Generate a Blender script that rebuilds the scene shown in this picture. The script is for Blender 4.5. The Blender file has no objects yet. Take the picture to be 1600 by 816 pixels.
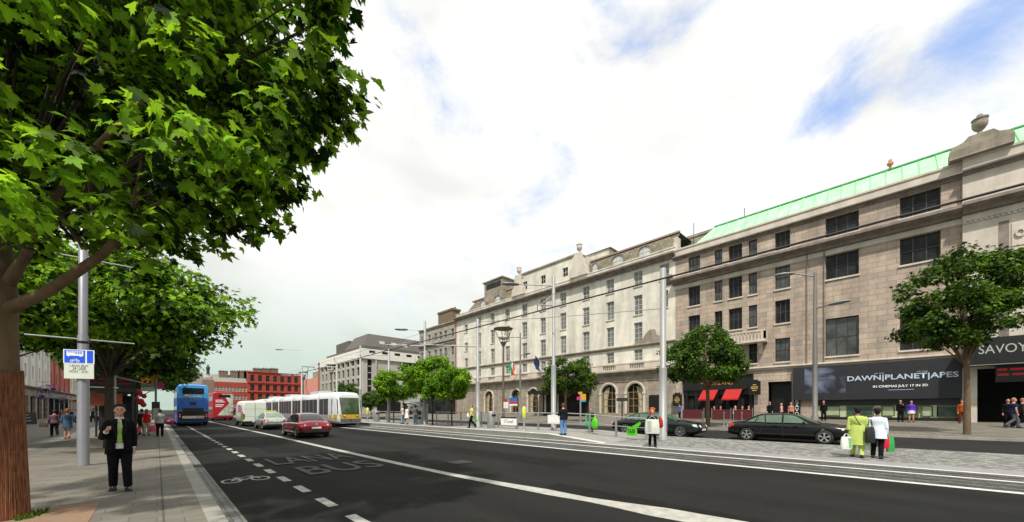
import bpy, bmesh, math, random
import numpy as np
from mathutils import Vector, Matrix
R = math.radians
random.seed(7)
scene = bpy.context.scene
COL = scene.collection
# ---------------------------------------------------------------- camera
cam_d = bpy.data.cameras.new("camera"); cam = bpy.data.objects.new("camera", cam_d); COL.objects.link(cam)
cam_d.sensor_fit = 'HORIZONTAL'; cam_d.sensor_width = 36.0
cam_d.lens = 570 / 1600 * 36.0
cam_d.shift_y = 232 / 1600
cam_d.clip_end = 3000; cam_d.clip_start = 0.1
YAW = 44.23
cam.location = (0, 0, 1.65); cam.rotation_euler = (R(90), 0, R(-YAW))
scene.camera = cam
scene.render.resolution_x = 1024; scene.render.resolution_y = 522
# ---------------------------------------------------------------- sky and sun
SUN_EL, SUN_AZ = 56.0, 234.5         # azimuth clockwise from +Y: the sun stands behind and to the left
world = bpy.data.worlds.new("World"); scene.world = world; world.use_nodes = True
nt = world.node_tree; nt.nodes.clear()
def N(t, **k):
    n = nt.nodes.new(t)
    for a, b in k.items(): setattr(n, a, b)
    return n
out = N('ShaderNodeOutputWorld'); bg = N('ShaderNodeBackground'); bg.inputs['Strength'].default_value = 0.1
sky = N('ShaderNodeTexSky', sky_type='NISHITA', sun_disc=False)
sky.sun_elevation = R(SUN_EL); sky.sun_rotation = R(SUN_AZ); sky.dust_density = 1.5
tc = N('ShaderNodeTexCoord')
def dirv(px, py):                      # world direction of a place in the sky
    a = R(YAW); c, s = math.cos(a), math.sin(a); x = (px - 800) / 570; z = (640 - py) / 570
    return Vector((x * c + s, -x * s + c, z)).normalized()
# cloud cover: noise over the sky dome
mp = N('ShaderNodeMapping'); mp.inputs['Scale'].default_value = (1, 1, 1.7)
n1 = N('ShaderNodeTexNoise'); n1.inputs['Scale'].default_value = 2.6; n1.inputs['Detail'].default_value = 9; n1.inputs['Roughness'].default_value = .62; n1.inputs['Distortion'].default_value = .35
nt.links.new(tc.outputs['Generated'], mp.inputs[0]); nt.links.new(mp.outputs[0], n1.inputs['Vector'])
# an opening in the clouds, to the right and high up
dp = N('ShaderNodeVectorMath', operation='DOT_PRODUCT'); dp.inputs[1].default_value = dirv(1420, -30)
nt.links.new(tc.outputs['Generated'], dp.inputs[0])
mr = N('ShaderNodeMapRange'); mr.inputs[1].default_value = .86; mr.inputs[2].default_value = 1.0; mr.inputs[3].default_value = 0; mr.inputs[4].default_value = .03
nt.links.new(dp.outputs['Value'], mr.inputs[0])
tot = mr.outputs[0]
for (px_, py_, lo_, amp_) in ((1390, 20, .978, .165), (1600, 85, .990, .12), (1010, 0, .993, .10), (1290, 130, .994, .09)):
    d2 = N('ShaderNodeVectorMath', operation='DOT_PRODUCT'); d2.inputs[1].default_value = dirv(px_, py_); nt.links.new(tc.outputs['Generated'], d2.inputs[0])
    m2 = N('ShaderNodeMapRange', interpolation_type='SMOOTHSTEP'); m2.inputs[1].default_value = lo_; m2.inputs[2].default_value = 1.0; m2.inputs[4].default_value = amp_; nt.links.new(d2.outputs['Value'], m2.inputs[0])
    ad = N('ShaderNodeMath', operation='ADD'); nt.links.new(tot, ad.inputs[0]); nt.links.new(m2.outputs[0], ad.inputs[1]); tot = ad.outputs[0]
sb = N('ShaderNodeMath', operation='SUBTRACT'); nt.links.new(n1.outputs['Fac'], sb.inputs[0]); nt.links.new(tot, sb.inputs[1])
cov = N('ShaderNodeMapRange', interpolation_type='SMOOTHSTEP'); cov.inputs[1].default_value = .17; cov.inputs[2].default_value = .40
nt.links.new(sb.outputs[0], cov.inputs[0])
# cloud shade: white above, paler grey-green towards the horizon and in soft patches
sx = N('ShaderNodeSeparateXYZ'); nt.links.new(tc.outputs['Generated'], sx.inputs[0])
hz = N('ShaderNodeMapRange', interpolation_type='SMOOTHSTEP'); hz.inputs[1].default_value = -.02; hz.inputs[2].default_value = .42
nt.links.new(sx.outputs['Z'], hz.inputs[0])
cr = N('ShaderNodeMix', data_type='RGBA'); cr.inputs[6].default_value = (4.9, 6.2, 5.4, 1); cr.inputs[7].default_value = (9.3, 9.3, 9.05, 1)
nt.links.new(hz.outputs[0], cr.inputs[0])
n2 = N('ShaderNodeTexNoise'); n2.inputs['Scale'].default_value = 3.1; n2.inputs['Detail'].default_value = 6; n2.inputs['Distortion'].default_value = .3
nt.links.new(mp.outputs[0], n2.inputs['Vector'])
g = N('ShaderNodeMapRange', interpolation_type='SMOOTHSTEP'); g.inputs[1].default_value = .46; g.inputs[2].default_value = .72; g.inputs[3].default_value = 1.02; g.inputs[4].default_value = .86
nt.links.new(n2.outputs['Fac'], g.inputs[0])
ml = N('ShaderNodeVectorMath', operation='SCALE'); nt.links.new(cr.outputs[2], ml.inputs[0]); nt.links.new(g.outputs[0], ml.inputs['Scale'])
bl = N('ShaderNodeVectorMath', operation='MULTIPLY_ADD'); nt.links.new(sky.outputs[0], bl.inputs[0])
bl.inputs[1].default_value = (1.5, 1.25, 1.2); bl.inputs[2].default_value = (1.9, 2.9, 4.9)
mx = N('ShaderNodeMix', data_type='RGBA'); nt.links.new(cov.outputs[0], mx.inputs[0]); nt.links.new(bl.outputs[0], mx.inputs[6]); nt.links.new(ml.outputs[0], mx.inputs[7])
nt.links.new(mx.outputs[2], bg.inputs[0]); nt.links.new(bg.outputs[0], out.inputs[0])
sd = bpy.data.lights.new("sun", 'SUN'); sd.energy = 4.3; sd.angle = R(2); sd.color = (1, .95, .87)
sun = bpy.data.objects.new("sun", sd); COL.objects.link(sun)
_e, _a = R(SUN_EL), R(SUN_AZ)
sdir = Vector((math.sin(_a) * math.cos(_e), math.cos(_a) * math.cos(_e), math.sin(_e)))
sun.rotation_euler = sdir.to_track_quat('Z', 'Y').to_euler()
vs = scene.view_settings; vs.view_transform = 'Standard'; vs.look = 'None'; vs.gamma = 1; vs.exposure = 0.18; vs.use_curve_mapping = False

# ---------------------------------------------------------------- measuring the photograph (camera at the origin, street along +Y)
CA, SA = math.cos(R(YAW)), math.sin(R(YAW))
def YX(px, X):
    t = (px - 800) / 570; return X * (CA - t * SA) / (SA + t * CA)
def XY(px, Y):
    t = (px - 800) / 570; return Y * (SA + t * CA) / (CA - t * SA)
def dep(X, Y): return Y * CA + X * SA
def ZP(py, X, Y): return 1.65 + (640 - py) * dep(X, Y) / 570
def G(px, py, z=0.0):
    d = 570 * (1.65 - z) / (py - 640); xr = (px - 800) / 570 * d
    return Vector((xr * CA + d * SA, -xr * SA + d * CA, z))
# height of the ground across the street: road, tracks, median, far road, far pavement
PROF = [(-60, 0), (.54, 0), (.84, -.02), (.9, -.09), (5, -.04), (12, 0), (15.3, .0), (16.4, .03), (20.9, .13), (21.0, .05), (27.9, .2), (28.0, .32), (28.3, .33), (43, .72), (90, .8)]
def zg(X):
    for (a, za), (b, zb) in zip(PROF, PROF[1:]):
        if X <= b: return za + (zb - za) * (X - a) / (b - a)
    return .8
# ---------------------------------------------------------------- materials
MATS = {}
def mat(name, col, rough=.7, metal=0, var=.12, scale=3.0, bump=0, bscale=40, spec=.5, emit=None, es=1, tex=None, coat=0, stretch=(1, 1, 1)):
    if name in MATS: return MATS[name]
    m = bpy.data.materials.new(name); m.use_nodes = True; t = m.node_tree; b = t.nodes['Principled BSDF']
    b.inputs['Roughness'].default_value = rough; b.inputs['Metallic'].default_value = metal
    b.inputs['Specular IOR Level'].default_value = spec; b.inputs['Coat Weight'].default_value = coat
    b.inputs['Coat Roughness'].default_value = .06
    c = (*col, 1); ge = t.nodes.new('ShaderNodeNewGeometry'); tcn = t.nodes.new('ShaderNodeTexCoord')
    mpn = t.nodes.new('ShaderNodeMapping'); mpn.inputs['Scale'].default_value = stretch
    t.links.new(tcn.outputs['Object'], mpn.inputs[0])
    n = t.nodes.new('ShaderNodeTexNoise'); n.inputs['Scale'].default_value = scale; n.inputs['Detail'].default_value = 6; n.inputs['Roughness'].default_value = .65
    t.links.new(mpn.outputs[0], n.inputs['Vector'])
    mrn = t.nodes.new('ShaderNodeMapRange'); mrn.inputs[1].default_value = .25; mrn.inputs[2].default_value = .75
    mrn.inputs[3].default_value = 1 - var; mrn.inputs[4].default_value = 1 + var
    t.links.new(n.outputs['Fac'], mrn.inputs[0])
    sc = t.nodes.new('ShaderNodeVectorMath'); sc.operation = 'SCALE'; sc.inputs[0].default_value = col
    t.links.new(mrn.outputs[0], sc.inputs['Scale']); last = sc.outputs[0]
    if tex: last = tex(t, last, b)
    t.links.new(last, b.inputs['Base Color'])
    if bump:
        bn = t.nodes.new('ShaderNodeTexNoise'); bn.inputs['Scale'].default_value = bscale; bn.inputs['Detail'].default_value = 4
        t.links.new(mpn.outputs[0], bn.inputs['Vector'])
        bp = t.nodes.new('ShaderNodeBump'); bp.inputs['Strength'].default_value = bump; bp.inputs['Distance'].default_value = .02
        t.links.new(bn.outputs['Fac'], bp.inputs['Height']); t.links.new(bp.outputs[0], b.inputs['Normal'])
    if emit: b.inputs['Emission Color'].default_value = (*emit, 1); b.inputs['Emission Strength'].default_value = es
    MATS[name] = m; return m
def brick_tex(bw, bh, mortar, mcol, plane='yz', jitter=.18, offset=.5, tint=None, off=.5, stain=0, stain_z=None):
    """courses of stone / slabs / setts in the surface's own plane"""
    def f(t, src, b):
        ge = t.nodes.new('ShaderNodeNewGeometry'); sp = t.nodes.new('ShaderNodeSeparateXYZ'); cb = t.nodes.new('ShaderNodeCombineXYZ')
        t.links.new(ge.outputs['Position'], sp.inputs[0])
        u, v = {'yz': ('Y', 'Z'), 'xz': ('X', 'Z'), 'xy': ('Y', 'X'), 'yx': ('X', 'Y')}[plane]
        t.links.new(sp.outputs[u], cb.inputs[0]); t.links.new(sp.outputs[v], cb.inputs[1])
        br = t.nodes.new('ShaderNodeTexBrick'); br.inputs['Scale'].default_value = 1; br.offset = off
        br.inputs['Brick Width'].default_value = bw; br.inputs['Row Height'].default_value = bh; br.inputs['Mortar Size'].default_value = mortar
        br.inputs['Mortar Smooth'].default_value = .3
        br.inputs['Color1'].default_value = (1 - jitter,) * 3 + (1,); br.inputs['Color2'].default_value = (1 + jitter,) * 3 + (1,)
        if tint: br.inputs['Color2'].default_value = (*tint, 1)
        br.inputs['Mortar'].default_value = (mcol, mcol, mcol, 1)
        t.links.new(cb.outputs[0], br.inputs['Vector'])
        mu = t.nodes.new('ShaderNodeVectorMath'); mu.operation = 'MULTIPLY'
        t.links.new(src, mu.inputs[0]); t.links.new(br.outputs['Color'], mu.inputs[1]); o = mu.outputs[0]
        if stain:       # rain streaks and soot, drawn out downwards
            mp2 = t.nodes.new('ShaderNodeMapping'); mp2.inputs['Scale'].default_value = (.35, .35, .07) if plane in ('yz', 'xz') else (.2, .2, .2)
            t.links.new(ge.outputs['Position'], mp2.inputs[0])
            ns = t.nodes.new('ShaderNodeTexNoise'); ns.inputs['Scale'].default_value = 2.2; ns.inputs['Detail'].default_value = 7; ns.inputs['Roughness'].default_value = .7
            t.links.new(mp2.outputs[0], ns.inputs['Vector'])
            m3 = t.nodes.new('ShaderNodeMapRange'); m3.inputs[1].default_value = .35; m3.inputs[2].default_value = .7; m3.inputs[3].default_value = 1.08; m3.inputs[4].default_value = 1 - stain
            t.links.new(ns.outputs['Fac'], m3.inputs[0])
            s2 = t.nodes.new('ShaderNodeVectorMath'); s2.operation = 'SCALE'; t.links.new(o, s2.inputs[0]); t.links.new(m3.outputs[0], s2.inputs['Scale']); o = s2.outputs[0]
        return o
    return f
M = {}
M['stone_grey'] = mat('ashlar_grey', (.40, .335, .275), .85, var=.16, scale=.9, bump=.25, bscale=14, tex=brick_tex(1.1, .45, .018, .5, jitter=.15, tint=(1.18, 1.10, 1.04), stain=.34))
M['stone_pale'] = mat('ashlar_pale', (.55, .495, .42), .85, var=.08, scale=.7, bump=.15, bscale=14, tex=brick_tex(1.2, .5, .008, .8, jitter=.05, stain=.22))
M['stone_cream'] = mat('cream_stone', (.655, .62, .53), .85, var=.10, scale=.6, bump=.12, bscale=14, tex=brick_tex(1.2, .5, .005, .88, jitter=.05, stain=.34))
M['stone_dirty'] = mat('weathered_stone', (.29, .25, .195), .9, var=.3, scale=1.6, bump=.3, bscale=10, tex=brick_tex(1.2, .45, .01, .7, jitter=.12, stain=.35))
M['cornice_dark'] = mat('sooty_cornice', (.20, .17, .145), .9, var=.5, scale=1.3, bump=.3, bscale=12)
M['granite_c'] = mat('granite_ashlar', (.33, .305, .26), .85, var=.2, scale=.9, tex=brick_tex(.9, .4, .012, .7, jitter=.14, stain=.3))
M['concrete'] = mat('pale_concrete', (.40, .385, .34), .85, var=.12, scale=.5, bump=.1)
M['concrete_white'] = mat('white_render_band', (.66, .65, .58), .8, var=.08, scale=.5)
M['slate'] = mat('mansard_slate', (.13, .12, .11), .8, var=.4, scale=2.0, tex=brick_tex(.5, .28, .015, .5, jitter=.25))
M['roof_tile'] = mat('mossy_roof_tiles', (.17, .15, .10), .9, var=.35, scale=2.0, bump=.5, bscale=8, tex=brick_tex(.4, .3, .03, .35, jitter=.3))
M['copper'] = mat('green_copper_roof', (.33, .72, .37), .6, var=.30, scale=1.3, stretch=(1, 1, .2))
M['redbrick'] = mat('red_brick', (.35, .05, .028), .9, var=.14, scale=.3, tex=brick_tex(.5, .15, .02, .8, plane='xz', jitter=.12))
M['pinkwall'] = mat('pink_render', (.52, .22, .17), .9, var=.1)
M['frame_dark'] = mat('dark_window_frame', (.03, .03, .032), .5)
M['frame_white'] = mat('white_window_frame', (.62, .62, .57), .5)
M['glass'] = mat('window_glass', (.022, .024, .024), .12, var=.9, scale=.8, spec=.10, bump=.35, bscale=1.1)
M['glass_b'] = mat('window_glass_painted_reflection', (.06, .062, .058), .12, var=1.0, scale=.9, spec=.5, bump=.5, bscale=1.3)  # paler mottled base colour paints light reflections into some panes
M['glass_light'] = mat('window_glass_with_blinds', (.13, .135, .125), .15, var=.8, scale=.5, spec=.6)
M['black_front'] = mat('black_painted_front', (.010, .010, .010), .35, var=.3)
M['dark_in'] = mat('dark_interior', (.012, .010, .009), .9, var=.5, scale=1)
M['galv'] = mat('galvanised_steel', (.36, .37, .36), .42, metal=.5, var=.12, scale=2, bump=.05, stretch=(1, 1, .2))
M['steel_pale'] = mat('pale_grey_painted_steel', (.27, .275, .27), .5, metal=.2, var=.1, scale=2, stretch=(1, 1, .2))  # painted steel of poles and fittings, in its own even grey
M['brownpole'] = mat('brown_lamp_paint', (.11, .085, .065), .5, var=.15)
M['rail_steel'] = mat('brushed_rail_steel', (.5, .5, .49), .35, metal=.7, var=.1)
M['black'] = mat('black_rubber', (.012, .012, .012), .7, var=.2)
M['blackgloss'] = mat('black_gloss', (.008, .008, .010), .2, var=.1)
M['chrome'] = mat('alloy', (.62, .62, .62), .25, metal=.9, var=.05)
M['white'] = mat('white_paint', (.78, .78, .76), .5, var=.04)
M['red'] = mat('red_fabric', (.36, .008, .008), .8, var=.12)
M['skin'] = mat('skin', (.52, .27, .19), .55, var=.06, scale=8)
M['wire'] = mat('cable_black', (.012, .012, .012), .6)
# ---------------------------------------------------------------- mesh building
class MB:
    def __init__(s): s.v = []; s.f = []; s.m = []; s.sm = []
    def add(s, vs, fs, mi=0, smooth=False):
        o = len(s.v); s.v += [tuple(v) for v in vs]
        for f in fs: s.f.append(tuple(i + o for i in f)); s.m.append(mi); s.sm.append(smooth)
        return s
    def box(s, x0, x1, y0, y1, z0, z1, mi=0):
        return s.add([(x0, y0, z0), (x1, y0, z0), (x1, y1, z0), (x0, y1, z0), (x0, y0, z1), (x1, y0, z1), (x1, y1, z1), (x0, y1, z1)],
                     [(0, 3, 2, 1), (4, 5, 6, 7), (0, 1, 5, 4), (1, 2, 6, 5), (2, 3, 7, 6), (3, 0, 4, 7)], mi)
    def mbox(s, T, u0, u1, z0, z1, w0, w1, mi=0):     # box in a facade's frame: u along, w into the wall
        P = [T(u, z, w) for w in (w0, w1) for (u, z) in ((u0, z0), (u1, z0), (u1, z1), (u0, z1))]
        return s.add(P, [(0, 1, 2, 3), (7, 6, 5, 4), (0, 4, 5, 1), (1, 5, 6, 2), (2, 6, 7, 3), (3, 7, 4, 0)], mi)
    def quad(s, *p, mi=0): return s.add(p, [tuple(range(len(p)))], mi)
    def tube(s, pts, rad, n=8, mi=0, cap=True, smooth=True):
        pts = [Vector(p) for p in pts]
        if not hasattr(rad, '__len__'): rad = [rad] * len(pts)
        V = []; ref = None
        for i, p in enumerate(pts):
            d = (pts[min(i + 1, len(pts) - 1)] - pts[max(i - 1, 0)]).normalized()
            a = Vector((0, 0, 1)) if abs(d.z) < .95 else Vector((1, 0, 0))
            if ref is not None: a = ref
            x = (a - d * a.dot(d)).normalized(); y = d.cross(x); ref = x
            V += [p + (x * math.cos(2 * math.pi * k / n) + y * math.sin(2 * math.pi * k / n)) * rad[i] for k in range(n)]
        F = [(i * n + k, i * n + (k + 1) % n, (i + 1) * n + (k + 1) % n, (i + 1) * n + k) for i in range(len(pts) - 1) for k in range(n)]
        s.add(V, F, mi, smooth)
        if cap: s.add(V[:n], [tuple(range(n))[::-1]], mi); s.add(V[-n:], [tuple(range(n))], mi)
        return s
    def lathe(s, prof, c=(0, 0, 0), n=16, mi=0, smooth=True, sx=1, sy=1):
        c = Vector(c); V = []
        for r, z in prof: V += [c + Vector((r * sx * math.cos(2 * math.pi * k / n), r * sy * math.sin(2 * math.pi * k / n), z)) for k in range(n)]
        F = [(i * n + k, i * n + (k + 1) % n, (i + 1) * n + (k + 1) % n, (i + 1) * n + k) for i in range(len(prof) - 1) for k in range(n)]
        s.add(V, F, mi, smooth)
        s.add(V[:n], [tuple(range(n))[::-1]], mi); s.add(V[-n:], [tuple(range(n))], mi)
        return s
    def loft(s, rings, mi=0, smooth=True, cap=True):
        n = len(rings[0]); V = [v for r in rings for v in r]
        F = [(i * n + k, i * n + (k + 1) % n, (i + 1) * n + (k + 1) % n, (i + 1) * n + k) for i in range(len(rings) - 1) for k in range(n)]
        s.add(V, F, mi, smooth)
        if cap: s.add(rings[0], [tuple(range(n))[::-1]], mi); s.add(rings[-1], [tuple(range(n))], mi)
        return s
    def ball(s, c, r, n=12, mi=0, sc=(1, 1, 1)):
        c = Vector(c); rings = []
        for i in range(n // 2 + 1):
            a = -math.pi / 2 + math.pi * i / (n // 2); rr = max(math.cos(a), .02) * r
            rings.append([c + Vector((rr * sc[0] * math.cos(2 * math.pi * k / n), rr * sc[1] * math.sin(2 * math.pi * k / n), r * sc[2] * math.sin(a))) for k in range(n)])
        return s.loft(rings, mi)
    def prism(s, poly, a, b, f, mi=0):      # polygon of (p,q) swept from a to b; f(p,q,t)->xyz
        n = len(poly); V = [f(p, q, a) for p, q in poly] + [f(p, q, b) for p, q in poly]
        return s.add(V, [tuple(range(n))[::-1], tuple(range(n, 2 * n))] + [(i, (i + 1) % n, n + (i + 1) % n, n + i) for i in range(n)], mi)
def woff(o):
    v = Vector((0, 0, 0))
    while o is not None: v += o.location; o = o.parent
    return v
def tag(o, label=None, cat=None, group=None, kind=None):
    if label: o['label'] = label
    if cat: o['category'] = cat
    if group: o['group'] = group
    if kind: o['kind'] = kind
    return o
def thing(name, label, cat, loc=(0, 0, 0), group=None):
    o = bpy.data.objects.new(name, None); o.empty_display_size = .2; COL.objects.link(o); o.location = loc
    return tag(o, label, cat, group)
def part(name, mb, mats, parent=None, label=None, loc=None):
    """link the collected shapes as ONE mesh object (vertices were given in world or prototype space)"""
    me = bpy.data.meshes.new(name); off = woff(parent) if parent else Vector((0, 0, 0))
    if loc is not None: off = Vector(loc)
    me.from_pydata([(v[0] - off.x, v[1] - off.y, v[2] - off.z) for v in mb.v], [], mb.f)
    if not isinstance(mats, (list, tuple)): mats = [mats]
    for m in mats: me.materials.append(m)
    me.polygons.foreach_set('material_index', mb.m); me.polygons.foreach_set('use_smooth', mb.sm); me.update()
    o = bpy.data.objects.new(name, me); COL.objects.link(o)
    if parent: o.parent = parent
    elif loc is not None: o.location = loc
    if label: o['label'] = label
    return o
def single(name, mb, mats, label, cat, loc, group=None):
    return tag(part(name, mb, mats, loc=loc), label, cat, group)
def struct(name, mb, mats): return tag(part(name, mb, mats), kind='structure')
def copy_tree(o, parent=None):
    c = o.copy(); COL.objects.link(c); c.parent = parent
    for ch in list(o.children): copy_tree(ch, c)
    return c
def place(o, loc, rz=0, label=None, group=None):
    o.location = loc; o.rotation_euler = (0, 0, rz)
    if label: o['label'] = label
    if group: o['group'] = group
    return o
def bake(o):
    dg = bpy.context.evaluated_depsgraph_get(); dg.update()
    me = bpy.data.meshes.new_from_object(o.evaluated_get(dg), depsgraph=dg)
    o.modifiers.clear(); o.data = me; return o
def text(name, body, width, height, m, origin, ux, uz, parent, ext=.01, align='LEFT', shear=0, bold=0):
    """lettering fitted to width x height, origin = lower left corner, ux / uz = directions of writing and up"""
    cu = bpy.data.curves.new(name, 'FONT'); cu.body = body; cu.size = 1; cu.extrude = 0; cu.offset = bold; cu.shear = shear; cu.resolution_u = 3
    t = bpy.data.objects.new(name, cu); COL.objects.link(t)
    dg = bpy.context.evaluated_depsgraph_get(); dg.update()
    me = bpy.data.meshes.new_from_object(t.evaluated_get(dg), depsgraph=dg); bpy.data.objects.remove(t)
    co = np.empty(len(me.vertices) * 3); me.vertices.foreach_get('co', co); co = co.reshape(-1, 3)
    lo, hi = co.min(0), co.max(0); co[:, 0] = (co[:, 0] - lo[0]) / (hi[0] - lo[0]) * width; co[:, 1] = (co[:, 1] - lo[1]) / (hi[1] - lo[1]) * height
    ux = Vector(ux).normalized(); uz = Vector(uz).normalized(); off = woff(parent) if parent else Vector((0, 0, 0)); og = Vector(origin) - off
    w = np.array(og)[None] + co[:, :1] * np.array(ux)[None] + co[:, 1:2] * np.array(uz)[None]
    me.vertices.foreach_set('co', w.ravel()); me.materials.clear(); me.materials.append(m); me.update()
    o = bpy.data.objects.new(name, me); COL.objects.link(o); o.parent = parent; return o
# ================================================================ the ground
def slabs_tex(*a, **k): return brick_tex(*a, **k)
M['pave'] = mat('pavement_slabs', (.158, .144, .117), .8, var=.22, scale=.9, bump=.12, bscale=60, tex=brick_tex(.6, .3, .008, .55, plane='yx', jitter=.12, stain=.28))
M['kerb'] = mat('kerb_granite', (.255, .245, .215), .8, var=.15, scale=4, tex=brick_tex(.9, 5, .012, .5, plane='xy', jitter=.1))
M['channel'] = mat('channel_setts', (.15, .147, .138), .8, var=.25, scale=3, tex=brick_tex(.2, .105, .012, .45, plane='xy', jitter=.15))
def aged(t, src, b):                  # tyre-polished tracks, patches and fine cracks in the tarmac
    ge = t.nodes.new('ShaderNodeNewGeometry'); sp = t.nodes.new('ShaderNodeSeparateXYZ'); t.links.new(ge.outputs['Position'], sp.inputs[0])
    w = t.nodes.new('ShaderNodeMath'); w.operation = 'SINE'; m = t.nodes.new('ShaderNodeMath'); m.operation = 'MULTIPLY_ADD'; m.inputs[1].default_value = 3.7; m.inputs[2].default_value = .8
    t.links.new(sp.outputs['X'], m.inputs[0]); t.links.new(m.outputs[0], w.inputs[0])
    v = t.nodes.new('ShaderNodeTexVoronoi'); v.feature = 'DISTANCE_TO_EDGE'; v.inputs['Scale'].default_value = .33
    n = t.nodes.new('ShaderNodeTexNoise'); n.inputs['Scale'].default_value = 1.6; n.inputs['Detail'].default_value = 5; t.links.new(ge.outputs['Position'], n.inputs['Vector'])
    ad = t.nodes.new('ShaderNodeVectorMath'); ad.operation = 'MULTIPLY_ADD'; ad.inputs[1].default_value = (1.6, 1.6, 0); t.links.new(n.outputs['Color'], ad.inputs[0]); t.links.new(ge.outputs['Position'], ad.inputs[2]); t.links.new(ad.outputs[0], v.inputs['Vector'])
    c = t.nodes.new('ShaderNodeMapRange'); c.inputs[1].default_value = 0; c.inputs[2].default_value = .006; c.inputs[3].default_value = .72; c.inputs[4].default_value = 1; t.links.new(v.outputs['Distance'], c.inputs[0])
    q = t.nodes.new('ShaderNodeMath'); q.operation = 'MULTIPLY_ADD'; q.inputs[1].default_value = .09; q.inputs[2].default_value = 1; t.links.new(w.outputs[0], q.inputs[0])
    f = t.nodes.new('ShaderNodeTexNoise'); f.inputs['Scale'].default_value = 45; f.inputs['Detail'].default_value = 3; t.links.new(ge.outputs['Position'], f.inputs['Vector'])
    fr = t.nodes.new('ShaderNodeMapRange'); fr.inputs[1].default_value = .35; fr.inputs[2].default_value = .7; fr.inputs[3].default_value = .8; fr.inputs[4].default_value = 1.45; t.links.new(f.outputs['Fac'], fr.inputs[0])
    a = t.nodes.new('ShaderNodeMath'); a.operation = 'MULTIPLY'; t.links.new(c.outputs[0], a.inputs[0]); t.links.new(q.outputs[0], a.inputs[1]); a2 = t.nodes.new('ShaderNodeMath'); a2.operation = 'MULTIPLY'; t.links.new(a.outputs[0], a2.inputs[0]); t.links.new(fr.outputs[0], a2.inputs[1])
    s = t.nodes.new('ShaderNodeVectorMath'); s.operation = 'SCALE'; t.links.new(src, s.inputs[0]); t.links.new(a2.outputs[0], s.inputs['Scale']); return s.outputs[0]
M['asphalt'] = mat('asphalt', (.0138, .0138, .0126), .92, var=.38, scale=.55, bump=.6, bscale=130, spec=.15, stretch=(1, .35, 1), tex=aged)
M['asphalt2'] = mat('asphalt_far', (.022, .022, .021), .92, var=.25, scale=.7, bump=.5, bscale=120, spec=.15)
M['setts'] = mat('track_setts', (.062, .060, .055), .8, var=1.25, scale=2.2, bump=.9, bscale=22, stretch=(3.2, .55, 1), tex=brick_tex(.24, .12, .018, .35, plane='xy', jitter=.45))
M['setts_pale'] = mat('pale_median_setts', (.19, .187, .172), .85, var=.75, scale=5, bump=.8, bscale=25, tex=brick_tex(.22, .11, .012, .66, plane='xy', jitter=.38))
M['slab_mauve'] = mat('smooth_grey_slabs', (.235, .225, .235), .8, var=.12, scale=1.5, tex=brick_tex(.9, .45, .006, .7, plane='xy', jitter=.06))
M['platform'] = mat('platform_paving', (.25, .245, .225), .85, var=.15, scale=1.2, bump=.2, bscale=50, tex=brick_tex(.4, .2, .008, .7, plane='xy', jitter=.08))
M['stripe'] = mat('pale_edge_stone', (.52, .52, .48), .8, var=.22, scale=3, bump=.3, bscale=40)
M['paint'] = mat('road_paint', (.36, .35, .31), .8, var=.3, scale=6, bump=.3, bscale=80)
def worn(t, src, b):                  # old paint: the asphalt shows through
    n = t.nodes.new('ShaderNodeTexNoise'); n.inputs['Scale'].default_value = 22; n.inputs['Detail'].default_value = 5
    r = t.nodes.new('ShaderNodeMapRange'); r.inputs[1].default_value = .42; r.inputs[2].default_value = .62; t.links.new(n.outputs['Fac'], r.inputs[0])
    x = t.nodes.new('ShaderNodeMix'); x.data_type = 'RGBA'; x.inputs[7].default_value = (.032, .032, .031, 1)
    t.links.new(r.outputs[0], x.inputs[0]); t.links.new(src, x.inputs[6]); return x.outputs[2]
M['paint_old'] = mat('worn_road_paint', (.06, .058, .054), .85, var=.3, scale=4, tex=worn)
M['pit'] = mat('reddish_resin_gravel', (.30, .19, .12), .95, var=.35, scale=60, bump=.8, bscale=200)
Y0, Y1 = -40, 190
def sheet(x0, x1, y0, y1, dz=0, ny=1, nx=1, zf=None):
    b = MB(); V = []; F = []
    zf = zf or (lambda x, y: zg(x))
    for j in range(ny + 1):
        for i in range(nx + 1):
            x = x0 + (x1 - x0) * i / nx; y = y0 + (y1 - y0) * j / ny; V.append((x, y, zf(x, y) + dz))
    for j in range(ny):
        for i in range(nx): a = j * (nx + 1) + i; F.append((a, a + 1, a + nx + 2, a + nx + 1))
    return b.add(V, F)
g_ = MB(); g_.quad((-1500, -1500, -.25), (1500, -1500, -.25), (1500, 1500, -.25), (-1500, 1500, -.25)); struct('ground', g_, M['asphalt2'])
b = sheet(-60, .54, Y0, Y1, 0, 1); struct('left_pavement', b, M['pave'])
b = MB(); b.quad((.54, Y0, 0), (.76, Y0, -.005), (.76, Y1, -.005), (.54, Y1, 0)); b.quad((.76, Y0, -.005), (.77, Y0, -.06), (.77, Y1, -.06), (.76, Y1, -.005)); struct('left_kerb', b, M['kerb'])
b = MB(); b.quad((.77, Y0, -.06), (1.0, Y0, -.075), (1.0, Y1, -.075), (.77, Y1, -.06)); struct('drainage_channel', b, M['channel'])
def rz(x): return -.075 + (x - 1.0) / (12.05 - 1.0) * .075
b = MB(); b.quad((1.0, Y0, rz(1)), (12.05, Y0, 0), (12.05, Y1, 0), (1.0, Y1, rz(1))); struct('road', b, M['asphalt'])
def mz(x, y):                          # median: flush in front, a low platform further up the street
    base = .0 + max(0, (x - 15.4)) * .022
    t = min(1, max(0, (y - 9.5) / 3.5)); return base * (1 - t) + .30 * t
def Gm(px, X=None, Y=None): ...
b = sheet(12.05, 15.4, Y0, Y1, 0, 1, zf=lambda x, y: 0); struct('tram_track_bed', b, M['setts'])
for i, (x, w) in enumerate(((12.16, .12), (13.98, .10), (15.28, .12))):
    b = sheet(x - w, x + w, Y0, Y1, .006, 1, zf=lambda x, y: 0); struct('track_edge_strip', b, M['stripe'])
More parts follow.
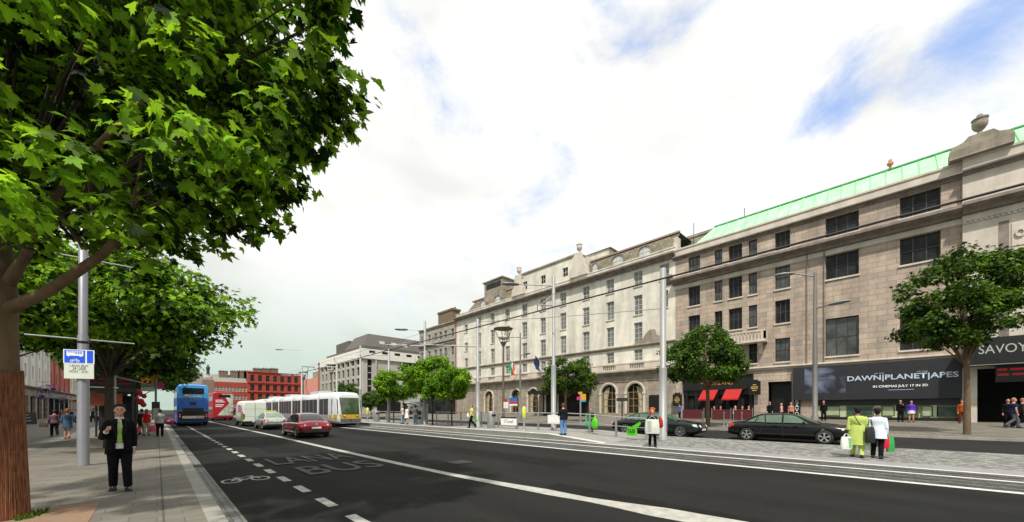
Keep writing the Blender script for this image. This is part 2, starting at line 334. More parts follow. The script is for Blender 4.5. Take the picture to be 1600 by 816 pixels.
for x in (12.75, 13.35, 14.4, 14.95):
    b = MB(); b.box(x - .03, x + .03, Y0, Y1, .001, .008); struct('tram_rail', b, mat('polished_rail', (.5, .5, .48), .3, metal=.8))
b = sheet(15.4, 16.35, Y0, 9.5, 0, 1, 1, mz); struct('median_border', b, M['slab_mauve'])
b = sheet(16.35, 20.9, Y0, 9.5, 0, 1, 4, mz); struct('median', b, M['setts_pale'])
b = sheet(15.4, 20.9, 9.5, 13, 0, 8, 5, mz)
b2 = sheet(15.4, 20.9, 13, 110, 0, 1, 1, mz); b.add(b2.v, b2.f)
b.quad((20.9, 13, .3), (20.9, 110, .3), (20.9, 110, 0), (20.9, 13, 0)); b.quad((20.9, Y0, .13), (20.9, 9.5, .13), (20.9, 9.5, 0), (20.9, Y0, 0))
b.add([(20.9, 9.5, .121), (20.9, 13, .3), (20.9, 13, 0), (20.9, 9.5, 0)], [(0, 1, 2, 3)])
b.add([(15.4, 9.5, .0), (15.4, 13, .3), (15.4, 13, 0)], [(0, 1, 2)]); b.quad((15.4, 13, .3), (15.4, 110, .3), (15.4, 110, 0), (15.4, 13, 0))
b.quad((15.4, 110, .3), (20.9, 110, .3), (20.9, 110, 0), (15.4, 110, 0))
struct('platform', b, M['platform'])
b = sheet(15.42, 15.85, 9.6, 110, .006, 60, 1, mz); struct('platform_edge_strip', b, M['stripe'])
b = sheet(20.9, 28.0, Y0, Y1, 0, 1, 2, lambda x, y: .05 + (x - 21) * .02); struct('far_road', b, M['asphalt2'])
b = MB(); b.box(28.0, 28.3, Y0, Y1, .05, .32); struct('far_kerb', b, mat('far_kerb_granite', (.25, .235, .21), .85, var=.2, tex=brick_tex(.9, 5, .01, .6, plane='xy')))
b = MB(); b.quad((28.3, Y0, .32), (43, Y0, .72), (43, Y1, .72), (28.3, Y1, .32)); b.quad((43, Y0, .72), (90, Y0, .72), (90, Y1, .72), (43, Y1, .72)); struct('far_pavement', b, M['pave'])
b = MB(); b.quad((.5, 150, .02), (60, 150, .02), (60, Y1 + 8, .02), (.5, Y1 + 8, .02)); struct('junction_road', b, M['asphalt2'])
pm = mat('asphalt_patch', (.0125, .0125, .012), .95, var=.3, scale=3, bump=.5, bscale=120, spec=.1)
for (x0, x1, y0, y1) in ((8.3, 9.5, 6.5, 14.0), (3.2, 4.3, 16.5, 20.5), (9.8, 11.2, 21, 30), (6.0, 6.6, -1, 5.2)):
    b = MB(); b.quad(*[(x + dx, y + dy, rz(x) + .0025) for (x, y), dx, dy in zip(((x0, y0), (x1, y0), (x1, y1), (x0, y1)), (0, .05, -.04, .03), (.06, -.03, .02, 0))]); struct('road_patch', b, pm)
def onroad(px, py, dz=.005):
    z = 0
    for _ in range(5): p = G(px, py, z); z = rz(min(max(p.x, 1), 12))
    return Vector((p.x, p.y, z + dz))
# long white line between the bus lane and the traffic lane
up = [(346, 662.6), (385, 671), (425, 679.3), (525, 701.5), (620, 722), (700, 738.5), (778, 752.5), (856, 765), (919, 777.5), (981, 786.3), (1044, 794.7), (1106, 805.6), (1162, 815), (1230, 827)]
lo = [(344, 663), (383, 672), (422, 680.6), (520, 703.5), (616, 725), (700, 743), (778, 758.2), (856, 773.8), (919, 784.5), (966, 794.7), (1012, 805.6), (1066, 815.6), (1120, 827), (1180, 840)]
b = MB(); A = [onroad(*p) for p in up]; B = [onroad(*p) for p in lo]
A = [A[0] + (A[0] - A[1]).normalized() * 70] + A; B = [B[0] + (A[0] - A[1]) + Vector((-.1, 0, 0))] + B
for i in range(len(A) - 1): b.quad(A[i], A[i + 1], B[i + 1], B[i])
struct('lane_line', b, M['paint'])
b = MB()
for k in range(-5, 45):
    y = 7.24 + 1.57 * k
    if y > 24 and k % 2 and False: continue
    b.quad((2.16, y - .4, rz(2.2) + .005), (2.33, y - .4, rz(2.3) + .005), (2.33, y + .4, rz(2.3) + .005), (2.16, y + .4, rz(2.2) + .005))
struct('cycle_lane_dashes', b, M['paint'])
def flattext(body, x0, x1, y0, y1):
    o = text('lane_lettering', body, x1 - x0, y1 - y0, M['paint_old'], (x0, y0, rz((x0 + x1) / 2) + .012), (1, 0, .0068), (0, 1, 0), None, bold=.012)
    tag(o, kind='structure')
flattext('LANA', 2.6, 5.0, 13.0, 14.9); flattext('BUS', 2.85, 4.95, 10.4, 12.1)
b = MB(); zz = rz(1.5) + .006
def ring(cx, cy, r, w, n=24):
    for k in range(n):
        a0, a1 = 2 * math.pi * k / n, 2 * math.pi * (k + 1) / n
        b.quad(*[(cx + rr * math.cos(a), cy + rr * 1.6 * math.sin(a), zz) for rr, a in ((r, a0), (r, a1), (r - w, a1), (r - w, a0))])
ring(1.28, 10.95, .2, .045); ring(1.86, 10.95, .2, .045)
def stroke(p, q, w=.022):
    p, q = Vector(p), Vector(q); d = (q - p).normalized(); n = Vector((-d.y, d.x)) * w
    b.quad(*[(v.x, v.y, zz + .0005) for v in (p + n, q + n, q - n, p - n)])
for p, q in (((1.28, 10.95), (1.42, 11.35)), ((1.42, 11.35), (1.78, 11.35)), ((1.42, 11.3), (1.56, 10.95)), ((1.56, 10.95), (1.78, 11.35)), ((1.86, 10.95), (1.72, 11.5)), ((1.66, 11.5), (1.8, 11.5)), ((1.36, 11.45), (1.48, 11.45)), ((1.28, 10.95), (1.56, 10.95))): stroke(p, q)
struct('bicycle_marking', b, M['paint'])
b = MB(); b.quad((-2.9, 8.1, .006), (-.72, 8.1, .006), (-.72, 9.75, .006), (-2.9, 9.75, .006)); struct('tree_pit', b, M['pit'])
b = MB(); b.quad((-2.4, 22.4, .006), (-.7, 22.4, .006), (-.7, 24.2, .006), (-2.4, 24.2, .006)); struct('tree_pit', b, M['pit'])
b = MB(); b.quad((-3.65, 12, .005), (-3.3, 12, .005), (-3.3, 90, .005), (-3.65, 90, .005)); struct('dark_paving_strip', b, mat('dark_paving_strip', (.11, .108, .10), .85, tex=brick_tex(.3, .3, .01, .6, plane='xy')))
b = MB()                                # joint line along the pavement, parallel to the kerb
b.quad((.06, Y0, .004), (.085, Y0, .004), (.085, 60, .004), (.06, 60, .004)); struct('paving_joint', b, mat('dark_joint', (.07, .068, .06), .9))
iron = mat('iron_cover', (.06, .055, .05), .6, metal=.4)
for (x, y, w, l) in ((.87, 14.6, .1, .25), (.87, 23.5, .1, .25), (-4.9, 24.0, .35, .25), (-4.6, 20.2, .3, .25), (6.9, 9.5, .3, .3)):
    b = MB(); z = rz(x) if x > 1 else (0 if x < .5 else -.062)
    for i in range(7):
        yy = y - l + 2 * l * i / 7; b.box(x - w, x + w, yy, yy + l * .2, z + .002, z + .012)
    b.box(x - w - .02, x - w, y - l, y + l, z + .002, z + .014); b.box(x + w, x + w + .02, y - l, y + l, z + .002, z + .014)
    struct('drain_grate', b, iron)
# ================================================================ buildings
def Teast(W): return lambda u, z, w: (W + w, u, z)          # facade on the right of the street, facing it
def Twest(W): return lambda u, z, w: (W - w, u, z)          # facade on the left
def Tend(Y): return lambda u, z, w: (u, Y + w, z)           # wall facing down the street
def wall_with_holes(b, T, u0, u1, z0, z1, holes, rd=.3, mi=0):
    us = sorted(set([u0, u1] + [h[0] for h in holes] + [h[1] for h in holes])); us = [u for u in us if u0 - 1e-6 <= u <= u1 + 1e-6]
    zs = sorted(set([z0, z1] + [h[2] for h in holes] + [h[3] for h in holes])); zs = [z for z in zs if z0 - 1e-6 <= z <= z1 + 1e-6]
    for i in range(len(us) - 1):
        j = 0
        while j < len(zs) - 1:
            cu = (us[i] + us[i + 1]) / 2
            inh = lambda k: any(h[0] < cu < h[1] and h[2] < (zs[k] + zs[k + 1]) / 2 < h[3] for h in holes)
            if inh(j): j += 1; continue
            k = j
            while k < len(zs) - 1 and not inh(k): k += 1
            b.quad(T(us[i], zs[j], 0), T(us[i + 1], zs[j], 0), T(us[i + 1], zs[k], 0), T(us[i], zs[k], 0), mi=mi); j = k
    for h in holes:
        a, c, d, e = h[:4]
        b.quad(T(a, d, 0), T(a, e, 0), T(a, e, rd), T(a, d, rd), mi=mi); b.quad(T(c, d, 0), T(c, e, 0), T(c, e, rd), T(c, d, rd), mi=mi)
        b.quad(T(a, e, 0), T(c, e, 0), T(c, e, rd), T(a, e, rd), mi=mi); b.quad(T(a, d, 0), T(c, d, 0), T(c, d, rd), T(a, d, rd), mi=mi)
def window(parent, T, u0, u1, z0, z1, w, nx, nz, fm, gm, bw=.07, name='window', sill=None, bars=.03):
    b = MB(); e = .003
    b.mbox(T, u0 + e, u0 + bw, z0 + e, z1 - e, w - .05, w + .04); b.mbox(T, u1 - bw, u1 - e, z0 + e, z1 - e, w - .05, w + .04)
    b.mbox(T, u0 + bw, u1 - bw, z0 + e, z0 + bw, w - .05, w + .04); b.mbox(T, u0 + bw, u1 - bw, z1 - bw, z1 - e, w - .05, w + .04)
    for i in range(1, nx):
        u = u0 + (u1 - u0) * i / nx; b.mbox(T, u - bars, u + bars, z0 + bw, z1 - bw, w - .035, w + .01)
    for i in range(1, nz):
        z = z0 + (z1 - z0) * i / nz; b.mbox(T, u0 + bw, u1 - bw, z - bars, z + bars, w - .03, w + .008)
    o = part(name, b, fm, parent)
    p = MB(); p.quad(T(u0 + .01, z0 + .01, w), T(u1 - .01, z0 + .01, w), T(u1 - .01, z1 - .01, w), T(u0 + .01, z1 - .01, w)); part('pane', p, gm, o)
    if sill is not None:
        s = MB(); s.mbox(T, u0 - .08, u1 + .08, z0 - .14, z0 - .002, -.10, w - .06); part('sill', s, sill, o)
    return o
def urn(b, c, h, n=16, q=1):
    r = h * .235 * q; b.lathe([(r * .7, 0), (r * .7, h * .06), (r * .35, h * .11), (r * .3, h * .2), (r * .65, h * .28), (r * .95, h * .42), (r, h * .58), (r * .86, h * .68), (r * 1.06, h * .72), (r * 1.06, h * .76), (r * .6, h * .81), (r * .34, h * .87), (r * .42, h * .92), (.01, h)], c, n)
def balusters(b, T, u0, u1, z0, z1, w, r=.07, step=.28):
    n = max(2, int((u1 - u0) / step))
    for i in range(n):
        u = u0 + (u1 - u0) * (i + .5) / n; c = T(u, z0, w); h = z1 - z0
        b.lathe([(r * .8, 0), (r * .8, .06), (r * .5, .1), (r, h * .35), (r * .5, h * .7), (r * .8, h - .06), (r * .8, h)], c, 6)
# ---------------------------------------------------------------- long grey stone building with the green copper roof
W = 43.0; T = Teast(W); zb = .70
YS0, YS1, YB = -30.0, YX(1056, W), YX(1503, W)
sv = thing('stone_building', 'long grey ashlar block with bright green copper roof, cinema and pub below', 'building', (W + 8, -6, zb))
cols_px = [('n', 1075.7, 1093.7), ('s', 1116.5, 1128.6), ('n', 1138.5, 1159.5), ('s', 1169.8, 1183), ('n', 1211, 1234.5), ('big', 1290, 1342), ('big', 1406, 1470)]
holes = []; wins = []
for k, a, c in cols_px:
    u1, u0 = YX(a, W), YX(c, W)
    wins.append((k, u0, u1, 17.0, 18.75)); wins.append((k, u0, u1, 13.25, 15.4))
    if k == 'big': wins.append(('huge', u0, u1, 6.4, 9.75))
    else:
        wins.append((k, u0, u1, 9.95, 12.15)); wins.append((k, u0, u1, 6.25 if k != 's' else 6.3, 8.5))
for (u0, u1) in ((-14.0, -11.2), (-19.5, -16.6), (-25.5, -22.6)):
    for z0, z1 in ((17.0, 18.75), (13.25, 15.0), (6.4, 9.75)): wins.append(('big', u0, u1, z0, z1))
EN = (YX(1237, W), YX(1200, W))                      # recessed doorway
DW = (YX(1501, W), YX(1272, W))                      # display windows under the hoarding
PB = (YX(1178, W), YX(1068, W))                      # pub front
CE = (-24.0, YX(1512, W))                            # cinema entrance
low = [(EN[0], EN[1], zb, 4.35), (DW[0], DW[1], zb + .05, 2.9), (PB[0], PB[1], zb, 4.35), (CE[0], CE[1], zb, 4.6)]
wl = MB()
wall_with_holes(wl, T, YB, YS1, zb, 19.6, [w[1:] for w in wins if w[1] > YB] + [h for h in low if h[0] > YB - 1e-6 and h[1] <= YS1], .35)
wl.quad((W, YS1, zb), (W + 16, YS1, zb), (W + 16, YS1, 19.6), (W, YS1, 19.6))
part('wall', wl, M['stone_grey'], sv)
wl = MB(); TB = Teast(W - .35)
wall_with_holes(wl, TB, YS0, YB - .002, zb, 19.6, [w[1:] for w in wins if w[1] < YB] + [(CE[0], CE[1] - .4, zb, 4.6)], .35)
wl.quad((W - .35, YB - .002, zb), (W, YB - .002, zb), (W, YB - .002, 19.6), (W - .35, YB - .002, 19.6))
part('end_bay_wall', wl, M['stone_pale'], sv)  # paler stone colour stands in for the stronger light on this bay
wl = MB(); wl.quad((W, YS0, zb), (W + 16, YS0, zb), (W + 16, YS0, 19.6), (W, YS0, 19.6)); wl.quad((W + 16, YS0, zb), (W + 16, YS1, zb), (W + 16, YS1, 19.6), (W + 16, YS0, 19.6))
part('rear_wall', wl, M['stone_grey'], sv)
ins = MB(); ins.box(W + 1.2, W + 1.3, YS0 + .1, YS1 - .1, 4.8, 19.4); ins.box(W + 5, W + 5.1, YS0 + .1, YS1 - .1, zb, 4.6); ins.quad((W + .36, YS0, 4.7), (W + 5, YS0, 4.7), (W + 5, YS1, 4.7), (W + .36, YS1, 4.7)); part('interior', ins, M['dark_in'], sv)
for k, u0, u1, z0, z1 in wins:
    TT = T if u0 > YB else TB
    nx = {'n': 3, 's': 2, 'big': 3, 'huge': 3}[k]; nz = 2
    window(sv, TT, u0, u1, z0, z1, .28, nx, nz, M['frame_dark'], M['glass_b'] if random.random() < .4 else M['glass'], .07, bars=.035, sill=M['stone_pale'] if random.random() < 2 else None)
# horizontal mouldings
def course(name, prof, u0, u1, m, parent, TT):       # profile of (w, z) points, w negative = outwards
    b = MB(); n = len(prof); V = [TT(u, z, w) for u in (u0, u1) for (w, z) in prof]
    b.add(V, [tuple(range(n)), tuple(range(n, 2 * n))] + [(i, (i + 1) % n, n + (i + 1) % n, n + i) for i in range(n)])
    return part(name, b, m, parent)
def corn(z0, z1, out): h = z1 - z0; return [(.05, z0), (-out * .25, z0), (-out * .35, z0 + h * .3), (-out * .8, z0 + h * .5), (-out, z0 + h * .62), (-out, z0 + h * .92), (-out * .9, z1), (.05, z1)]
for (u0, u1, TT) in ((YB, YS1 + .3, T), (YS0, YB, TB)):
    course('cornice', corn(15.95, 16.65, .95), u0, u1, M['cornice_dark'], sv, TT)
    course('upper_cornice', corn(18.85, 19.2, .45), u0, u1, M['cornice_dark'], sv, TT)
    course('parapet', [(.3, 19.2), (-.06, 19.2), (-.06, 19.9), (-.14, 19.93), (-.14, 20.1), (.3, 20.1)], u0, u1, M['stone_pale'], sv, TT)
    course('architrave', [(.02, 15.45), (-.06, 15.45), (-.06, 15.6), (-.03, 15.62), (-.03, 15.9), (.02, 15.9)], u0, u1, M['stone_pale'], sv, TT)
course('string_course', corn(5.45, 5.95, .3), EN[0] - 40, YS1, M['stone_pale'], sv, T) if False else course('string_course', corn(5.55, 5.85, .3), YB, YS1, M['stone_pale'], sv, T)
dn = MB()
u = YS0
while u < YB - .1: dn.mbox(TB, u, u + .12, 15.28, 15.42, -.1, .01); u += .24
part('dentil_band', dn, M['stone_pale'], sv)
pd = MB()                                             # shaped block under the urn
uc = YX(1531, W - .35)
prof = [(-1.45, 20.1), (-1.45, 20.75), (-1.25, 21.0), (-.8, 21.15), (-.55, 21.45), (.55, 21.45), (.8, 21.15), (1.25, 21.0), (1.45, 20.75), (1.45, 20.1)]
pd.prism(prof, -.45, .5, lambda p, q, t: TB(uc + p, q, t)); part('pediment_block', pd, M['stone_dirty'], sv)
ub = MB(); urn(ub, TB(uc, 21.45, 0), 1.6, q=1.05); part('urn', ub, M['stone_dirty'], sv)
for uu in (uc - 1.7,):
    pb = MB(); pb.mbox(TB, uu - .9, uu - .3, zb, 15.4, -.12, .01); part('pilaster', pb, M['stone_pale'], sv)
# carved panel with round ornaments by the frame edge
cp = MB(); cu_ = YX(1588, W - .35)
cp.mbox(TB, cu_ - 2.6, cu_ + .2, 13.0, 14.6, -.05, .01)
for i in range(5):
    c = TB(cu_ - .15 - i * .5, 13.85, -.07); cp.add([Vector(c) + Vector((rr, .22 * math.cos(a) * s_, .3 * math.sin(a) * s_)) for s_, rr in ((1, 0), (1, -.08), (.6, -.08), (.6, 0)) for a in [2 * math.pi * k / 12 for k in range(12)]], [(j * 12 + k, j * 12 + (k + 1) % 12, (j + 1) * 12 + (k + 1) % 12, (j + 1) * 12 + k) for j in range(3) for k in range(12)])
part('carved_panel', cp, M['stone_pale'], sv)
rc = MB(); rc.mbox(TB, cu_ + .3, cu_ + .75, 6.5, 14.9, -.012, .004); part('painted_recess_strip', rc, M['cornice_dark'], sv)  # flat dark strip on the wall face, painting the shade of a recess
# copper roof: steep slope with raised seams, ridge roll
ry0, ry1 = YS0, YX(1083, W + .8)
rf = MB(); X0, X1_, Z0_, Z1_ = W + .35, W + 2.9, 20.0, 22.55
rf.quad((X0, ry0, Z0_), (X0, ry1, Z0_), (X1_, ry1 - 1.6, Z1_), (X1_, ry0, Z1_)); rf.quad((X0, ry1, Z0_), (W + 9, ry1, Z0_), (W + 9, ry1 - 1.6, Z1_), (X1_, ry1 - 1.6, Z1_)); rf.quad((X1_, ry0, Z1_), (X1_, ry1 - 1.6, Z1_), (W + 15, ry1 - 1.6, Z1_ + .2), (W + 15, ry0, Z1_ + .2))
u = ry0 + .6
while u < ry1 - 1.7:
    rf.add([(X0, u - .03, Z0_ + .03), (X0, u + .03, Z0_ + .03), (X1_, u + .03, Z1_ + .03), (X1_, u - .03, Z1_ + .03), (X0 - .06, u, Z0_ + .09), (X1_ - .06, u, Z1_ + .09)], [(0, 4, 5, 3), (1, 4, 5, 2)]); u += .95
part('copper_roof', rf, M['copper'], sv)
rr = MB(); rr.tube([(X1_, ry0, Z1_ + .06), (X1_, ry1 - 1.6, Z1_ + .06)], .12, 8); part('ridge_roll', rr, mat('dark_verdigris', (.10, .30, .14), .7, var=.3), sv)
cb = MB(); a = YX(1120, W + 7); c = YX(1092, W + 7); cb.box(W + 6, W + 9, a, c + 1, 20, 23.6); cb.box(W + 5.9, W + 9.1, a - .1, c + 1.1, 23.6, 23.9); part('chimney', cb, M['stone_dirty'], sv)
for X_, px, z0, z1 in ((W + 7, 1163, 22.6, 25.6), (W + 6, 1084, 20, 25.4)): at = MB(); at.tube([(X_, YX(px, X_), z0), (X_, YX(px, X_), z1)], .04, 5); part('aerial', at, M['wire'], sv)
fn = MB(); fc = (W + 2.8, YX(1391, W + 2.8), 22.6); fn.lathe([(.1, 0), (.08, .25), (.2, .35), (.22, .55), (.1, .62), (.14, .75), (.02, .9)], fc, 8); part('finial', fn, mat('terracotta', (.45, .20, .13), .8), sv)
# balcony on brackets
ba = MB(); bu0, bu1 = YX(1196, W - 1.0), YX(1128, W)
ba.mbox(T, bu0, bu1, 8.25, 8.5, -1.15, 0); ba.mbox(T, bu0, bu1, 9.25, 9.4, -1.12, -.9)
ba.mbox(T, bu0, bu0 + .35, 8.5, 9.25, -1.1, -.75); ba.mbox(T, bu1 - .35, bu1, 8.5, 9.25, -1.1, -.75); ba.mbox(T, bu0, bu0 + .15, 8.5, 9.38, -1.1, 0); balusters(ba, T, bu0 + .4, bu1 - .4, 8.5, 9.25, -1.0, .09)
for uu in (bu0 + .4, bu1 - .7): ba.prism([(0, 8.25), (-.95, 8.25), (-.8, 7.9), (-.35, 7.7), (-.25, 7.2), (0, 7.1)], uu, uu + .3, lambda p, q, t: T(t, q, p))
part('balcony', ba, M['stone_pale'], sv)
for px in (1261, 1288): dp_ = MB(); u = YX(px, W); dp_.tube([(W - .1, u, 5.9), (W - .1, u, 15.9)], .045, 6); part('drainpipe', dp_, M['cornice_dark'], sv)
# doorway, display windows
dr = MB(); dr.box(W + .9, W + .98, EN[0] + .1, EN[1] - .1, zb, 4.3); 
part('recessed_door', dr, M['black_front'], sv)
db = MB(); db.box(W + .3, W + .36, DW[0] + .05, DW[1] - .05, .8, 2.0); db.mbox(T, DW[0], DW[1], .76, 1.0, .05, .3, 1); db.mbox(T, DW[0], DW[1], 2.0, 2.88, .12, .36, 1)
for px in (1276, 1317, 1371, 1399.5, 1460): u = YX(px, W); db.mbox(T, u - .2, u + .2, 1.0, 2.0, .2, .3, 0)
part('display_wall', db, [mat('pale_green_display_wall', (.42, .46, .27), .7, var=.08), M['black_front']], sv)
for i, (a, c) in enumerate(((1288, 1312), (1322, 1364), (1378, 1398), (1402, 1436), (1440, 1458), (1464, 1500))):
    u1, u0 = YX(a, W), YX(c, W); f = MB(); f.mbox(T, u0, u1, 1.1, 1.92, .2, .28); o = part('poster_case', f, mat('poster_frame', (.12, .15, .08), .5), sv)
    p = MB(); p.quad(T(u0 + .06, 1.16, .19), T(u1 - .06, 1.16, .19), T(u1 - .06, 1.86, .19), T(u0 + .06, 1.86, .19))
    part('poster', p, mat('poster_dark', (.035, .07, .05), .3, var=1.0, scale=3) if i % 2 else mat('poster_pale', (.33, .40, .25), .3, var=.25, scale=2), o)
# dark hoarding over the display windows
hb = thing('cinema_hoarding', 'wide black film hoarding with blue-white title lettering above the display windows', 'hoarding', (W - .2, YX(1380, W), 4.2))
u1, u0 = YX(1240, W), YX(1505, W)
h = MB(); h.mbox(T, u0, u1, 2.75, 5.5, -.34, -.003); h.prism([(-.34, 2.75), (-.34, 2.5), (-.1, 2.5), (-.05, 2.75)], u0, u1, lambda p, q, t: T(t, q, p)); part('board', h, mat('hoarding_black', (.012, .013, .018), .55, var=.3), hb)
def smoky(t, src, b):
    n = t.nodes.new('ShaderNodeTexNoise'); n.inputs['Scale'].default_value = 1.3; n.inputs['Detail'].default_value = 6; n.inputs['Distortion'].default_value = 1.2
    r = t.nodes.new('ShaderNodeValToRGB'); e = r.color_ramp.elements; e[0].position = .42; e[0].color = (.012, .013, .02, 1); e[1].position = .75; e[1].color = (.17, .20, .30, 1)
    t.links.new(n.outputs['Fac'], r.inputs[0]); return r.outputs[0]
pn = MB(); a1, a0 = YX(1258, W), YX(1322, W); pn.quad(T(a0, 3.1, -.345), T(a1, 3.1, -.345), T(a1, 5.4, -.345), T(a0, 5.4, -.345)); part('picture_panel', pn, mat('smoky_blue_picture', (.1, .1, .1), .5, tex=smoky), hb)
lt = mat('title_lettering', (.42, .52, .62), .5, var=.15); Wt = W - .37
ea, eb = YX(1324, Wt), YX(1498, Wt)
text('title_lettering', 'DAWN|PLANET|APES', ea - eb, .55, lt, (Wt, ea, 3.95), (0, -1, 0), (0, 0, 1), hb, bold=.02)
text('title_lettering', 'OF THE', .55, .1, lt, (Wt, ea - (ea - eb) * .27, 4.56), (0, -1, 0), (0, 0, 1), hb)
text('title_lettering', 'OF THE', .55, .1, lt, (Wt, ea - (ea - eb) * .66, 4.56), (0, -1, 0), (0, 0, 1), hb)
text('date_lettering', 'IN CINEMAS JULY 17 IN 3D', YX(1364, Wt) - YX(1450, Wt), .24, M['white'], (Wt, YX(1364, Wt), 3.4), (0, -1, 0), (0, 0, 1), hb, bold=.02)
b = MB(); b.mbox(T, YX(1428, Wt), YX(1388, Wt), 3.22, 3.25, -.36, -.345); part('underline', b, lt, hb)
# canopy with the cinema's name
cn = thing('cinema_canopy', 'black canopy over the cinema entrance with large white name lettering at the right edge', 'canopy', (W - 1.0, -8, 5))
c_ = MB(); cu0, cu1 = -24.0, YX(1506, W - 1.5); c_.box(W - 1.9, W - .36, cu0, cu1, 4.75, 6.6); part('fascia', c_, M['black_front'], cn)
c_ = MB(); c_.box(W - 1.93, W - 1.9, cu0, cu1, 4.72, 4.76); part('edge_trim', c_, mat('trim_grey', (.25, .25, .24), .4), cn)
Wc = W - 1.93; s0 = YX(1529, Wc); s1 = YX(1606, Wc)
text('name_lettering', 'SAVOY', s0 - s1, .60, mat('white_lettering', (.36, .39, .35), .4), (Wc, s0, 5.5), (0, -1, 0), (0, 0, 1), cn)
c_ = MB(); e0, e1 = YX(1620, W - .9), YX(1555, W - .9); c_.box(W - 1.0, W - .9, e0, e1, 3.55, 4.7); part('display_screen', c_, M['black_front'], cn)
c_ = MB()
for (z, segs) in ((4.35, ((.05, .3), (.36, .72), (.78, .84), (.9, 1.0))), (4.0, ((.05, .34), (.42, .9), (.94, 1)))):
    for p, q in segs:
        x = p
        while x < q - .012: c_.mbox(Teast(W - 1.0), e1 - (x + .012) * (e1 - e0), e1 - x * (e1 - e0), z, z + .14, -.02, 0); x += .022
part('lit_text', c_, mat('red_led', (.3, 0, 0), .5, emit=(1, .03, .04), es=.25), cn)
# vertical name by the doorway
vs_ = thing('name_board', 'narrow black board with the name in stacked white letters beside the doorway', 'sign', (W - .2, YX(1247, W), 2))
b = MB(); b.mbox(T, YX(1251, W), YX(1240.5, W), .75, 2.58, -.12, -.003); part('board', b, M['black_front'], vs_)
for i, ch in enumerate('SAVOY'): text('letter', ch, .28, .3, M['white'], (W - .13, YX(1245.5, W) + .14, 2.2 - i * .36), (0, -1, 0), (0, 0, 1), vs_)
# pub front
pf = MB(); T2 = Teast(W); pf.mbox(T2, PB[0] + .02, PB[1] - .02, 3.75, 5.15, -.22, -.01); pf.mbox(T2, PB[0] + .02, PB[1] - .02, 5.15, 5.27, -.4, -.01)
for a in np.linspace(PB[0] + .1, PB[1] - .5, 7): pf.mbox(T2, a, a + .3, zb, 3.75, -.1, .1)
pf.mbox(T2, PB[0] + .02, PB[1] - .02, zb, 1.5, .0, .2); pf.mbox(T2, PB[0], PB[1], 3.2, 3.75, .0, .2)
o = part('pub_front', pf, M['black_front'], sv); pp = MB(); pp.mbox(T2, PB[0], PB[1], 1.5, 3.2, .24, .26); part('pane', pp, M['glass'], o)
text('name_lettering', 'MADIGANS', YX(1095, W - .25) - YX(1145, W - .25), .42, mat('gold_lettering', (.42, .20, .05), .5), (W - .235, YX(1095, W - .25), 4.25), (0, -1, 0), (0, 0, 1), sv)
for (a, c) in ((1088, 1128), (1124, 1166)):
    u1, u0 = YX(a, W - 1.2), YX(c, W); aw = MB(); s_ = (u1 - u0)
    aw.prism([(-.22, 3.75), (-1.7, 2.75), (-1.7, 2.6), (-1.66, 2.6), (-1.66, 2.72), (-.22, 3.69)], u0 + .3, u1 - .35, lambda p, q, t: T(t, q, p)); part('awning', aw, M['red'], sv)
for px, z0 in ((1061, 2.05), (1181, 3.1)):
    u = YX(px, W); ps = thing('hanging_sign', 'black pub sign with gold lettering left of the red awnings' if px < 1100 else 'black pub sign with gold lettering right of the red awnings', 'sign', (W - .3, u, z0 + .7))
    b = MB(); b.box(W - .55, W - .45, u - .5, u + .5, z0, z0 + 1.35); b.box(W - .52, W - .48, u - .3, u + .3, z0 + 1.35, z0 + 1.5); part('board', b, M['black_front'], ps)
    b = MB(); b.box(W - .52, W - .0, u - .03, u + .03, z0 + 1.1, z0 + 1.16); part('bracket', b, M['wire'], ps)
    b = MB(); [b.box(W - .57, W - .553, u - w_, u + w_, z0 + q, z0 + q + .09) for q, w_ in ((.95, .15), (.75, .3), (.6, .3), (.4, .2))]; part('gold_lines', b, mat('gold_leaf', (.45, .30, .08), .4), ps)
# ---------------------------------------------------------------- cream hotel
YG0, YG1 = YS1 + .02, YX(713, W)
ht = thing('hotel', 'long cream stone hotel with tiled mansard roof, rooftop urns and arched ground floor windows', 'hotel', (W + 8, 38, zb))
cpx = [997, 953.5, 915.7, 880, 848.5, 819.7, 793, 769.7, 748.5]
ccy = [YX(p, W) for p in cpx]
holes = []; hw = []
for i, y in enumerate(ccy):
    for z0, z1 in ((17.05, 18.85), (13.5, 15.9), (9.95, 12.5), (7.75, 9.15)): hw.append((y - .55, y + .55, z0, z1))
for px in (728.5,):
    y = YX(px, W)
    for z0, z1 in ((16.6, 18.1), (13.0, 14.6), (9.9, 11.6)): hw.append((y - .5, y + .5, z0, z1))
ye = YX(1038, W)
hw.append((ye - .55, ye + .55, 17.05, 18.85)); hw.append((ye - .45, ye + .45, 13.7, 15.7)); hw.append((ye - .4, ye + .4, 7.75, 9.15))
AR = [YX(p, W) for p in (992, 951, 862, 833, 806, 764)]
arch = [(y - 1.05, y + 1.05, 1.1, 4.9) for y in AR] 
DR = (YX(925, W), YX(845, W))
wl = MB(); wall_with_holes(wl, T, YG0, YG1, 6.7, 20.0, hw, .25); wl.quad((W, YG1, zb), (W + 14, YG1, zb), (W + 14, YG1, 19.9), (W, YG1, 19.9)); wl.quad((W + .3, YG0, 19), (W + 14, YG0, 19), (W + 14, YG0, 20.9), (W + .3, YG0, 20.9)); part('wall', wl, M['stone_cream'], ht)
wl = MB(); wall_with_holes(wl, T, YG0, YG1, zb, 6.7, arch, .4)
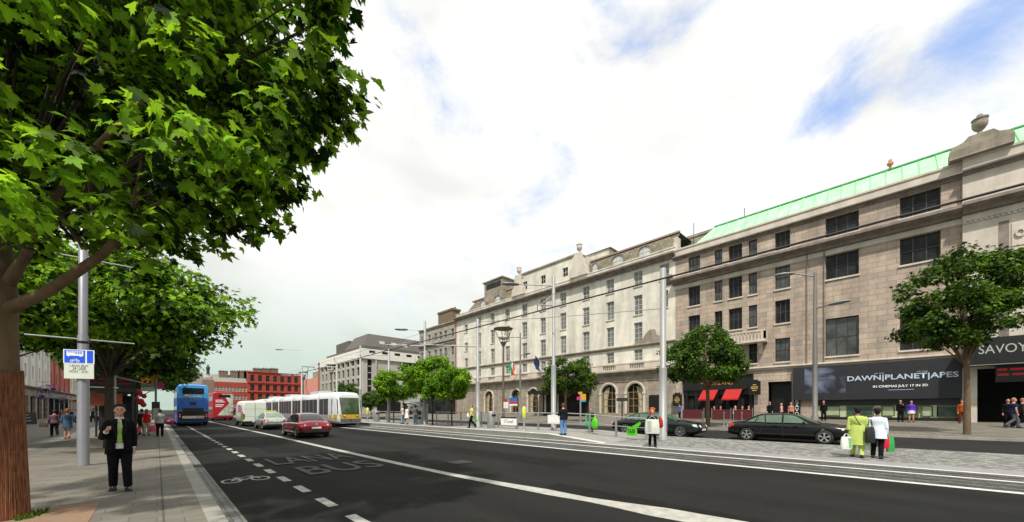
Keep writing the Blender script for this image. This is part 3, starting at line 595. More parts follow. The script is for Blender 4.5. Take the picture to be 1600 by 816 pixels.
for y in AR:                                          # round heads: spandrels left of each opening's rectangle
    r = 1.05; zc = 3.85; n = 12
    for sgn in (-1, 1):
        pts = [(y + sgn * r * math.cos(math.pi / 2 * k / n), zc + r * math.sin(math.pi / 2 * k / n)) for k in range(n + 1)]
        for k in range(n):
            (p0, q0), (p1, q1) = pts[k], pts[k + 1]
            wl.quad(T(p0, q0, 0), T(p1, q1, 0), T(p1, 4.9, 0), T(p0, 4.9, 0)); wl.quad(T(p0, q0, 0), T(p1, q1, 0), T(p1, q1, .4), T(p0, q0, .4))
part('ground_floor_wall', wl, M['stone_dirty'], ht)
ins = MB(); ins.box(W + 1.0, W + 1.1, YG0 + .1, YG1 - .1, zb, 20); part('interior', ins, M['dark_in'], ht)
for i, y in enumerate(AR):
    b = MB(); n = 16; zc = 3.85                       # moulded archivolt, proud of the wall
    for ra, rb, pr in ((1.08, 1.38, .08), (1.2, 1.3, .14)):
        for k in range(n):
            a0, a1 = math.pi * k / n, math.pi * (k + 1) / n
            V = [T(y + r * math.cos(a), zc + r * math.sin(a), w) for w in (-pr, .0) for r, a in ((ra, a0), (rb, a0), (rb, a1), (ra, a1))]
            b.add(V, [(0, 1, 2, 3), (0, 4, 5, 1), (2, 6, 7, 3), (1, 5, 6, 2), (3, 7, 4, 0)])
    for sgn in (-1, 1): b.mbox(T, y + sgn * 1.23 - .15, y + sgn * 1.23 + .15, 1.1, 3.85, -.07, .0); b.mbox(T, y + sgn * 1.23 - .2, y + sgn * 1.23 + .2, 3.6, 3.85, -.13, -.0)
    part('arch_moulding', b, M['stone_pale'], ht)
    b = MB(); b.mbox(T, y - 1.05, y - .98, 1.1, 3.85, .3, .38); b.mbox(T, y + .98, y + 1.05, 1.1, 3.85, .3, .38)
    for uu in (-.35, .35): b.mbox(T, y + uu - .03, y + uu + .03, 1.1, 4.75, .3, .36)
    for zz_ in (2.1, 3.0, 3.85): b.mbox(T, y - 1.05, y + 1.05, zz_ - .03, zz_ + .03, .31, .37)
    b.mbox(T, y - 1.05, y + 1.05, 1.1, 1.22, .3, .38)
    o = part('arched_window', b, mat('ochre_frame', (.30, .19, .06), .5), ht)
    p = MB(); p.mbox(T, y - 1.04, y + 1.04, 1.1, 4.9, .385, .39); part('pane', p, M['glass'], o)
    c2 = MB(); c2.prism([(-.9, 1.2), (-.25, 1.2), (-.45, 2.4), (-.05, 4.6), (-.6, 4.4), (-.9, 3.9)], .345, .375, lambda p_, q_, t: T(y - p_ if i % 2 else y + p_, q_, t)); part('curtain', c2, mat('cream_curtain', (.35, .34, .24), .9), o)
for (u0, u1, z0, z1) in hw: window(ht, T, u0, u1, z0, z1, .2, 2 if u1 - u0 > .9 else 1, 4 if z1 - z0 > 2 else 3, M['frame_white'], M['glass_light'], .06, bars=.018, sill=M['stone_pale'])
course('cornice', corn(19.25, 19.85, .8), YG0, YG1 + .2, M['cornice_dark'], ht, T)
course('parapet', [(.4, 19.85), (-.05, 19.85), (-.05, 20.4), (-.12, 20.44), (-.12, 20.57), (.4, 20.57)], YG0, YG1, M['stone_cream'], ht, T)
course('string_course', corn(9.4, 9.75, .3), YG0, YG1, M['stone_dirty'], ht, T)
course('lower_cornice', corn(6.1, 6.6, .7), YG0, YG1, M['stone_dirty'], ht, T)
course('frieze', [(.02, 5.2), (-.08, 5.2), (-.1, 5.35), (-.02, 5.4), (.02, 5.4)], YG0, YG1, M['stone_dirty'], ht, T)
course('balcony_wall', [(.02, 6.6), (-.3, 6.6), (-.3, 6.75), (-.22, 6.78), (.02, 6.78)], YG0, YG1, M['stone_pale'], ht, T)
bl_ = MB(); bl_.mbox(T, YG0, YG1, 7.42, 7.58, -.34, -.1)
for i, y in enumerate(ccy):
    balusters(bl_, T, y - .9, y + .9, 6.78, 7.42, -.2, .08, .26)
    nx_ = ccy[i + 1] if i + 1 < len(ccy) else YG1
    bl_.mbox(T, y + .95, nx_ - .95, 6.78, 7.42, -.3, -.05)
bl_.mbox(T, YG0, ccy[0] - .95, 6.78, 7.42, -.3, -.05); part('balustrade', bl_, M['stone_pale'], ht)
sc_ = MB(); sy = YX(1020, W); sc_.prism([(-2.2, 9.75), (-2.2, 10.1), (-1.2, 10.3), (-.8, 10.9), (-.3, 11.3), (.3, 11.3), (.5, 10.6), (1.6, 10.2), (1.6, 9.75)], -.25, -.01, lambda p, q, t: T(sy - p, q, t)); part('scroll_pediment', sc_, M['stone_dirty'], ht)
sc_ = MB(); sc_.mbox(T, YX(1052, W), YX(1036, W), 16.9 - 0, 17.25, -.5, -.01); sc_.prism([(0, 16.9), (-.45, 16.9), (-.2, 16.4), (0, 16.2)], YX(1050, W), YX(1040, W), lambda p, q, t: T(t, q, p)); part('bracket', sc_, M['cornice_dark'], ht)
# raised attic between the two urn blocks
ua, ub_ = YX(806, W), YX(908, W)
a_ = MB(); ah = [(YX(p, W) - .5, YX(p, W) + .5, 21.2, 22.5) for p in (820, 848.5, 883)]
wall_with_holes(a_, Teast(W + .02), ub_, ua, 20.55, 23.7, ah, .2)
for u in (ub_, ua): a_.quad((W + .02, u, 20.5), (W + 8, u, 20.5), (W + 8, u, 23.7), (W + .02, u, 23.7))
a_.quad((W + .02, ub_, 23.7), (W + 8, ub_, 23.7), (W + 8, ua, 23.7), (W + .02, ua, 23.7)); part('attic', a_, M['stone_cream'], ht)
course('attic_coping', [(.3, 23.7), (-.15, 23.7), (-.15, 23.95), (.3, 23.98)], ub_, ua, M['stone_dirty'], ht, T)
for h_ in ah: window(ht, T, *h_, .18, 2, 2, M['frame_white'], M['glass'], .06, bars=.02)
for i, px in enumerate((811, 905)):
    u = YX(px, W); b = MB(); b.prism([(-1.5, 20.55), (-1.4, 21.6), (-.95, 22.0), (-.8, 23.2), (-.95, 23.3), (-.5, 23.8), (.5, 23.8), (.95, 23.3), (.8, 23.2), (.95, 22.0), (1.4, 21.6), (1.5, 20.55)], -.3, .4, lambda p, q, t: T(u + p, q, t)); part('urn_block', b, M['stone_pale'], ht)
    b = MB(); urn(b, T(u, 23.8, .05), 1.7 if i else 1.75); part('urn', b, M['stone_pale'], ht)
# mansard roof with round headed dormers
for (u0, u1, hip) in ((YG0 + .35, ub_ - .1, 1), (ua + .1, YG1 - 2.5, 0)):
    b = MB(); Xa, Xb, Za, Zb = W + .4, W + 2.2, 20.4, 23.0
    b.quad((Xa, u0, Za), (Xa, u1, Za), (Xb, u1 - (1.2 if not hip else 0), Zb), (Xb, u0, Zb)); b.quad((Xb, u0, Zb), (Xb, u1, Zb), (W + 12, u1, Zb + .3), (W + 12, u0, Zb + .3))
    b.quad((Xa, u1, Za), (W + 12, u1, Za), (W + 12, u1, Zb + .3), (Xb, u1 - (1.2 if not hip else 0), Zb)); part('mansard_roof', b, M['roof_tile'], ht)
    b = MB(); b.mbox(T, u0, u1, 23.0, 23.2, 2.0, 2.3); part('roof_kerb', b, mat('pinkish_lead', (.30, .20, .17), .8), ht)
for px, wd in ((1009.5, .95), (967.5, .95), (932, .55), (780, .9), (757, .9)):
    u = YX(px, W + .9); b = MB(); ww = wd; n = 8
    pts = [(-ww, 20.5), (-ww, 21.5)] + [(-ww * math.cos(math.pi * k / n), 21.5 + .6 * math.sin(math.pi * k / n)) for k in range(1, n)] + [(ww, 21.5), (ww, 20.5)]
    inn = [(p * .8, 20.6 + (q - 20.5) * .86) for p, q in pts]
    k = len(pts)
    V = [T(u + p, q, .45) for p, q in pts] + [T(u + p, q, .45) for p, q in inn] + [T(u + p, q, 2.0) for p, q in pts] + [T(u + p, q, .6) for p, q in inn]
    b.add(V, [(i, (i + 1) % k, k + (i + 1) % k, k + i) for i in range(k)] + [(i, (i + 1) % k, 2 * k + (i + 1) % k, 2 * k + i) for i in range(k)] + [(k + i, k + (i + 1) % k, 3 * k + (i + 1) % k, 3 * k + i) for i in range(k)])
    o = part('dormer', b, M['cornice_dark'], ht)
    p_ = MB(); p_.add([T(u + p, q, .58) for p, q in inn], [tuple(range(k))]); part('pane', p_, mat('bright_dormer_glass', (.42, .44, .42), .15, var=.3, scale=2), o)
    p_ = MB(); p_.mbox(T, u - .03, u + .03, 20.65, 22.0, .54, .58); p_.mbox(T, u - ww * .75, u + ww * .75, 21.25, 21.3, .54, .58); part('glazing_bar', p_, M['frame_white'], o)
b = MB(); u = YX(942, W + 5); b.box(W + 3, W + 8, u - 2.2, u + 3, 22.8, 24.6); b.add([(W + 2.8, u - 2.6, 24.6), (W + 8.2, u - 2.6, 24.6), (W + 8.2, u + 3.3, 24.6), (W + 2.8, u + 3.3, 24.6), (W + 5.5, u + .3, 25.4)], [(0, 1, 4), (1, 2, 4), (2, 3, 4), (3, 0, 4)]); part('roof_hut', b, M['stone_cream'], ht)
b = MB(); u = YX(787, W + 3); b.box(W + 1.2, W + 6, u - 1.6, u + 3.4, 21.5, 25.3); b.box(W + 1.0, W + 6.2, u - 1.8, u + 3.8, 25.3, 25.5); part('lift_house', b, M['stone_dirty'], ht)
b = MB(); b.mbox(Teast(W + 1.2), u - 1.2, u + 2.8, 23.9, 24.9, -.02, 0); part('lift_house_window', b, M['glass'], ht)
b = MB(); b.box(W + .2, W + 1.2, YG0 - .1, YG0 + .3, 20, 21.7); part('party_wall', b, M['stone_pale'], ht)
# hotel canopy on posts over the entrance, flags on poles
b = MB(); b.box(W - 3.0, W - .1, DR[0], DR[1], 3.95, 4.4); part('entrance_canopy', b, M['black_front'], ht)
b = MB(); b.mbox(T, DR[0] + .5, DR[1] - .5, zb, 3.9, -.06, -.01); part('entrance_doors', b, M['glass'], ht)
b = MB(); b.mbox(T, YX(1030, W), YX(1014, W), zb, 3.4, -.06, -.01); part('side_door', b, M['black_front'], ht)
def flag(name, label, px, z, cols, L=2.3):
    u = YX(px, W - 1.5); f = thing(name, label, 'flag', (W - .1, u, z)); p0 = Vector((W - .1, u, z)); p1 = p0 + Vector((-2.4, 0, 1.7))
    b = MB(); b.tube([p0, p1], [.05, .03], 6); part('flagpole', b, M['white'], f)
    n = len(cols)
    for k, c in enumerate(cols):                      # hanging cloth in folds
        b = MB(); V = []; m_ = 8
        for j in range(m_ + 1):
            for i in (0, 1):
                s = (k + i) / n; z_ = -j / m_ * 2.1; base = p1.lerp(p0, .05 + .45 * s)
                V.append(base + Vector((.12 * math.sin(j * 1.1 + s * 5), .25 * math.sin(s * 7 + j * .5) * (j / m_) + .1 * j / m_, z_ + .35 * s * (j / m_))))
        b.add(V, [(2 * j, 2 * j + 1, 2 * j + 3, 2 * j + 2) for j in range(m_)], 0, True); part('cloth', b, c, f)
gf = mat('flag_green', (.02, .28, .10), .8); wf = mat('flag_white', (.7, .7, .66), .8); of = mat('flag_orange', (.75, .10, .04), .8); bf = mat('flag_navy', (.012, .022, .10), .8)
flag('flag', 'green white and orange flag hanging from the hotel front', 803, 8.0, [gf, wf, of])
flag('flag', 'dark blue flag hanging from the hotel front beside the tree', 842, 8.2, [bf])
# ---------------------------------------------------------------- narrow grey house with the tall chimney
YC0, YC1 = YG1 + .02, YX(655.5, W)
gh = thing('stone_house', 'narrow grey stone building with a tall brown chimney, next to the hotel', 'building', (W + 8, 66, zb))
hw = []
for px in (659, 670.7, 680.7, 688.4, 696.2, 707):
    y = YX(px, W)
    for z0, z1 in ((16.5, 18.1), (12.7, 14.5), (9.6, 11.4), (6.3, 8.2)): hw.append((y - .5, y + .5, z0, z1))
wl = MB(); wall_with_holes(wl, T, YC0, YC1, zb, 19.3, hw, .25); wl.quad((W, YC1, zb), (W + 14, YC1, zb), (W + 14, YC1, 19.3), (W, YC1, 19.3)); wl.quad((W, YC0, 19.3), (W + 14, YC0, 19.3), (W + 14, YC1, 19.3), (W, YC1, 19.3)); part('wall', wl, M['granite_c'], gh)
for h_ in hw: window(gh, T, *h_, .2, 2, 2, M['frame_white'], M['glass'], .06, bars=.02)
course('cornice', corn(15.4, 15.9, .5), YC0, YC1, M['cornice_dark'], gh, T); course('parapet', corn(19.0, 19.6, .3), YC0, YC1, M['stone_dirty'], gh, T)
b = MB(); u = YX(703, W + 4); b.box(W + 3, W + 5, u - 2.4, u + 3.2, 19, 23.3); b.box(W + 2.85, W + 5.15, u - 2.6, u + 3.4, 23.3, 23.7)
for k in range(7): b.lathe([(.2, 0), (.16, .5)], (W + 4, u - 2 + k * .8, 23.7), 8)
part('chimney', b, mat('brown_brick_chimney', (.16, .11, .07), .9, var=.2, tex=brick_tex(.3, .12, .015, .8)), gh)
b = MB(); b.tube([(W - .1, YC0, .7), (W - .1, YC0, 19)], .08, 6); part('drainpipe', b, mat('red_pipe', (.30, .05, .04), .6), gh)
b = MB(); b.mbox(T, YC0 + .3, YC1 - .3, zb, 4.2, -.06, -.01); part('shop_front', b, M['glass'], gh)
# ---------------------------------------------------------------- modern office block across the side street
XD = 36.0; YD = YX(567, XD); YD1 = YX(502, XD)
mo = thing('office_block', 'modern pale concrete office block with dark mansard storey and strip windows', 'building', (XD + 8, YD + 15, .5))
d_ = dep(XD, YD); TD = Teast(XD); TE = Tend(YD)
XE = XY(656, YD) + 3
zt0, zt1 = ZP(560, XD, YD), ZP(544.5, XD, YD)
b = MB(); zg0 = .4; nb = 9; hs = []; L = (YD1 - YD)
for k in range(nb):
    u0 = YD + 1 + k * (L - 1) / nb
    for q in range(4): hs.append((u0 + .5, u0 + (L - 1) / nb - .5, 4.6 + q * 2.75, 4.6 + q * 2.75 + 2.1))
wall_with_holes(b, TD, YD, YD1, zg0, zt0, hs, .4); part('street_wall', b, M['concrete'], mo)
for h_ in hs: window(mo, TD, *h_, .3, 2, 1, M['concrete'], M['glass'], .08, bars=.12)
for k in range(nb + 1): b = MB(); u0 = YD + 1 + k * (L - 1) / nb; b.mbox(TD, u0 - .15, u0 + .15, zg0, zt0, -.35, -.01); part('fin', b, M['concrete'], mo)
sw = (XY(574, YD), XY(581.5, YD)); bw = (XY(630, YD), XY(654, YD))
hs = [(sw[0], sw[1], 1.0, zt0 - .1), (bw[0], bw[1], ZP(600, XD + 5, YD), ZP(563, XD + 5, YD))]
b = MB(); wall_with_holes(b, TE, XD, XE, zg0, zt0, hs, .35); part('end_wall', b, M['concrete'], mo)
window(mo, TE, *hs[0], .25, 1, 8, M['concrete'], M['glass'], .1, bars=.1); window(mo, TE, *hs[1], .25, 3, 4, M['concrete'], M['glass'], .1, bars=.08)
for px in (587, 627): b = MB(); x = XY(px, YD); b.mbox(TE, x - .18, x + .18, zg0, zt1, -.3, -.01); part('pier', b, M['concrete'], mo)
b = MB(); b.box(XD - .4, XE, YD - .4, YD1, zt0, zt1); part('white_band', b, M['concrete_white'], mo)
for i in range(5): b = MB(); x0 = XD + 1.4 + i * (XE - XD - 2) / 5; b.mbox(TE, x0, x0 + 1.5, zt1 - .95, zt1 - .35, -.43, -.39); part('band_window', b, M['glass'], mo)
b = MB(); zr = ZP(522, XD + 3, YD + 2); s_ = 2.2
b.box(XD + .1, XE, YD + .1, YD + 12, zt1, zt1 + .8)
V = [(XD + .2, YD + .2), (XE, YD + .2), (XE, YD + 13), (XD + .2, YD + 13)]; V2 = [(XD + s_, YD + s_), (XE, YD + s_), (XE, YD + 11), (XD + s_, YD + 11)]
b.add([(x, y, zt1 + .8) for x, y in V] + [(x, y, zr) for x, y in V2], [(0, 1, 5, 4), (1, 2, 6, 5), (2, 3, 7, 6), (3, 0, 4, 7), (4, 5, 6, 7)]); b.box(XD + 1.2, XE, YD + 13, YD1 - 1, zt1, zt1 + 1.2)
b.box(XD + 3, XE, YD1 - 14, YD1 - 4, zt1, zt1 + 4.6); part('mansard_storey', b, mat('dark_cladding', (.10, .09, .08), .85, var=.2), mo)
for i in range(3): b = MB(); x0 = XD + 4.6 + i * 3.2; b.box(x0, x0 + 1.3, YD + .75, YD + 1.5, zt1 + 1.7, zt1 + 2.5); part('roof_window', b, mat('pale_skylight', (.55, .56, .55), .3), mo)
b = MB(); b.quad((XE, YD, zg0), (XE, YD1, zg0), (XE, YD1, zt1), (XE, YD, zt1)); b.quad((XD, YD1, zg0), (XE, YD1, zg0), (XE, YD1, zt1), (XD, YD1, zt1)); part('back_wall', b, M['concrete'], mo)
b = MB(); b.box(XD - 1.6, XD - .02, YD - .5, YD1 - 2, 3.6, 4.0); part('street_canopy', b, M['concrete'], mo)
b = MB(); b.mbox(TE, sw[1] + 1, bw[0] + 1, .5, 3.6, -.06, -.01); part('shop_front', b, M['black_front'], mo)
# ---------------------------------------------------------------- pink house, beyond
XP = 38.0; ya, yb2 = YX(500, XP), YX(474, XP); pk = thing('pink_house', 'pink rendered building with a tall brown chimney stack, left of the office block', 'house', (XP + 6, ya + 12, .5))
zt = ZP(589, XP, ya + 1); b = MB(); b.box(XP, XP + 12, ya + .5, yb2, .4, zt); part('wall', b, M['pinkwall'], pk)
b = MB(); b.box(XP - .3, XP + 1.2, ya - 1.2, ya + 1, .4, ZP(567, XP, ya)); part('chimney', b, mat('brown_stack', (.20, .09, .05), .9), pk)
b = MB(); b.box(XP + 2, XP + 10, ya + 6, yb2 - 4, zt, zt + 2.6); part('roof', b, M['stone_dirty'], pk)
# ---------------------------------------------------------------- red brick terrace closing the street
YR = 200.0; TR = Tend(YR); xa, xb = XY(333, YR), XY(386, YR); xc = XY(476, YR)
rt = thing('red_brick_terrace', 'red brick terrace with grey slate roof and tall chimneys closing the end of the street', 'terrace', ((xa + xc) / 2, YR + 5, .3))
d_ = dep(xb, YR); z1 = ZP(596, xa, YR); z2 = ZP(586, xc, YR); hs = []
n = 10
for k in range(n):
    x = xa + (k + .5) * (xb - xa) / n
    for q in range(4): hs.append((x - .5, x + .5, 2.4 + q * 3.6, 2.4 + q * 3.6 + 1.9))
b = MB(); wall_with_holes(b, TR, xa, xb, .0, z1, [h for h in hs if h[3] < z1], .3); part('wall', b, M['redbrick'], rt)
for h_ in hs:
    if h_[3] < z1: window(rt, TR, *h_, .2, 1, 2, M['frame_white'], M['glass_light'], .14, bars=.07)
hs = []; TR2 = Tend(YR - 1.5); n = 8
for k in range(n):
    x = xb + (k + .6) * (xc - xb) / n
    for q in range(4): hs.append((x - .75, x + .75, 1.8 + q * 4.2, 1.8 + q * 4.2 + 2.8))
b = MB(); wall_with_holes(b, TR2, xb, xc, 0, z2, hs, .3); b.quad((xb, YR - 1.5, 0), (xb, YR, 0), (xb, YR, z2), (xb, YR - 1.5, z2)); b.quad((xc, YR - 1.5, 0), (xc, YR + 10, 0), (xc, YR + 10, z2), (xc, YR - 1.5, z2)); part('corner_block_wall', b, M['redbrick'], rt)
for h_ in hs: window(rt, TR2, *h_, .2, 2, 2, M['frame_dark'], M['glass'], .12, bars=.06)
rdc = mat('red_brick_trim', (.33, .035, .02), .9, var=.2)
for z in (4.9, 9.2, 13.3, z2 - .5): course('string_course', corn(z, z + .5, .4), xb, xc, rdc, rt, TR2)
b = MB(); zq = z1; b.add([(xa, YR, z1), (xb, YR, z1), (xb, YR + 5, z1 + 3.4), (xa, YR + 5, z1 + 3.4), (xb, YR + 10, z1), (xa, YR + 10, z1)], [(0, 1, 2, 3), (3, 2, 4, 5)]); part('slate_roof', b, mat('pale_slate', (.20, .20, .18), .8, var=.2), rt)
for px in (349, 367, 378, 387, 402, 415, 428):
    x = XY(px, YR + 4); b = MB(); w_ = 2.0; zt = ZP(581, x, YR + 4) + (0 if px < 395 else 1.2); w_ = 1.55; b.box(x - w_, x + w_, YR + 3, YR + 5.5, z1 - 1, zt); b.box(x - w_ - .12, x + w_ + .12, YR + 2.88, YR + 5.62, zt, zt + .3)
    for k in range(3): b.lathe([(.2, 0), (.16, .45)], (x - .9 + k * .9, YR + 4.2, zt + .3), 6)
    part('chimney', b, mat('old_chimney_brick', (.17, .12, .09), .9, var=.3), rt)
# dark building left of the obelisk
x0, x1 = XY(280, 215), XY(316, 215); dk = thing('distant_building', 'distant dark grey building with pitched roof left of the obelisk', 'building', ((x0 + x1) / 2, 220, .3))
zt = ZP(604, x0, 215); b = MB(); b.box(x0, x1, 215, 227, 0, zt); part('wall', b, M['granite_c'], dk)
b = MB(); b.add([(x0, 215, zt), (x1, 215, zt), (x1, 221, zt + 4), (x0, 221, zt + 4), (x1, 227, zt), (x0, 227, zt)], [(0, 1, 2, 3), (3, 2, 4, 5), (0, 3, 5), (1, 2, 4)]); part('roof', b, M['slate'], dk)
for px in (296, 312): x = XY(px, 220); b = MB(); b.box(x - 1.3, x + 1.3, 219, 222, zt, zt + 6.4); part('chimney', b, M['granite_c'], dk)
# obelisk
YO = 165; xo = XY(325, YO); ob = thing('obelisk_monument', 'stone obelisk monument with a dark statue on top at the end of the street', 'monument', (xo, YO, 0))
k = dep(xo, YO) / 570; zt = ZP(579, xo, YO); b = MB()
wq = 8.0 * k; b.box(xo - wq * 1.3, xo + wq * 1.3, YO - wq, YO + wq, 0, 4.0)
b.add([(xo + sx * wq * f, YO + sy * wq * f, z) for z, f in ((4.0, 1.0), (zt - 3.3, .84)) for sx, sy in ((-1, -1), (1, -1), (1, 1), (-1, 1))] + [(xo, YO, zt - 1.6)], [(0, 1, 5, 4), (1, 2, 6, 5), (2, 3, 7, 6), (3, 0, 4, 7), (4, 5, 8), (5, 6, 8), (6, 7, 8), (7, 4, 8)])
part('shaft', b, mat('obelisk_granite', (.20, .14, .11), .9, var=.15), ob)
b = MB(); b.lathe([(1.0, 0), (.75, .5), (.6, 1.4), (.75, 1.7)], (xo, YO, zt - 3.0), 10); part('pedestal', b, M['stone_pale'], ob)
b = MB(); b.lathe([(.5, 0), (.42, 1.0), (.5, 1.6), (.6, 2.3), (.5, 2.6), (.18, 2.75), (.26, 3.0), (.25, 3.2), (.05, 3.4)], (xo, YO, zt - 1.3), 10); part('statue', b, mat('bronze_dark', (.035, .03, .025), .6), ob)
# ---------------------------------------------------------------- left side of the street
XL = -13.0; TL = Twest(XL)
def left_block(name, label, y0, y1, ztop, m, shop_m, nwin, zrow, zs=4.9):
    o = thing(name, label, 'building', (XL - 5, (y0 + y1) / 2, 0)); hs = []
    for k in range(nwin):
        u = y0 + (k + .5) * (y1 - y0) / nwin
        for z in zrow: hs.append((u - .55, u + .55, z, z + 2.0))
    b = MB(); wall_with_holes(b, TL, y0, y1, zs, ztop, hs, .3); b.quad((XL, y0, zs), (XL - 12, y0, zs), (XL - 12, y0, ztop), (XL, y0, ztop)); b.quad((XL, y1, 0), (XL - 12, y1, 0), (XL - 12, y1, ztop), (XL, y1, ztop)); part('wall', b, m, o)
    for h_ in hs: window(o, TL, *h_, .2, 1, 2, M['frame_white'], M['glass'], .07, bars=.03)
    n = max(2, int((y1 - y0) / 4)); fr = []
    for k in range(n): u = y0 + k * (y1 - y0) / n; fr.append((u + .7, u + (y1 - y0) / n - .3, .1, 3.6))
    b = MB(); wall_with_holes(b, TL, y0, y1, 0, zs, fr, .5); part('shop_wall', b, shop_m, o)
    for f_ in fr: window(o, TL, *f_, .35, 2, 1, M['frame_dark'], M['glass'], .1, name='shop_window', bars=.04)
    course('shop_cornice', corn(zs - .35, zs + .05, .5), y0, y1, M['cornice_dark'], o, TL); course('cornice', corn(ztop - .6, ztop, .6), y0, y1, m, o, TL)
    for k in range(nwin + 1): pl = MB(); u = y0 + k * (y1 - y0) / nwin; u = min(max(u, y0 + .3), y1 - .3); pl.mbox(TL, u - .28, u + .28, zs + .1, ztop - .6, -.22, -.01); part('pilaster', pl, m, o)
    return o
lw = mat('left_white_render', (.66, .64, .60), .8, var=.06)
left_block('shop_building', 'white fronted building with tall pilasters over a stone shop front, left of the street', 18, 97.5, 15, lw, M['stone_dirty'], 19, (6, 9.2, 12.2))
left_block('shop_building', 'narrow red-brown brick building beyond the white pilastered one', 97.55, 117, 14, mat('left_red_brick', (.42, .14, .11), .9, tex=brick_tex(.3, .12, .01, .8)), M['black_front'], 4, (6, 9.6))
left_block('shop_building', 'cream building with a plain curved front, farthest up on the left', 117.1, 195, 12, mat('left_cream', (.60, .57, .48), .85), mat('cream_shop', (.40, .37, .30), .8), 12, (6, 8.8))
# ================================================================ trees
def leaf_mat(name, c0, c1, trans, tw=.45, rough=.6):
    m = bpy.data.materials.new(name); m.use_nodes = True; t = m.node_tree; b = t.nodes['Principled BSDF']; o = t.nodes['Material Output']
    ge = t.nodes.new('ShaderNodeNewGeometry'); tcn = t.nodes.new('ShaderNodeTexCoord')
    n = t.nodes.new('ShaderNodeTexNoise'); n.inputs['Scale'].default_value = .9; n.inputs['Detail'].default_value = 3; t.links.new(tcn.outputs['Object'], n.inputs['Vector'])
    ad = t.nodes.new('ShaderNodeMath'); ad.operation = 'MULTIPLY_ADD'; ad.inputs[1].default_value = .55; t.links.new(ge.outputs['Random Per Island'], ad.inputs[0]); t.links.new(n.outputs['Fac'], ad.inputs[2])
    mr = t.nodes.new('ShaderNodeMapRange'); mr.inputs[1].default_value = .58; mr.inputs[2].default_value = 1.14; t.links.new(ad.outputs[0], mr.inputs[0])
    mxn = t.nodes.new('ShaderNodeMix'); mxn.data_type = 'RGBA'; mxn.inputs[6].default_value = (*c0, 1); mxn.inputs[7].default_value = (*c1, 1); t.links.new(mr.outputs[0], mxn.inputs[0])  # random dark and bright tones paint shaded and sunlit leaves into the colour
    t.links.new(mxn.outputs[2], b.inputs['Base Color']); b.inputs['Roughness'].default_value = rough; b.inputs['Specular IOR Level'].default_value = .2
    tr = t.nodes.new('ShaderNodeBsdfTranslucent'); m2_ = t.nodes.new('ShaderNodeMix'); m2_.data_type = 'RGBA'; m2_.inputs[6].default_value = (*[q * 3 for q in c0], 1); m2_.inputs[7].default_value = (*trans, 1); t.links.new(mr.outputs[0], m2_.inputs[0]); t.links.new(m2_.outputs[2], tr.inputs[0]); ms = t.nodes.new('ShaderNodeMixShader'); ms.inputs[0].default_value = tw
    t.links.new(b.outputs[0], ms.inputs[1]); t.links.new(tr.outputs[0], ms.inputs[2]); t.links.new(ms.outputs[0], o.inputs[0]); return m
M['leaf_big'] = leaf_mat('plane_leaf', (.003, .011, .001), (.25, .50, .02), (.50, .85, .035), .44)
M['leaf_dark'] = leaf_mat('street_tree_leaf', (.007, .022, .003), (.12, .23, .018), (.26, .48, .02), .32)
M['leaf_lime'] = leaf_mat('lime_green_leaf', (.02, .075, .003), (.34, .58, .022), (.42, .74, .03), .34)
M['bark'] = mat('bark', (.13, .088, .05), .95, var=.4, scale=5, bump=.6, bscale=12, stretch=(1, 1, .4))
M['bark_dark'] = mat('bark_dark', (.05, .038, .028), .95, var=.3, scale=5, bump=.4, bscale=12)
PALM = [(0, 0), (.10, .10), (.30, -.03), (.28, .12), (.50, .16), (.40, .27), (.56, .46), (.34, .45), (.30, .55), (.17, .50), (.14, .72), (0, 1.0)]
PALM = PALM + [(-x, y) for x, y in PALM[-2:0:-1]]
STAR = [(0, 0), (.38, .05), (.25, .3), (.5, .55), (.17, .55), (0, 1), (-.17, .55), (-.5, .55), (-.25, .3), (-.38, .05)]
DIAM = [(0, 0), (.38, .45), (0, 1), (-.38, .45)]
def leaf_mesh(name, centers, radii, per, size, shape, seed, m, parent, droop=.35, hollow=.55, flat=1.0):
    rng = np.random.default_rng(seed); P = []; Nn = []; U = []
    for c, r in zip(centers, radii):
        k = int(per * (r / np.mean(radii)) ** 2); d = rng.normal(size=(k, 3)); d /= np.linalg.norm(d, axis=1)[:, None]
        rad = r * (hollow + (1 - hollow) * rng.random(k) ** .7) * (1 + .25 * rng.normal(size=k).clip(-1, 1.6)); p = np.array(c)[None] + d * rad[:, None] * np.array([1, 1, .75 * flat])
        nrm = d * .55 + np.array([0, 0, .75]) + rng.normal(size=(k, 3)) * .45; P.append(p); Nn.append(nrm)
        U.append(d * np.array([1, 1, .3]) + rng.normal(size=(k, 3)) * .5 + np.array([0, 0, -droop]))
    P = np.concatenate(P); Nn = np.concatenate(Nn); U = np.concatenate(U)
    Nn /= np.linalg.norm(Nn, axis=1)[:, None]; U -= Nn * (U * Nn).sum(1)[:, None]; U /= np.linalg.norm(U, axis=1)[:, None]; S = np.cross(U, Nn)
    sh = np.array(shape); k = len(sh); sz = size * rng.uniform(.65, 1.25, len(P))
    curl = -.42 * np.abs(sh[:, 0]) - .30 * sh[:, 1] ** 2
    V = P[:, None] + sz[:, None, None] * (sh[None, :, 0, None] * S[:, None] + sh[None, :, 1, None] * U[:, None] + curl[None, :, None] * Nn[:, None])
    off = woff(parent); V = V.reshape(-1, 3) - np.array(off)[None]
    me = bpy.data.meshes.new(name); nv = len(V); nf = len(P)
    me.vertices.add(nv); me.vertices.foreach_set('co', V.ravel()); me.loops.add(nv); me.loops.foreach_set('vertex_index', np.arange(nv, dtype=np.int32))
    me.polygons.add(nf); me.polygons.foreach_set('loop_start', np.arange(0, nv, k, dtype=np.int32)); me.polygons.foreach_set('loop_total', np.full(nf, k, dtype=np.int32))
    me.materials.append(m); me.update(calc_edges=True)
    o = bpy.data.objects.new(name, me); COL.objects.link(o); o.parent = parent; return o
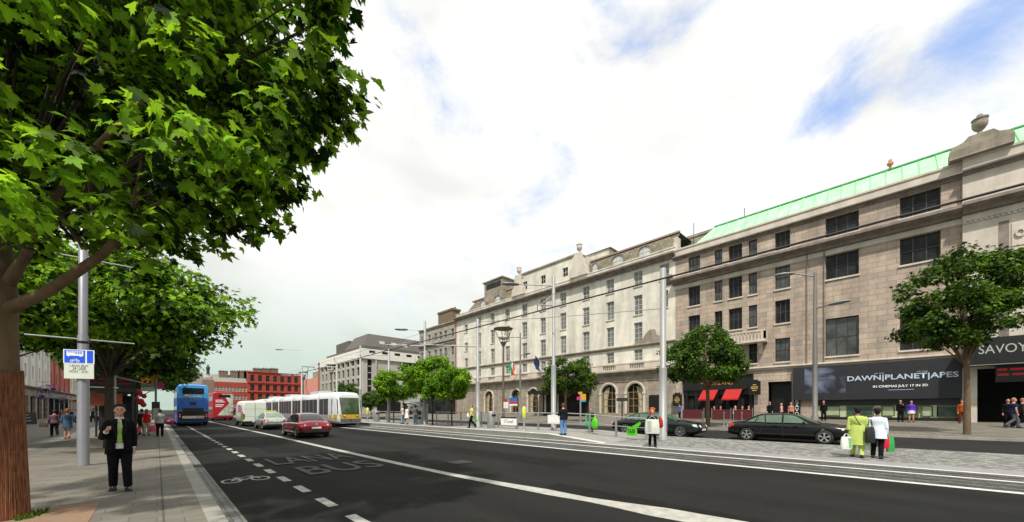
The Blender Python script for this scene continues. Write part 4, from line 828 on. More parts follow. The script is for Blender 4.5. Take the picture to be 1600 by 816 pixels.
def W3(px, py, d):
    xr = (px - 800) / 570 * d; return Vector((xr * CA + d * SA, -xr * SA + d * CA, 1.65 + (640 - py) / 570 * d))
def proj(p):
    d = p[1] * CA + p[0] * SA; return 800 + 570 * (p[0] * CA - p[1] * SA) / d, 640 - 570 * (p[2] - 1.65) / d, d
def inside(poly, x, y):
    c = False
    for (x0, y0), (x1, y1) in zip(poly, poly[1:] + poly[:1]):
        if (y0 > y) != (y1 > y) and x < (x1 - x0) * (y - y0) / (y1 - y0) + x0: c = not c
    return c
# ---- the big plane tree at the left edge
TX, TY = -1.66, 9.29
t1 = thing('plane_tree', 'large plane tree at the left edge with reed-wrapped trunk and long overhanging branch', 'tree', (TX, TY, 0))
b = MB(); b.tube([(TX, TY, 2.1), (TX + .0, TY, 2.8), (TX - .01, TY, 3.35), (TX - .05, TY + .05, 4.4), (TX - .1, TY, 6.4), (TX, TY - .1, 8.2)], [.16, .145, .155, .11, .08, .04], 14)
b.tube([(TX + .02, TY, 3.15), W3(70, 458, 5.4), W3(110, 432, 5.3), W3(160, 398, 5.2), W3(205, 350, 5.1), W3(240, 322, 5.0), W3(300, 300, 4.8), W3(380, 270, 4.5)], [.095, .072, .066, .056, .044, .034, .02, .010], 12)
b.tube([W3(205, 350, 5.1), W3(207, 315, 5.0), W3(216, 290, 4.9), W3(225, 220, 4.6)], [.04, .03, .025, .012], 8)
b.tube([(TX + .02, TY, 3.5), W3(40, 400, 5.4), W3(60, 340, 5.0), W3(130, 250, 4.4), W3(220, 160, 3.9)], [.09, .06, .05, .04, .02], 8)
b.tube([(TX, TY, 4.2), W3(120, 200, 5.5), W3(300, 60, 5.0), W3(420, -60, 4.6)], [.09, .06, .04, .02], 8)
b.tube([(TX, TY, 3.3), (TX - 1.0, TY + .6, 4.2), (TX - 2.2, TY + 1.2, 5.6)], [.12, .08, .03], 8)
part('trunk', b, M['bark'], t1)
b = MB(); b.tube([(TX, TY, 0), (TX, TY, .3), (TX, TY, 1.2), (TX, TY, 2.2)], [.245, .23, .205, .18], 20)
for z in (.5, 1.0, 1.5, 2.0): b.lathe([(.236 - z * .02, 0), (.243 - z * .02, .008), (.236 - z * .02, .016)], (TX, TY, z), 20)
rg0 = random.Random(4)
for k in range(120):                                  # single reeds
    a = 2 * math.pi * k / 120; j = rg0.uniform(-.02, .02); r0 = rg0.uniform(-.004, .005); b.tube([(TX + (.246 + r0) * math.cos(a), TY + (.246 + r0) * math.sin(a), .0), (TX + (.235 + r0) * math.cos(a + j), TY + (.235 + r0) * math.sin(a + j), .4), (TX + (.206 + r0) * math.cos(a - j), TY + (.206 + r0) * math.sin(a - j), 1.2), (TX + (.181 + r0) * math.cos(a + j), TY + (.181 + r0) * math.sin(a + j), 2.2 + .05 * math.sin(k * 7))], .0065, 4, cap=False)
part('trunk_wrap', b, mat('reed_matting', (.21, .08, .035), .9, var=.95, scale=14, bump=.5, bscale=30, stretch=(4, 4, .35)), t1)
outline = [(-700, -900), (720, -900), (600, -200), (520, 0), (500, 60), (520, 150), (480, 210), (430, 260), (400, 310), (340, 335), (280, 355), (200, 360), (110, 355), (60, 370), (10, 380), (-700, 380)]
rng = np.random.default_rng(11); cs = []; rs = []
while len(cs) < 430:
    v = rng.normal(size=3); v /= np.linalg.norm(v); v *= rng.random() ** .38
    p = np.array([-1.1, 7.6, 6.7]) + v * np.array([4.4, 5.0, 3.9]); r = rng.uniform(.26, .56)
    x, y, d = proj(p)
    if d < 2.9 or p[2] < 3.5: continue
    if inside(outline, x + r * 100 * .15, y): cs.append(p); rs.append(r)
for px, py, d in ((548, 140, 3.9), (520, 165, 3.9), (500, 225, 4.2), (455, 285, 4.4), (400, 345, 4.8), (425, 318, 4.6), (515, 30, 3.8), (500, 90, 3.6), (350, 372, 5.2), (300, 385, 5.0), (535, 190, 4.1), (470, 200, 4.0), (250, 365, 5.0), (170, 372, 5.4), (520, -30, 3.6), (60, 385, 5.5), (330, 330, 4.4), (410, 240, 3.7), (280, 290, 4.2)):
    cs.append(np.array(W3(px - 10, py, d))); rs.append(.24 + .12 * rng.random())
leaf_mesh('crown', cs, rs, 118, .138, PALM, 3, M['leaf_big'], t1, droop=.5, hollow=.3)
b = MB()
for c in cs[::2]:
    a = Vector((TX, TY, 4.4)) if c[2] > 4.6 else Vector(W3(160, 398, 5.2)); c = Vector(c); mid = a.lerp(c, .6) + Vector((0, 0, .25)); b.tube([a.lerp(c, .3), mid, c], [.022, .014, .006], 5)
part('twigs', b, M['bark_dark'], t1)
g = MB(); rg = random.Random(3)
for k in range(80):
    a = rg.uniform(-.6, .9); r = rg.uniform(.28, .42); x, y = TX + r * math.cos(a - .5), TY + r * math.sin(a - .5); g.add([(x - .01, y, 0), (x + .01, y, 0), (x + rg.uniform(-.05, .05), y + rg.uniform(-.05, .05), rg.uniform(.05, .13))], [(0, 1, 2)])
single('weeds', g, M['leaf_dark'], 'tuft of weeds at the foot of the wrapped plane tree trunk', 'weeds', (TX, TY, 0))
# ---- street trees, several crowns
def make_tree(name, label, loc, crown_c, crown_r, n, per, size, shape, seed, lm, trunk_r, trunk_h, group, bark, cl=(.45, .8)):
    rng = np.random.default_rng(seed); t = thing(name, label, 'tree', (0, 0, 0), group); cs = []; rs = []
    for i in range(n):
        v = rng.normal(size=3); v /= np.linalg.norm(v); v *= .5 + .47 * rng.random() ** .5
        if v[2] < -.55: v[2] *= .7
        wob = 1 + .16 * math.sin(3 * math.atan2(v[1], v[0]) + seed) + .1 * math.sin(5 * v[2] + seed)
        cs.append(np.array(crown_c) + v * np.array(crown_r) * wob); rs.append(rng.uniform(*cl))
    b = MB(); b.tube([(0, 0, 0), (.02, 0, trunk_h * .5), (0, .02, trunk_h), (crown_c[0] * .5, crown_c[1] * .5, crown_c[2] + crown_r[2] * .3)], [trunk_r, trunk_r * .85, trunk_r * .75, trunk_r * .3], 10)
    for c in cs[::5]: b.tube([(0, 0, trunk_h * (.9 + .1 * rng.random())), (c[0] * .45, c[1] * .45, (trunk_h + c[2]) / 2 + .1), tuple(c)], [trunk_r * .3, trunk_r * .16, .01], 6)
    part('trunk', b, bark, t); leaf_mesh('crown', cs, rs, per, size, shape, seed, lm, t, droop=.3, hollow=.5); return t
gl = 'plane trees along the left pavement'
tr = make_tree('plane_tree', 'second plane tree along the left pavement, dark trunk right behind the man in the suit', None, (.15, -1.2, 6.0), (3.7, 4.2, 2.5), 130, 130, .21, STAR, 21, M['leaf_big'], .17, 3.2, gl, M['bark_dark'], (.55, .95))
place(tr, (-1.48, 23.3, 0)); tr.location = (-1.48, 23.3, 0)
lows = make_tree('plane_tree', 'third plane tree along the left pavement, directly behind the second', None, (.2, -.5, 5.9), (3.0, 3.8, 2.3), 60, 150, .28, STAR, 22, M['leaf_dark'], .17, 3.2, gl, M['bark_dark'], (.6, 1.0)); place(lows, (-1.5, 34.5, 0))
for i, (x, y, lab) in enumerate(((-1.5, 46, 'fourth plane tree along the left pavement, beside the blue bus'), (-1.6, 58, 'plane tree farthest up the left pavement, its crown showing over the blue bus'))):
    c = copy_tree(lows); place(c, (x, y, 0), 1.3 + i, lab)
c = copy_tree(tr); place(c, (-5.2, 25.5, .7), 2.1, 'plane tree set back to the left of the second one, behind the grey mast'); c.scale = (.8, .8, .85)
gb = 'lime green young trees on the tram platform'
X = 17.2
bt = make_tree('young_tree', 'lime green young tree on the platform, leftmost of the three, nearest the tram', None, (.3, -.3, 3.65), (2.1, 2.1, 1.6), 95, 180, .15, STAR, 31, M['leaf_lime'], .075, 2.0, gb, M['bark_dark'], (.28, .52)); place(bt, (X, YX(615, X), .3))
c = copy_tree(bt); place(c, (X, YX(676, X), .3), 1.9, 'lime green young tree on the platform, tallest, in the middle of the three'); c.scale = (1.1, 1.1, 1.12)
c = copy_tree(bt); place(c, (X, YX(706, X), .3), 3.4, 'lime green young tree on the platform, rightmost of the three'); c.scale = (.95, .95, .9)
gr_ = 'street trees on the far pavement'
X = 30.0
ft = make_tree('street_tree', 'broad green street tree in front of the pub on the far pavement', None, (-.2, .3, 5.2), (2.8, 2.9, 2.2), 110, 150, .19, DIAM, 41, M['leaf_dark'], .16, 3.0, gr_, M['bark'], (.35, .65)); place(ft, (X, YX(1106, X), zg(X)))
c = copy_tree(ft); place(c, (X, YX(884, X), zg(X)), 2.2, 'rounded dark green street tree in front of the hotel entrance'); c.scale = (.95, .95, .88)
f2 = make_tree('street_tree', 'tall green street tree in front of the cinema hoarding, near the right edge', None, (-.1, .2, 6.6), (2.1, 2.4, 2.8), 95, 140, .18, STAR, 43, M['leaf_dark'], .145, 3.8, gr_, M['bark'], (.35, .65)); place(f2, (X, YX(1511, X), zg(X)))
c = copy_tree(f2); place(c, (X, YX(1511, X) - 6.6, zg(X) - 1.6), 2.6, 'street tree just cut off by the right edge, beside the cinema canopy'); c.scale = (.75, .75, .85)
for i, (x, px, s, lab) in enumerate(((30, 546, 1.0, 'dark tree behind the tram roof, in front of the office block fins'), (29, 605, .8, 'dark tree behind the leftmost lime green tree, before the office block'), (26, 580, .65, 'small dark tree just right of the tram front, before the office block'), (26, 492, .8, 'distant tree before the pink house'), (24, 462, .85, 'distant tree over the tram roof, right of the blue sign'), (22, 440, .85, 'distant tree before the red terrace, above the far end of the tram'), (20, 418, .8, 'distant tree before the red terrace, leftmost of the row'))):
    c = copy_tree(ft); place(c, (x, YX(px, x), zg(x) - (1.4 if px < 520 else .4)), i * 1.1, lab, 'trees further up the street'); c.scale = (s, s, s)
# ================================================================ poles, lamps, signs, rails
gp = 'tall grey tram poles on the platform'
def tram_pole(px, X, ytop, r0, r1, label, py_base=None, arm=None, lamp=None):
    Y = YX(px, X); z0 = mz(X, Y); d = dep(X, Y); zt = ZP(ytop, X, Y); zs = z0 + (zt - z0) * .42
    t = thing('tram_pole', label, 'pole', (X, Y, z0), gp)
    b = MB(); b.lathe([(r0 * 1.25, 0), (r0 * 1.25, .03), (r0, .04), (r0, zs - z0), (r0 * .98, zs - z0 + .02), (r1, zs - z0 + .05), (r1, zt - z0), (r1 * .6, zt - z0 + .03)], (X, Y, z0), 16); part('pole', b, M['steel_pale'], t)
    b = MB(); b.box(X - .06, X + .06, Y - r0 - .01, Y - r0 + .02, z0 + .5, z0 + .9); part('hatch', b, M['galv'], t)
    if arm:                                           # bracket carrying the wire, reaching over the track
        za, L = arm; dr = Vector((-.86, .51, 0)); p0 = Vector((X, Y, za)); p1 = p0 + dr * L; b = MB(); b.tube([p0, p1], [.045, .035], 8); b.tube([p0 + Vector((0, 0, .8)), p0 + dr * L * .75], .012, 5); part('bracket_arm', b, M['galv'], t)
        b = MB(); q = p0 + dr * L * .93; b.tube([q, q + Vector((0, 0, -.35)), q + Vector((.25, -.1, -.5))], .025, 5); part('wire_hanger', b, M['wire'], t)
    if lamp:
        za, L = lamp; dr = Vector((-.8, .6, 0)); p0 = Vector((X, Y, za)); p1 = p0 + dr * L; b = MB(); b.tube([p0, p1], [.04, .03], 8); part('lamp_arm', b, M['galv'], t)
        b = MB(); V = []
        for s, w, h in ((0, .1, .05), (.25, .2, .09), (.8, .22, .1), (1.15, .1, .05)):
            c = p1 + dr * (s - .1); sd_ = Vector((-dr.y, dr.x, 0)); V.append([c + sd_ * (w * math.cos(a)) + Vector((0, 0, h * math.sin(a))) for a in [2 * math.pi * k / 10 for k in range(10)]])
        b.loft(V); part('lamp_head', b, mat('lamp_head_grey', (.16, .17, .19), .4, metal=.3), t)
    return t
tram_pole(1036, 18.6, 420, .19, .15, 'thick pale pole beside the red-haired woman, nearest of the platform poles')
tram_pole(865, 18.7, 432, .17, .11, 'tall pale pole with a lamp arm beside the person in the black jacket', lamp=(ZP(447, 18.7, YX(865, 18.7)), 2.4), arm=(ZP(478, 18.7, YX(865, 18.7)), 1.2))
tram_pole(746.5, 17.6, 499, .17, .11, 'pale pole right of the rightmost lime green tree', arm=(ZP(542, 17.6, YX(746.5, 17.6)), 4.2))
tram_pole(664, 17.4, 502, .16, .10, 'pale pole with a lamp arm rising behind the middle lime green tree', lamp=(ZP(516, 17.4, YX(664, 17.4)), 1.6), arm=(ZP(541, 17.4, YX(664, 17.4)), 3.4))
tram_pole(607.5, 17.6, 545, .15, .10, 'pale pole right of the tram front, before the office block end wall', arm=(ZP(541, 17.4, YX(664, 17.4)), 3))
tram_pole(563, 17.0, 541, .15, .10, 'pale pole rising behind the tram cab', arm=(7.6, 3))
tram_pole(526.5, 17.2, 570, .15, .10, 'pale pole behind the tram roof, before the office block fins', arm=(7.3, 3))
tram_pole(471.5, 17.2, 572, .16, .12, 'distant pale pole with a lamp arm over the far end of the tram', lamp=(11.5, 3.0), arm=(7.3, 3))
# overhead wires
wr = [Vector((14.6, y, 6.95 + .0 * y)) for y in (-30, 40, 110, 150)]
def cable(label, pts, r, m=None):
    b = MB(); b.tube(pts, r, 6, smooth=True); single('overhead_wire', b, m or M['wire'], label, 'wire', pts[0], 'overhead wires of the tram line')
def sag(p, q, s, n=10): p, q = Vector(p), Vector(q); return [p.lerp(q, k / n) - Vector((0, 0, s * 4 * (k / n) * (1 - k / n))) for k in range(n + 1)]
cable('thick black overhead wire running the whole length of the street', sag((14.6, -25, 7.05), (14.6, 130, 6.9), .15, 20), .035)
cable('thin overhead wire running just above the thick black one', sag((14.55, -25, 7.75), (14.55, 130, 7.2), .1, 20), .009)
pA = Vector((18.6, YX(1036, 18.6), ZP(482, 18.6, YX(1036, 18.6)))); Yb = YX(746.5, 17.6)
cable('thin grey span wire between the thick pale pole and the one by the lime trees', sag(pA, (17.6, Yb, ZP(503, 17.6, Yb)), .05), .02, M['galv'])
# left pole with cross arms
PX, PY = -1.55, YX(130, -1.55)
lp = thing('lighting_mast', 'thick grey steel mast with two levels of cross arms beside the man in the suit', 'pole', (PX, PY, 0))
b = MB(); b.lathe([(.135, 0), (.135, .04), (.128, .06), (.125, 3.0), (.118, 3.02), (.115, 3.8), (.098, 3.84), (.092, 9.5), (.05, 9.52)], (PX, PY, 0), 20); part('mast', b, mat('mast_grey', (.24, .24, .265), .42, metal=.35, var=.12, scale=2), lp)
b = MB(); b.lathe([(.121, 0), (.121, .07)], (PX, PY, 3.58), 20); part('band', b, M['blackgloss'], lp)
za = ZP(530.5, PX, PY); b = MB(); b.tube([(PX - 1.05, PY, za), (PX - .1, PY, za)], .022, 8); b.tube([(PX + .1, PY, za), (PX + 1.05, PY, za)], .022, 8); part('cross_arm', b, M['galv'], lp)
zc_ = ZP(404, PX, PY); b = MB(); b.tube([(PX, PY, zc_), (PX + 1.0, PY, zc_)], .022, 8); b.tube([(PX, PY, zc_), (PX - .9, PY, zc_)], .022, 8)
for dx in (.2, .95): b.tube([(PX + dx, PY, zc_), (PX + dx, PY, zc_ - .12)], .012, 5)
part('banner_arm', b, M['galv'], lp)
# bus lane sign on the mast: faces the pavement users further down
sg = thing('bus_lane_sign', 'blue and white bus lane sign with a white times plate on the grey mast', 'sign', (PX, PY - .14, 2.9))
sx = Vector((CA, -SA, 0)) * .55 + Vector((1, 0, 0)) * .45; sx.normalize(); sn = Vector((sx.y, -sx.x, 0))
zt_, zm_, zb_ = ZP(547, PX, PY - .15), ZP(568.5, PX, PY - .15), ZP(592, PX, PY - .15)
so = Vector((PX, PY, 0)) + sn * .15; hw_ = .335
def sq(b, u0, u1, z0, z1, o=0, mi=0, th=.004):
    P = []
    for w in (o, o + th):
        for u, z in ((u0, z0), (u1, z0), (u1, z1), (u0, z1)): q = so + sx * u + sn * w; P.append((q.x, q.y, z))
    return b.add(P, [(0, 1, 2, 3), (7, 6, 5, 4), (0, 4, 5, 1), (1, 5, 6, 2), (2, 6, 7, 3), (3, 7, 4, 0)], mi)
bl_m = mat('sign_blue', (.01, .09, .75), .35, var=.03); wh_m = mat('sign_white', (.82, .84, .84), .4, var=.02); bk_m = mat('sign_black', (.02, .02, .02), .5)
b = MB(); sq(b, -hw_, hw_, zm_, zt_, 0, 0, .012); sq(b, -hw_ + .025, .135, zm_ + .02, zt_ - .02, .0125, 1); sq(b, .175, hw_ - .025, zm_ + .02, zt_ - .02, .0125, 1); part('blue_plate', b, [wh_m, bl_m], sg)
Hh = zt_ - zm_; b = MB(); sq(b, -.26, .10, zm_ + Hh * .55, zt_ - .045, .017); sq(b, -.24, -.2, zm_ + Hh * .5, zm_ + Hh * .55, .017); sq(b, .02, .07, zm_ + Hh * .5, zm_ + Hh * .55, .017)
part('bus_symbol', b, wh_m, sg); b = MB()
for k in range(6): sq(b, -.23 + k * .053, -.195 + k * .053, zt_ - .085, zt_ - .06, .0215)
for k in range(3, 6): sq(b, -.23 + k * .053, -.195 + k * .053, zt_ - .125, zt_ - .105, .0215)
part('bus_symbol_windows', b, bl_m, sg); b = MB()
for cxu in (-.15, -.02):
    for k in range(12):
        a0, a1 = 2 * math.pi * k / 12, 2 * math.pi * (k + 1) / 12; P = [so + sx * (cxu + r * math.cos(a)) + sn * .0175 + Vector((0, 0, zm_ + .07 + r * math.sin(a))) for r, a in ((.038, a0), (.038, a1), (.026, a1), (.026, a0))]; b.quad(*P)
for (u0, z0, u1, z1) in ((-.15, .07, -.11, .12), (-.11, .12, -.04, .12), (-.11, .12, -.085, .07), (-.085, .07, -.04, .12), (-.02, .07, -.05, .14), (-.15, .07, -.085, .07)):
    p = so + sx * u0 + sn * .0178 + Vector((0, 0, zm_ + z0)); q = so + sx * u1 + sn * .0178 + Vector((0, 0, zm_ + z1)); b.tube([p, q], .005, 4)
part('bicycle_symbol', b, wh_m, sg)
b = MB(); sq(b, -hw_ + .015, hw_ - .01, zb_, zm_ - .004, 0, 0, .012); part('times_plate', b, mat('times_plate_white', (.62, .66, .58), .5, var=.05), sg)
for s_, u, w_, z, h_ in (('LÁNA BUS', -.2, .4, .86, .07), ('24 UAIR', -.14, .3, .62, .11), ('MON - SUN', -.2, .4, .44, .075)):
    q = so + sx * u + sn * .014; text('plate_lettering', s_, w_, h_, bk_m, (q.x, q.y, zb_ + (zm_ - zb_) * z - .03), sx, (0, 0, 1), sg)
# bus stop on the left kerb
BX = -.05; BY = YX(243.5, BX); bs = thing('bus_stop', 'bus stop pole with orange flag, yellow disc and timetable case near the blue bus', 'bus stop', (BX, BY, 0))
z = lambda py: ZP(py, BX, BY)
b = MB(); b.tube([(BX, BY, 0), (BX, BY, z(590))], .06, 10); b.lathe([(.28, 0), (.28, .03), (.1, .05)], (BX, BY, 0), 12); part('pole', b, M['steel_pale'], bs)
orange = mat('stop_orange', (.75, .27, .02), .5); teal = mat('stop_teal', (.05, .38, .42), .5); creamy = mat('stop_cream', (.62, .62, .5), .5)
b = MB(); x0, x1 = BX - .72, BX - .07; b.box(x0, x1, BY - .03, BY + .03, z(602.5), z(591)); b.box(x0, x1, BY - .029, BY + .029, z(605.5), z(602.5), 1); b.box(x0, x1, BY - .029, BY + .029, z(612), z(605.5), 2); part('flag_panel', b, [orange, teal, creamy], bs)
b = MB(); b.lathe([(.2, 0), (.2, .01)], (0, 0, 0), 18); b.v = [(BX - .4 + v[0], BY - .035 - v[2], z(597.5) + v[1] * .65) for v in b.v]; part('oval_emblem', b, bk_m, bs)
b = MB(); b.lathe([(.1, 0), (.1, .01)], (0, 0, 0), 3); b.v = [(BX - .4 + v[1], BY - .05 - v[2], z(597.5) + v[0] * .9 - .02) for v in b.v]; part('castle_mark', b, orange, bs)
b = MB(); b.lathe([(.22, -.03), (.22, .03)], (0, 0, 0), 16); b.v = [(BX + v[0], BY + v[2], z(588) + v[1] * .6) for v in b.v]; part('number_disc', b, mat('disc_yellow', (.75, .36, .03), .5), bs)
text('number', '16C', .22, .1, mat('brownish', (.2, .06, .01), .5), (BX - .11, BY - .035, z(588) - .05), (1, 0, 0), (0, 0, 1), bs)
b = MB(); b.box(BX + .08, BX + .38, BY - .02, BY + .02, z(608), z(597.5)); part('side_flag', b, mat('stop_pink', (.7, .03, .22), .5), bs)
b = MB(); b.box(BX - .2, BX + .2, BY - .14, BY - .06, z(656), z(628)); part('timetable_case', b, M['frame_dark'], bs)
b = MB(); b.box(BX - .16, BX + .16, BY - .15, BY - .14, z(655), z(638)); part('timetable', b, mat('timetable_paper', (.42, .44, .36), .5, var=.2, scale=12), bs)
bb = thing('balloon', 'shiny pink balloon with a white heart beside the bus stop pole', 'balloon', (BX + .62, BY - .3, .85)); b = MB(); b.ball((BX + .62, BY - .3, .85), .27, 14, sc=(1.05, .8, .8)); part('skin', b, mat('balloon_pink', (.55, .01, .16), .25), bb)
b = MB(); b.ball((BX + .6, BY - .5, .88), .09, 8, sc=(1.2, .3, .8)); part('white_mark', b, M['white'], bb)
# bus shelter in the shade with lit red display and orange posters
sh = thing('bus_shelter', 'dark bus shelter with red lit display and orange posters, in the tree shade', 'bus shelter', (-2.2, 31, 0))
for x in (-2.6, -.95):
    for y in (29, 33): b = MB(); b.tube([(x, y, 0), (x, y, 2.6)], .05, 8); part('post', b, M['frame_dark'], sh)
b = MB(); b.box(-2.8, -.75, 28.8, 33.2, 2.6, 2.8); part('roof', b, M['frame_dark'], sh)
b = MB(); b.box(-2.7, -.85, 28.9, 28.98, 2.85, 3.45); part('display', b, M['black_front'], sh)
b = MB(); led = mat('red_led2', (.08, 0, 0), .5, emit=(1, .04, .03), es=.03)
for a, c in ((-2.6, -2.3), (-2.2, -1.85), (-1.5, -1.0)):
    for zz in (3.0, 3.22): b.box(a, c, 28.87, 28.9, zz, zz + .08)
part('lit_text', b, led, sh); b = MB()
for a, c in ((-2.5, -2.0), (-1.85, -1.35)): b.box(a, c, 29.0, 29.05, 1.85, 2.5)
part('poster', b, mat('orange_poster', (.40, .08, .015), .4, var=.6, scale=2), sh)
b = MB(); b.box(-2.5, -1, 32.9, 32.95, .4, 2.5); part('back_pane', b, M['glass'], sh)
rb = thing('banner', 'bunch of red hanging banners between the shelter and the bus stop', 'banner', (-.8, 27, 2.2)); b = MB()
for dx, z0, w_ in ((0.15, 2.5, .13), (.32, 2.35, .11), (.2, 2.05, .15), (.05, 2.2, .1), (.3, 1.9, .12)): b.ball((-.8 + dx, 27, z0), w_, 8, sc=(1, .5, 1.2))
part('cloth', b, M['red'], rb); b = MB(); b.tube([(-1.5, 27, 0), (-1.5, 27, 3.4)], .04, 6); b.tube([(-1.5, 27, 3.3), (-.4, 27, 3.0)], .02, 5); part('pole', b, M['galv'], rb)
# lamps
def road_lamp(label, px, X, ytop, arms, r=.11, gname='road lamps on the far pavement'):
    Y = YX(px, X); z0 = zg(X); zt = ZP(ytop, X, Y); t = thing('street_lamp', label, 'street lamp', (X, Y, z0), gname)
    b = MB(); b.lathe([(r * 1.5, 0), (r * 1.5, .9), (r * 1.05, 1.0), (r, 4), (r * .6, zt - z0)], (X, Y, z0), 12); part('pole', b, mat('lamp_post_grey', (.20, .19, .18), .5, metal=.3, var=.15), t)
    for (z_, L, rise) in arms:
        p0 = Vector((X, Y, z_)); s_ = -1 if L < 0 else 1; dr = Vector((-.0, 1, 0)) * (1 if L < 0 else -1) + Vector((-.35, 0, 0)); dr.normalize(); p1 = p0 + dr * abs(L) + Vector((0, 0, rise)); b = MB(); b.tube([p0, p1], [.045, .035], 8); part('arm', b, MATS['lamp_post_grey'], t)
        b = MB(); V = []; sd_ = Vector((-dr.y, dr.x, 0))
        for s, w, h in ((-.1, .08, .05), (.1, .24, .08), (.5, .3, .1), (.85, .22, .07), (1.0, .05, .03)): c_ = p1 + dr * s + Vector((0, 0, rise * s * .1)); V.append([c_ + sd_ * (w * math.cos(a)) + Vector((0, 0, h * math.sin(a))) for a in [2 * math.pi * k / 10 for k in range(10)]])
        b.loft(V); part('lamp_head', b, M['steel_pale'], t)
    b = MB()
    for zz in (z0 + 3.2, z0 + 5.6): b.tube([(X, Y - .5, zz), (X, Y + .5, zz)], .02, 5)
    part('banner_bracket', b, MATS['lamp_post_grey'], t)
    return t
X = 29.0; Y = YX(1273.5, X); road_lamp('twin-headed grey street lamp behind the black saloon, before the cinema hoarding', 1273.5, X, 426, [(ZP(432, X, Y), -1.1, .35), (ZP(482, X, Y), .75, .03)], .13)
X = 29.5; Y = YX(813, X); road_lamp('grey street lamp before the hotel, beside the triangular lantern', 813, X, 520, [(ZP(527, X, Y), -1.6, .1), (ZP(556, X, Y), 1.2, 0)], .12)
# brown post with triangular lantern
X = 22.3; Y = YX(786.5, X); z0 = .1; zt = ZP(514, X, Y); bt_ = thing('lantern_post', 'brown lamp post with a wide inverted-triangle lantern before the hotel', 'street lamp', (X, Y, z0))
zn = ZP(540, X, Y); b = MB(); b.lathe([(.17, 0), (.15, .8), (.12, 1.0), (.085, zn - z0)], (X, Y, z0), 12); part('post', b, M['brownpole'], bt_)
b = MB(); b.lathe([(.09, 0), (.28, .35), (.3, .42), (.1, .43)], (X, Y, zn - .1), 12)
for k in range(4): a = k * math.pi / 2 + .6; b.tube([(X + .22 * math.cos(a), Y + .22 * math.sin(a), zn + .2), (X + .82 * math.cos(a), Y + .82 * math.sin(a), zt)], .028, 6)
part('lantern_cage', b, M['brownpole'], bt_); b = MB(); b.lathe([(.84, 0), (.88, .05), (.5, .14), (.05, .16)], (X, Y, zt - .03), 20); part('lantern_hood', b, M['brownpole'], bt_)
b = MB(); b.lathe([(.3, 0), (.5, .18), (.45, .25), (.1, .28)], (X, Y, zn + .55), 14); part('reflector', b, mat('reflector', (.6, .6, .55), .3), bt_)
for px_, X_, lab in ((518, 21, 'distant triangular lantern post before the office block fins'), (474, 21, 'distant triangular lantern post before the pink house')):
    c = copy_tree(bt_); c.location = (X_, YX(px_, X_), .3); c['label'] = lab; c['group'] = 'triangular lantern posts'
bt_['group'] = 'triangular lantern posts'
# railing along the back of the platform
XR = 18.2
def railing(label, px0, px1, XR=XR):
    ya, yb = YX(px0, XR), YX(px1, XR); t = thing('railing', label, 'railing', (XR, (ya + yb) / 2, .3), 'steel railings along the platform'); n = max(1, round((yb - ya) / 1.9)); zz = lambda y: mz(XR, y)
    ys = [ya + (yb - ya) * k / n for k in range(n + 1)]
    for h, r in ((1.12, .028), (.62, .018), (.18, .015)): b = MB(); b.tube([(XR, y, zz(y) + h) for y in ys], r, 8); part('rail', b, M['rail_steel'], t)
    for y in ys: b = MB(); b.box(XR - .03, XR + .03, y - .05, y + .05, zz(y), zz(y) + 1.1); part('post', b, M['galv'], t)
railing('steel railing ending beside the red-haired woman', 1010, 884); railing('steel railing behind the stop name board', 878, 752); railing('steel railing behind the rightmost lime green tree', 742, 682); railing('steel railing between the tram front and the ticket machines', 640, 573)
# platform furniture
def bin_(label, px, X):
    Y = YX(px, X); b = MB(); b.lathe([(.27, 0), (.29, .03), (.29, 1.15), (.27, 1.2), (.12, 1.22)], (X, Y, mz(X, Y)), 20); t = thing('litter_bin', label, 'bin', (X, Y, mz(X, Y)), 'grey litter bins on the platform'); part('drum', b, M['galv'], t)
    b = MB(); b.box(X - .2, X + .2, Y - .3, Y - .285, mz(X, Y) + .85, mz(X, Y) + 1.0); part('slot', b, M['black'], t)
bin_('grey drum bin left of the stop name board', 767.5, 17.6); bin_('grey drum bin beside the tram front', 588.5, 17.6)
def validator(label, px, X):
    Y = YX(px, X); z = mz(X, Y); t = thing('ticket_validator', label, 'ticket validator', (X, Y, z), 'yellow ticket validators'); b = MB(); b.lathe([(.12, 0), (.09, .05), (.07, .1), (.07, .8)], (X, Y, z), 10); part('stem', b, M['steel_pale'], t)
    b = MB(); b.lathe([(.08, .78), (.15, .9), (.16, 1.3), (.12, 1.5), (.05, 1.55)], (X, Y, z), 12, sy=.7); part('head', b, mat('validator_yellow', (.60, .66, .10), .45), t)
validator('yellow-green ticket validator post right of the stop name board', 819, 17.0); validator('yellow-green ticket validator beside the tram front', 574.5, 16.8)
Xn = 17.7; Yn0, Yn1 = YX(807, Xn), YX(783, Xn); nb_ = thing('stop_name_board', 'white stop name board with dark lettering on the platform railing', 'sign', (Xn, (Yn0 + Yn1) / 2, 1)); z0 = ZP(665, Xn, Yn0); z1 = ZP(654, Xn, Yn0)
b = MB(); b.box(Xn - .02, Xn + .02, Yn0, Yn1, z0, z1); part('board', b, M['white'], nb_); text('name', "O'Connell", (Yn1 - Yn0) * .6, .24, bk_m, (Xn - .025, Yn1 - (Yn1 - Yn0) * .2, z0 + .15), (0, -1, 0), (0, 0, 1), nb_); b = MB(); b.box(Xn - .03, Xn + .02, Yn0 - .0, Yn1, z1, z1 + .08); part('cap', b, M['blackgloss'], nb_)
b = MB(); [b.box(Xn - .02, Xn + .02, y - .03, y + .03, .3, z0) for y in (Yn0 + .1, Yn1 - .1)]; part('foot', b, M['galv'], nb_)
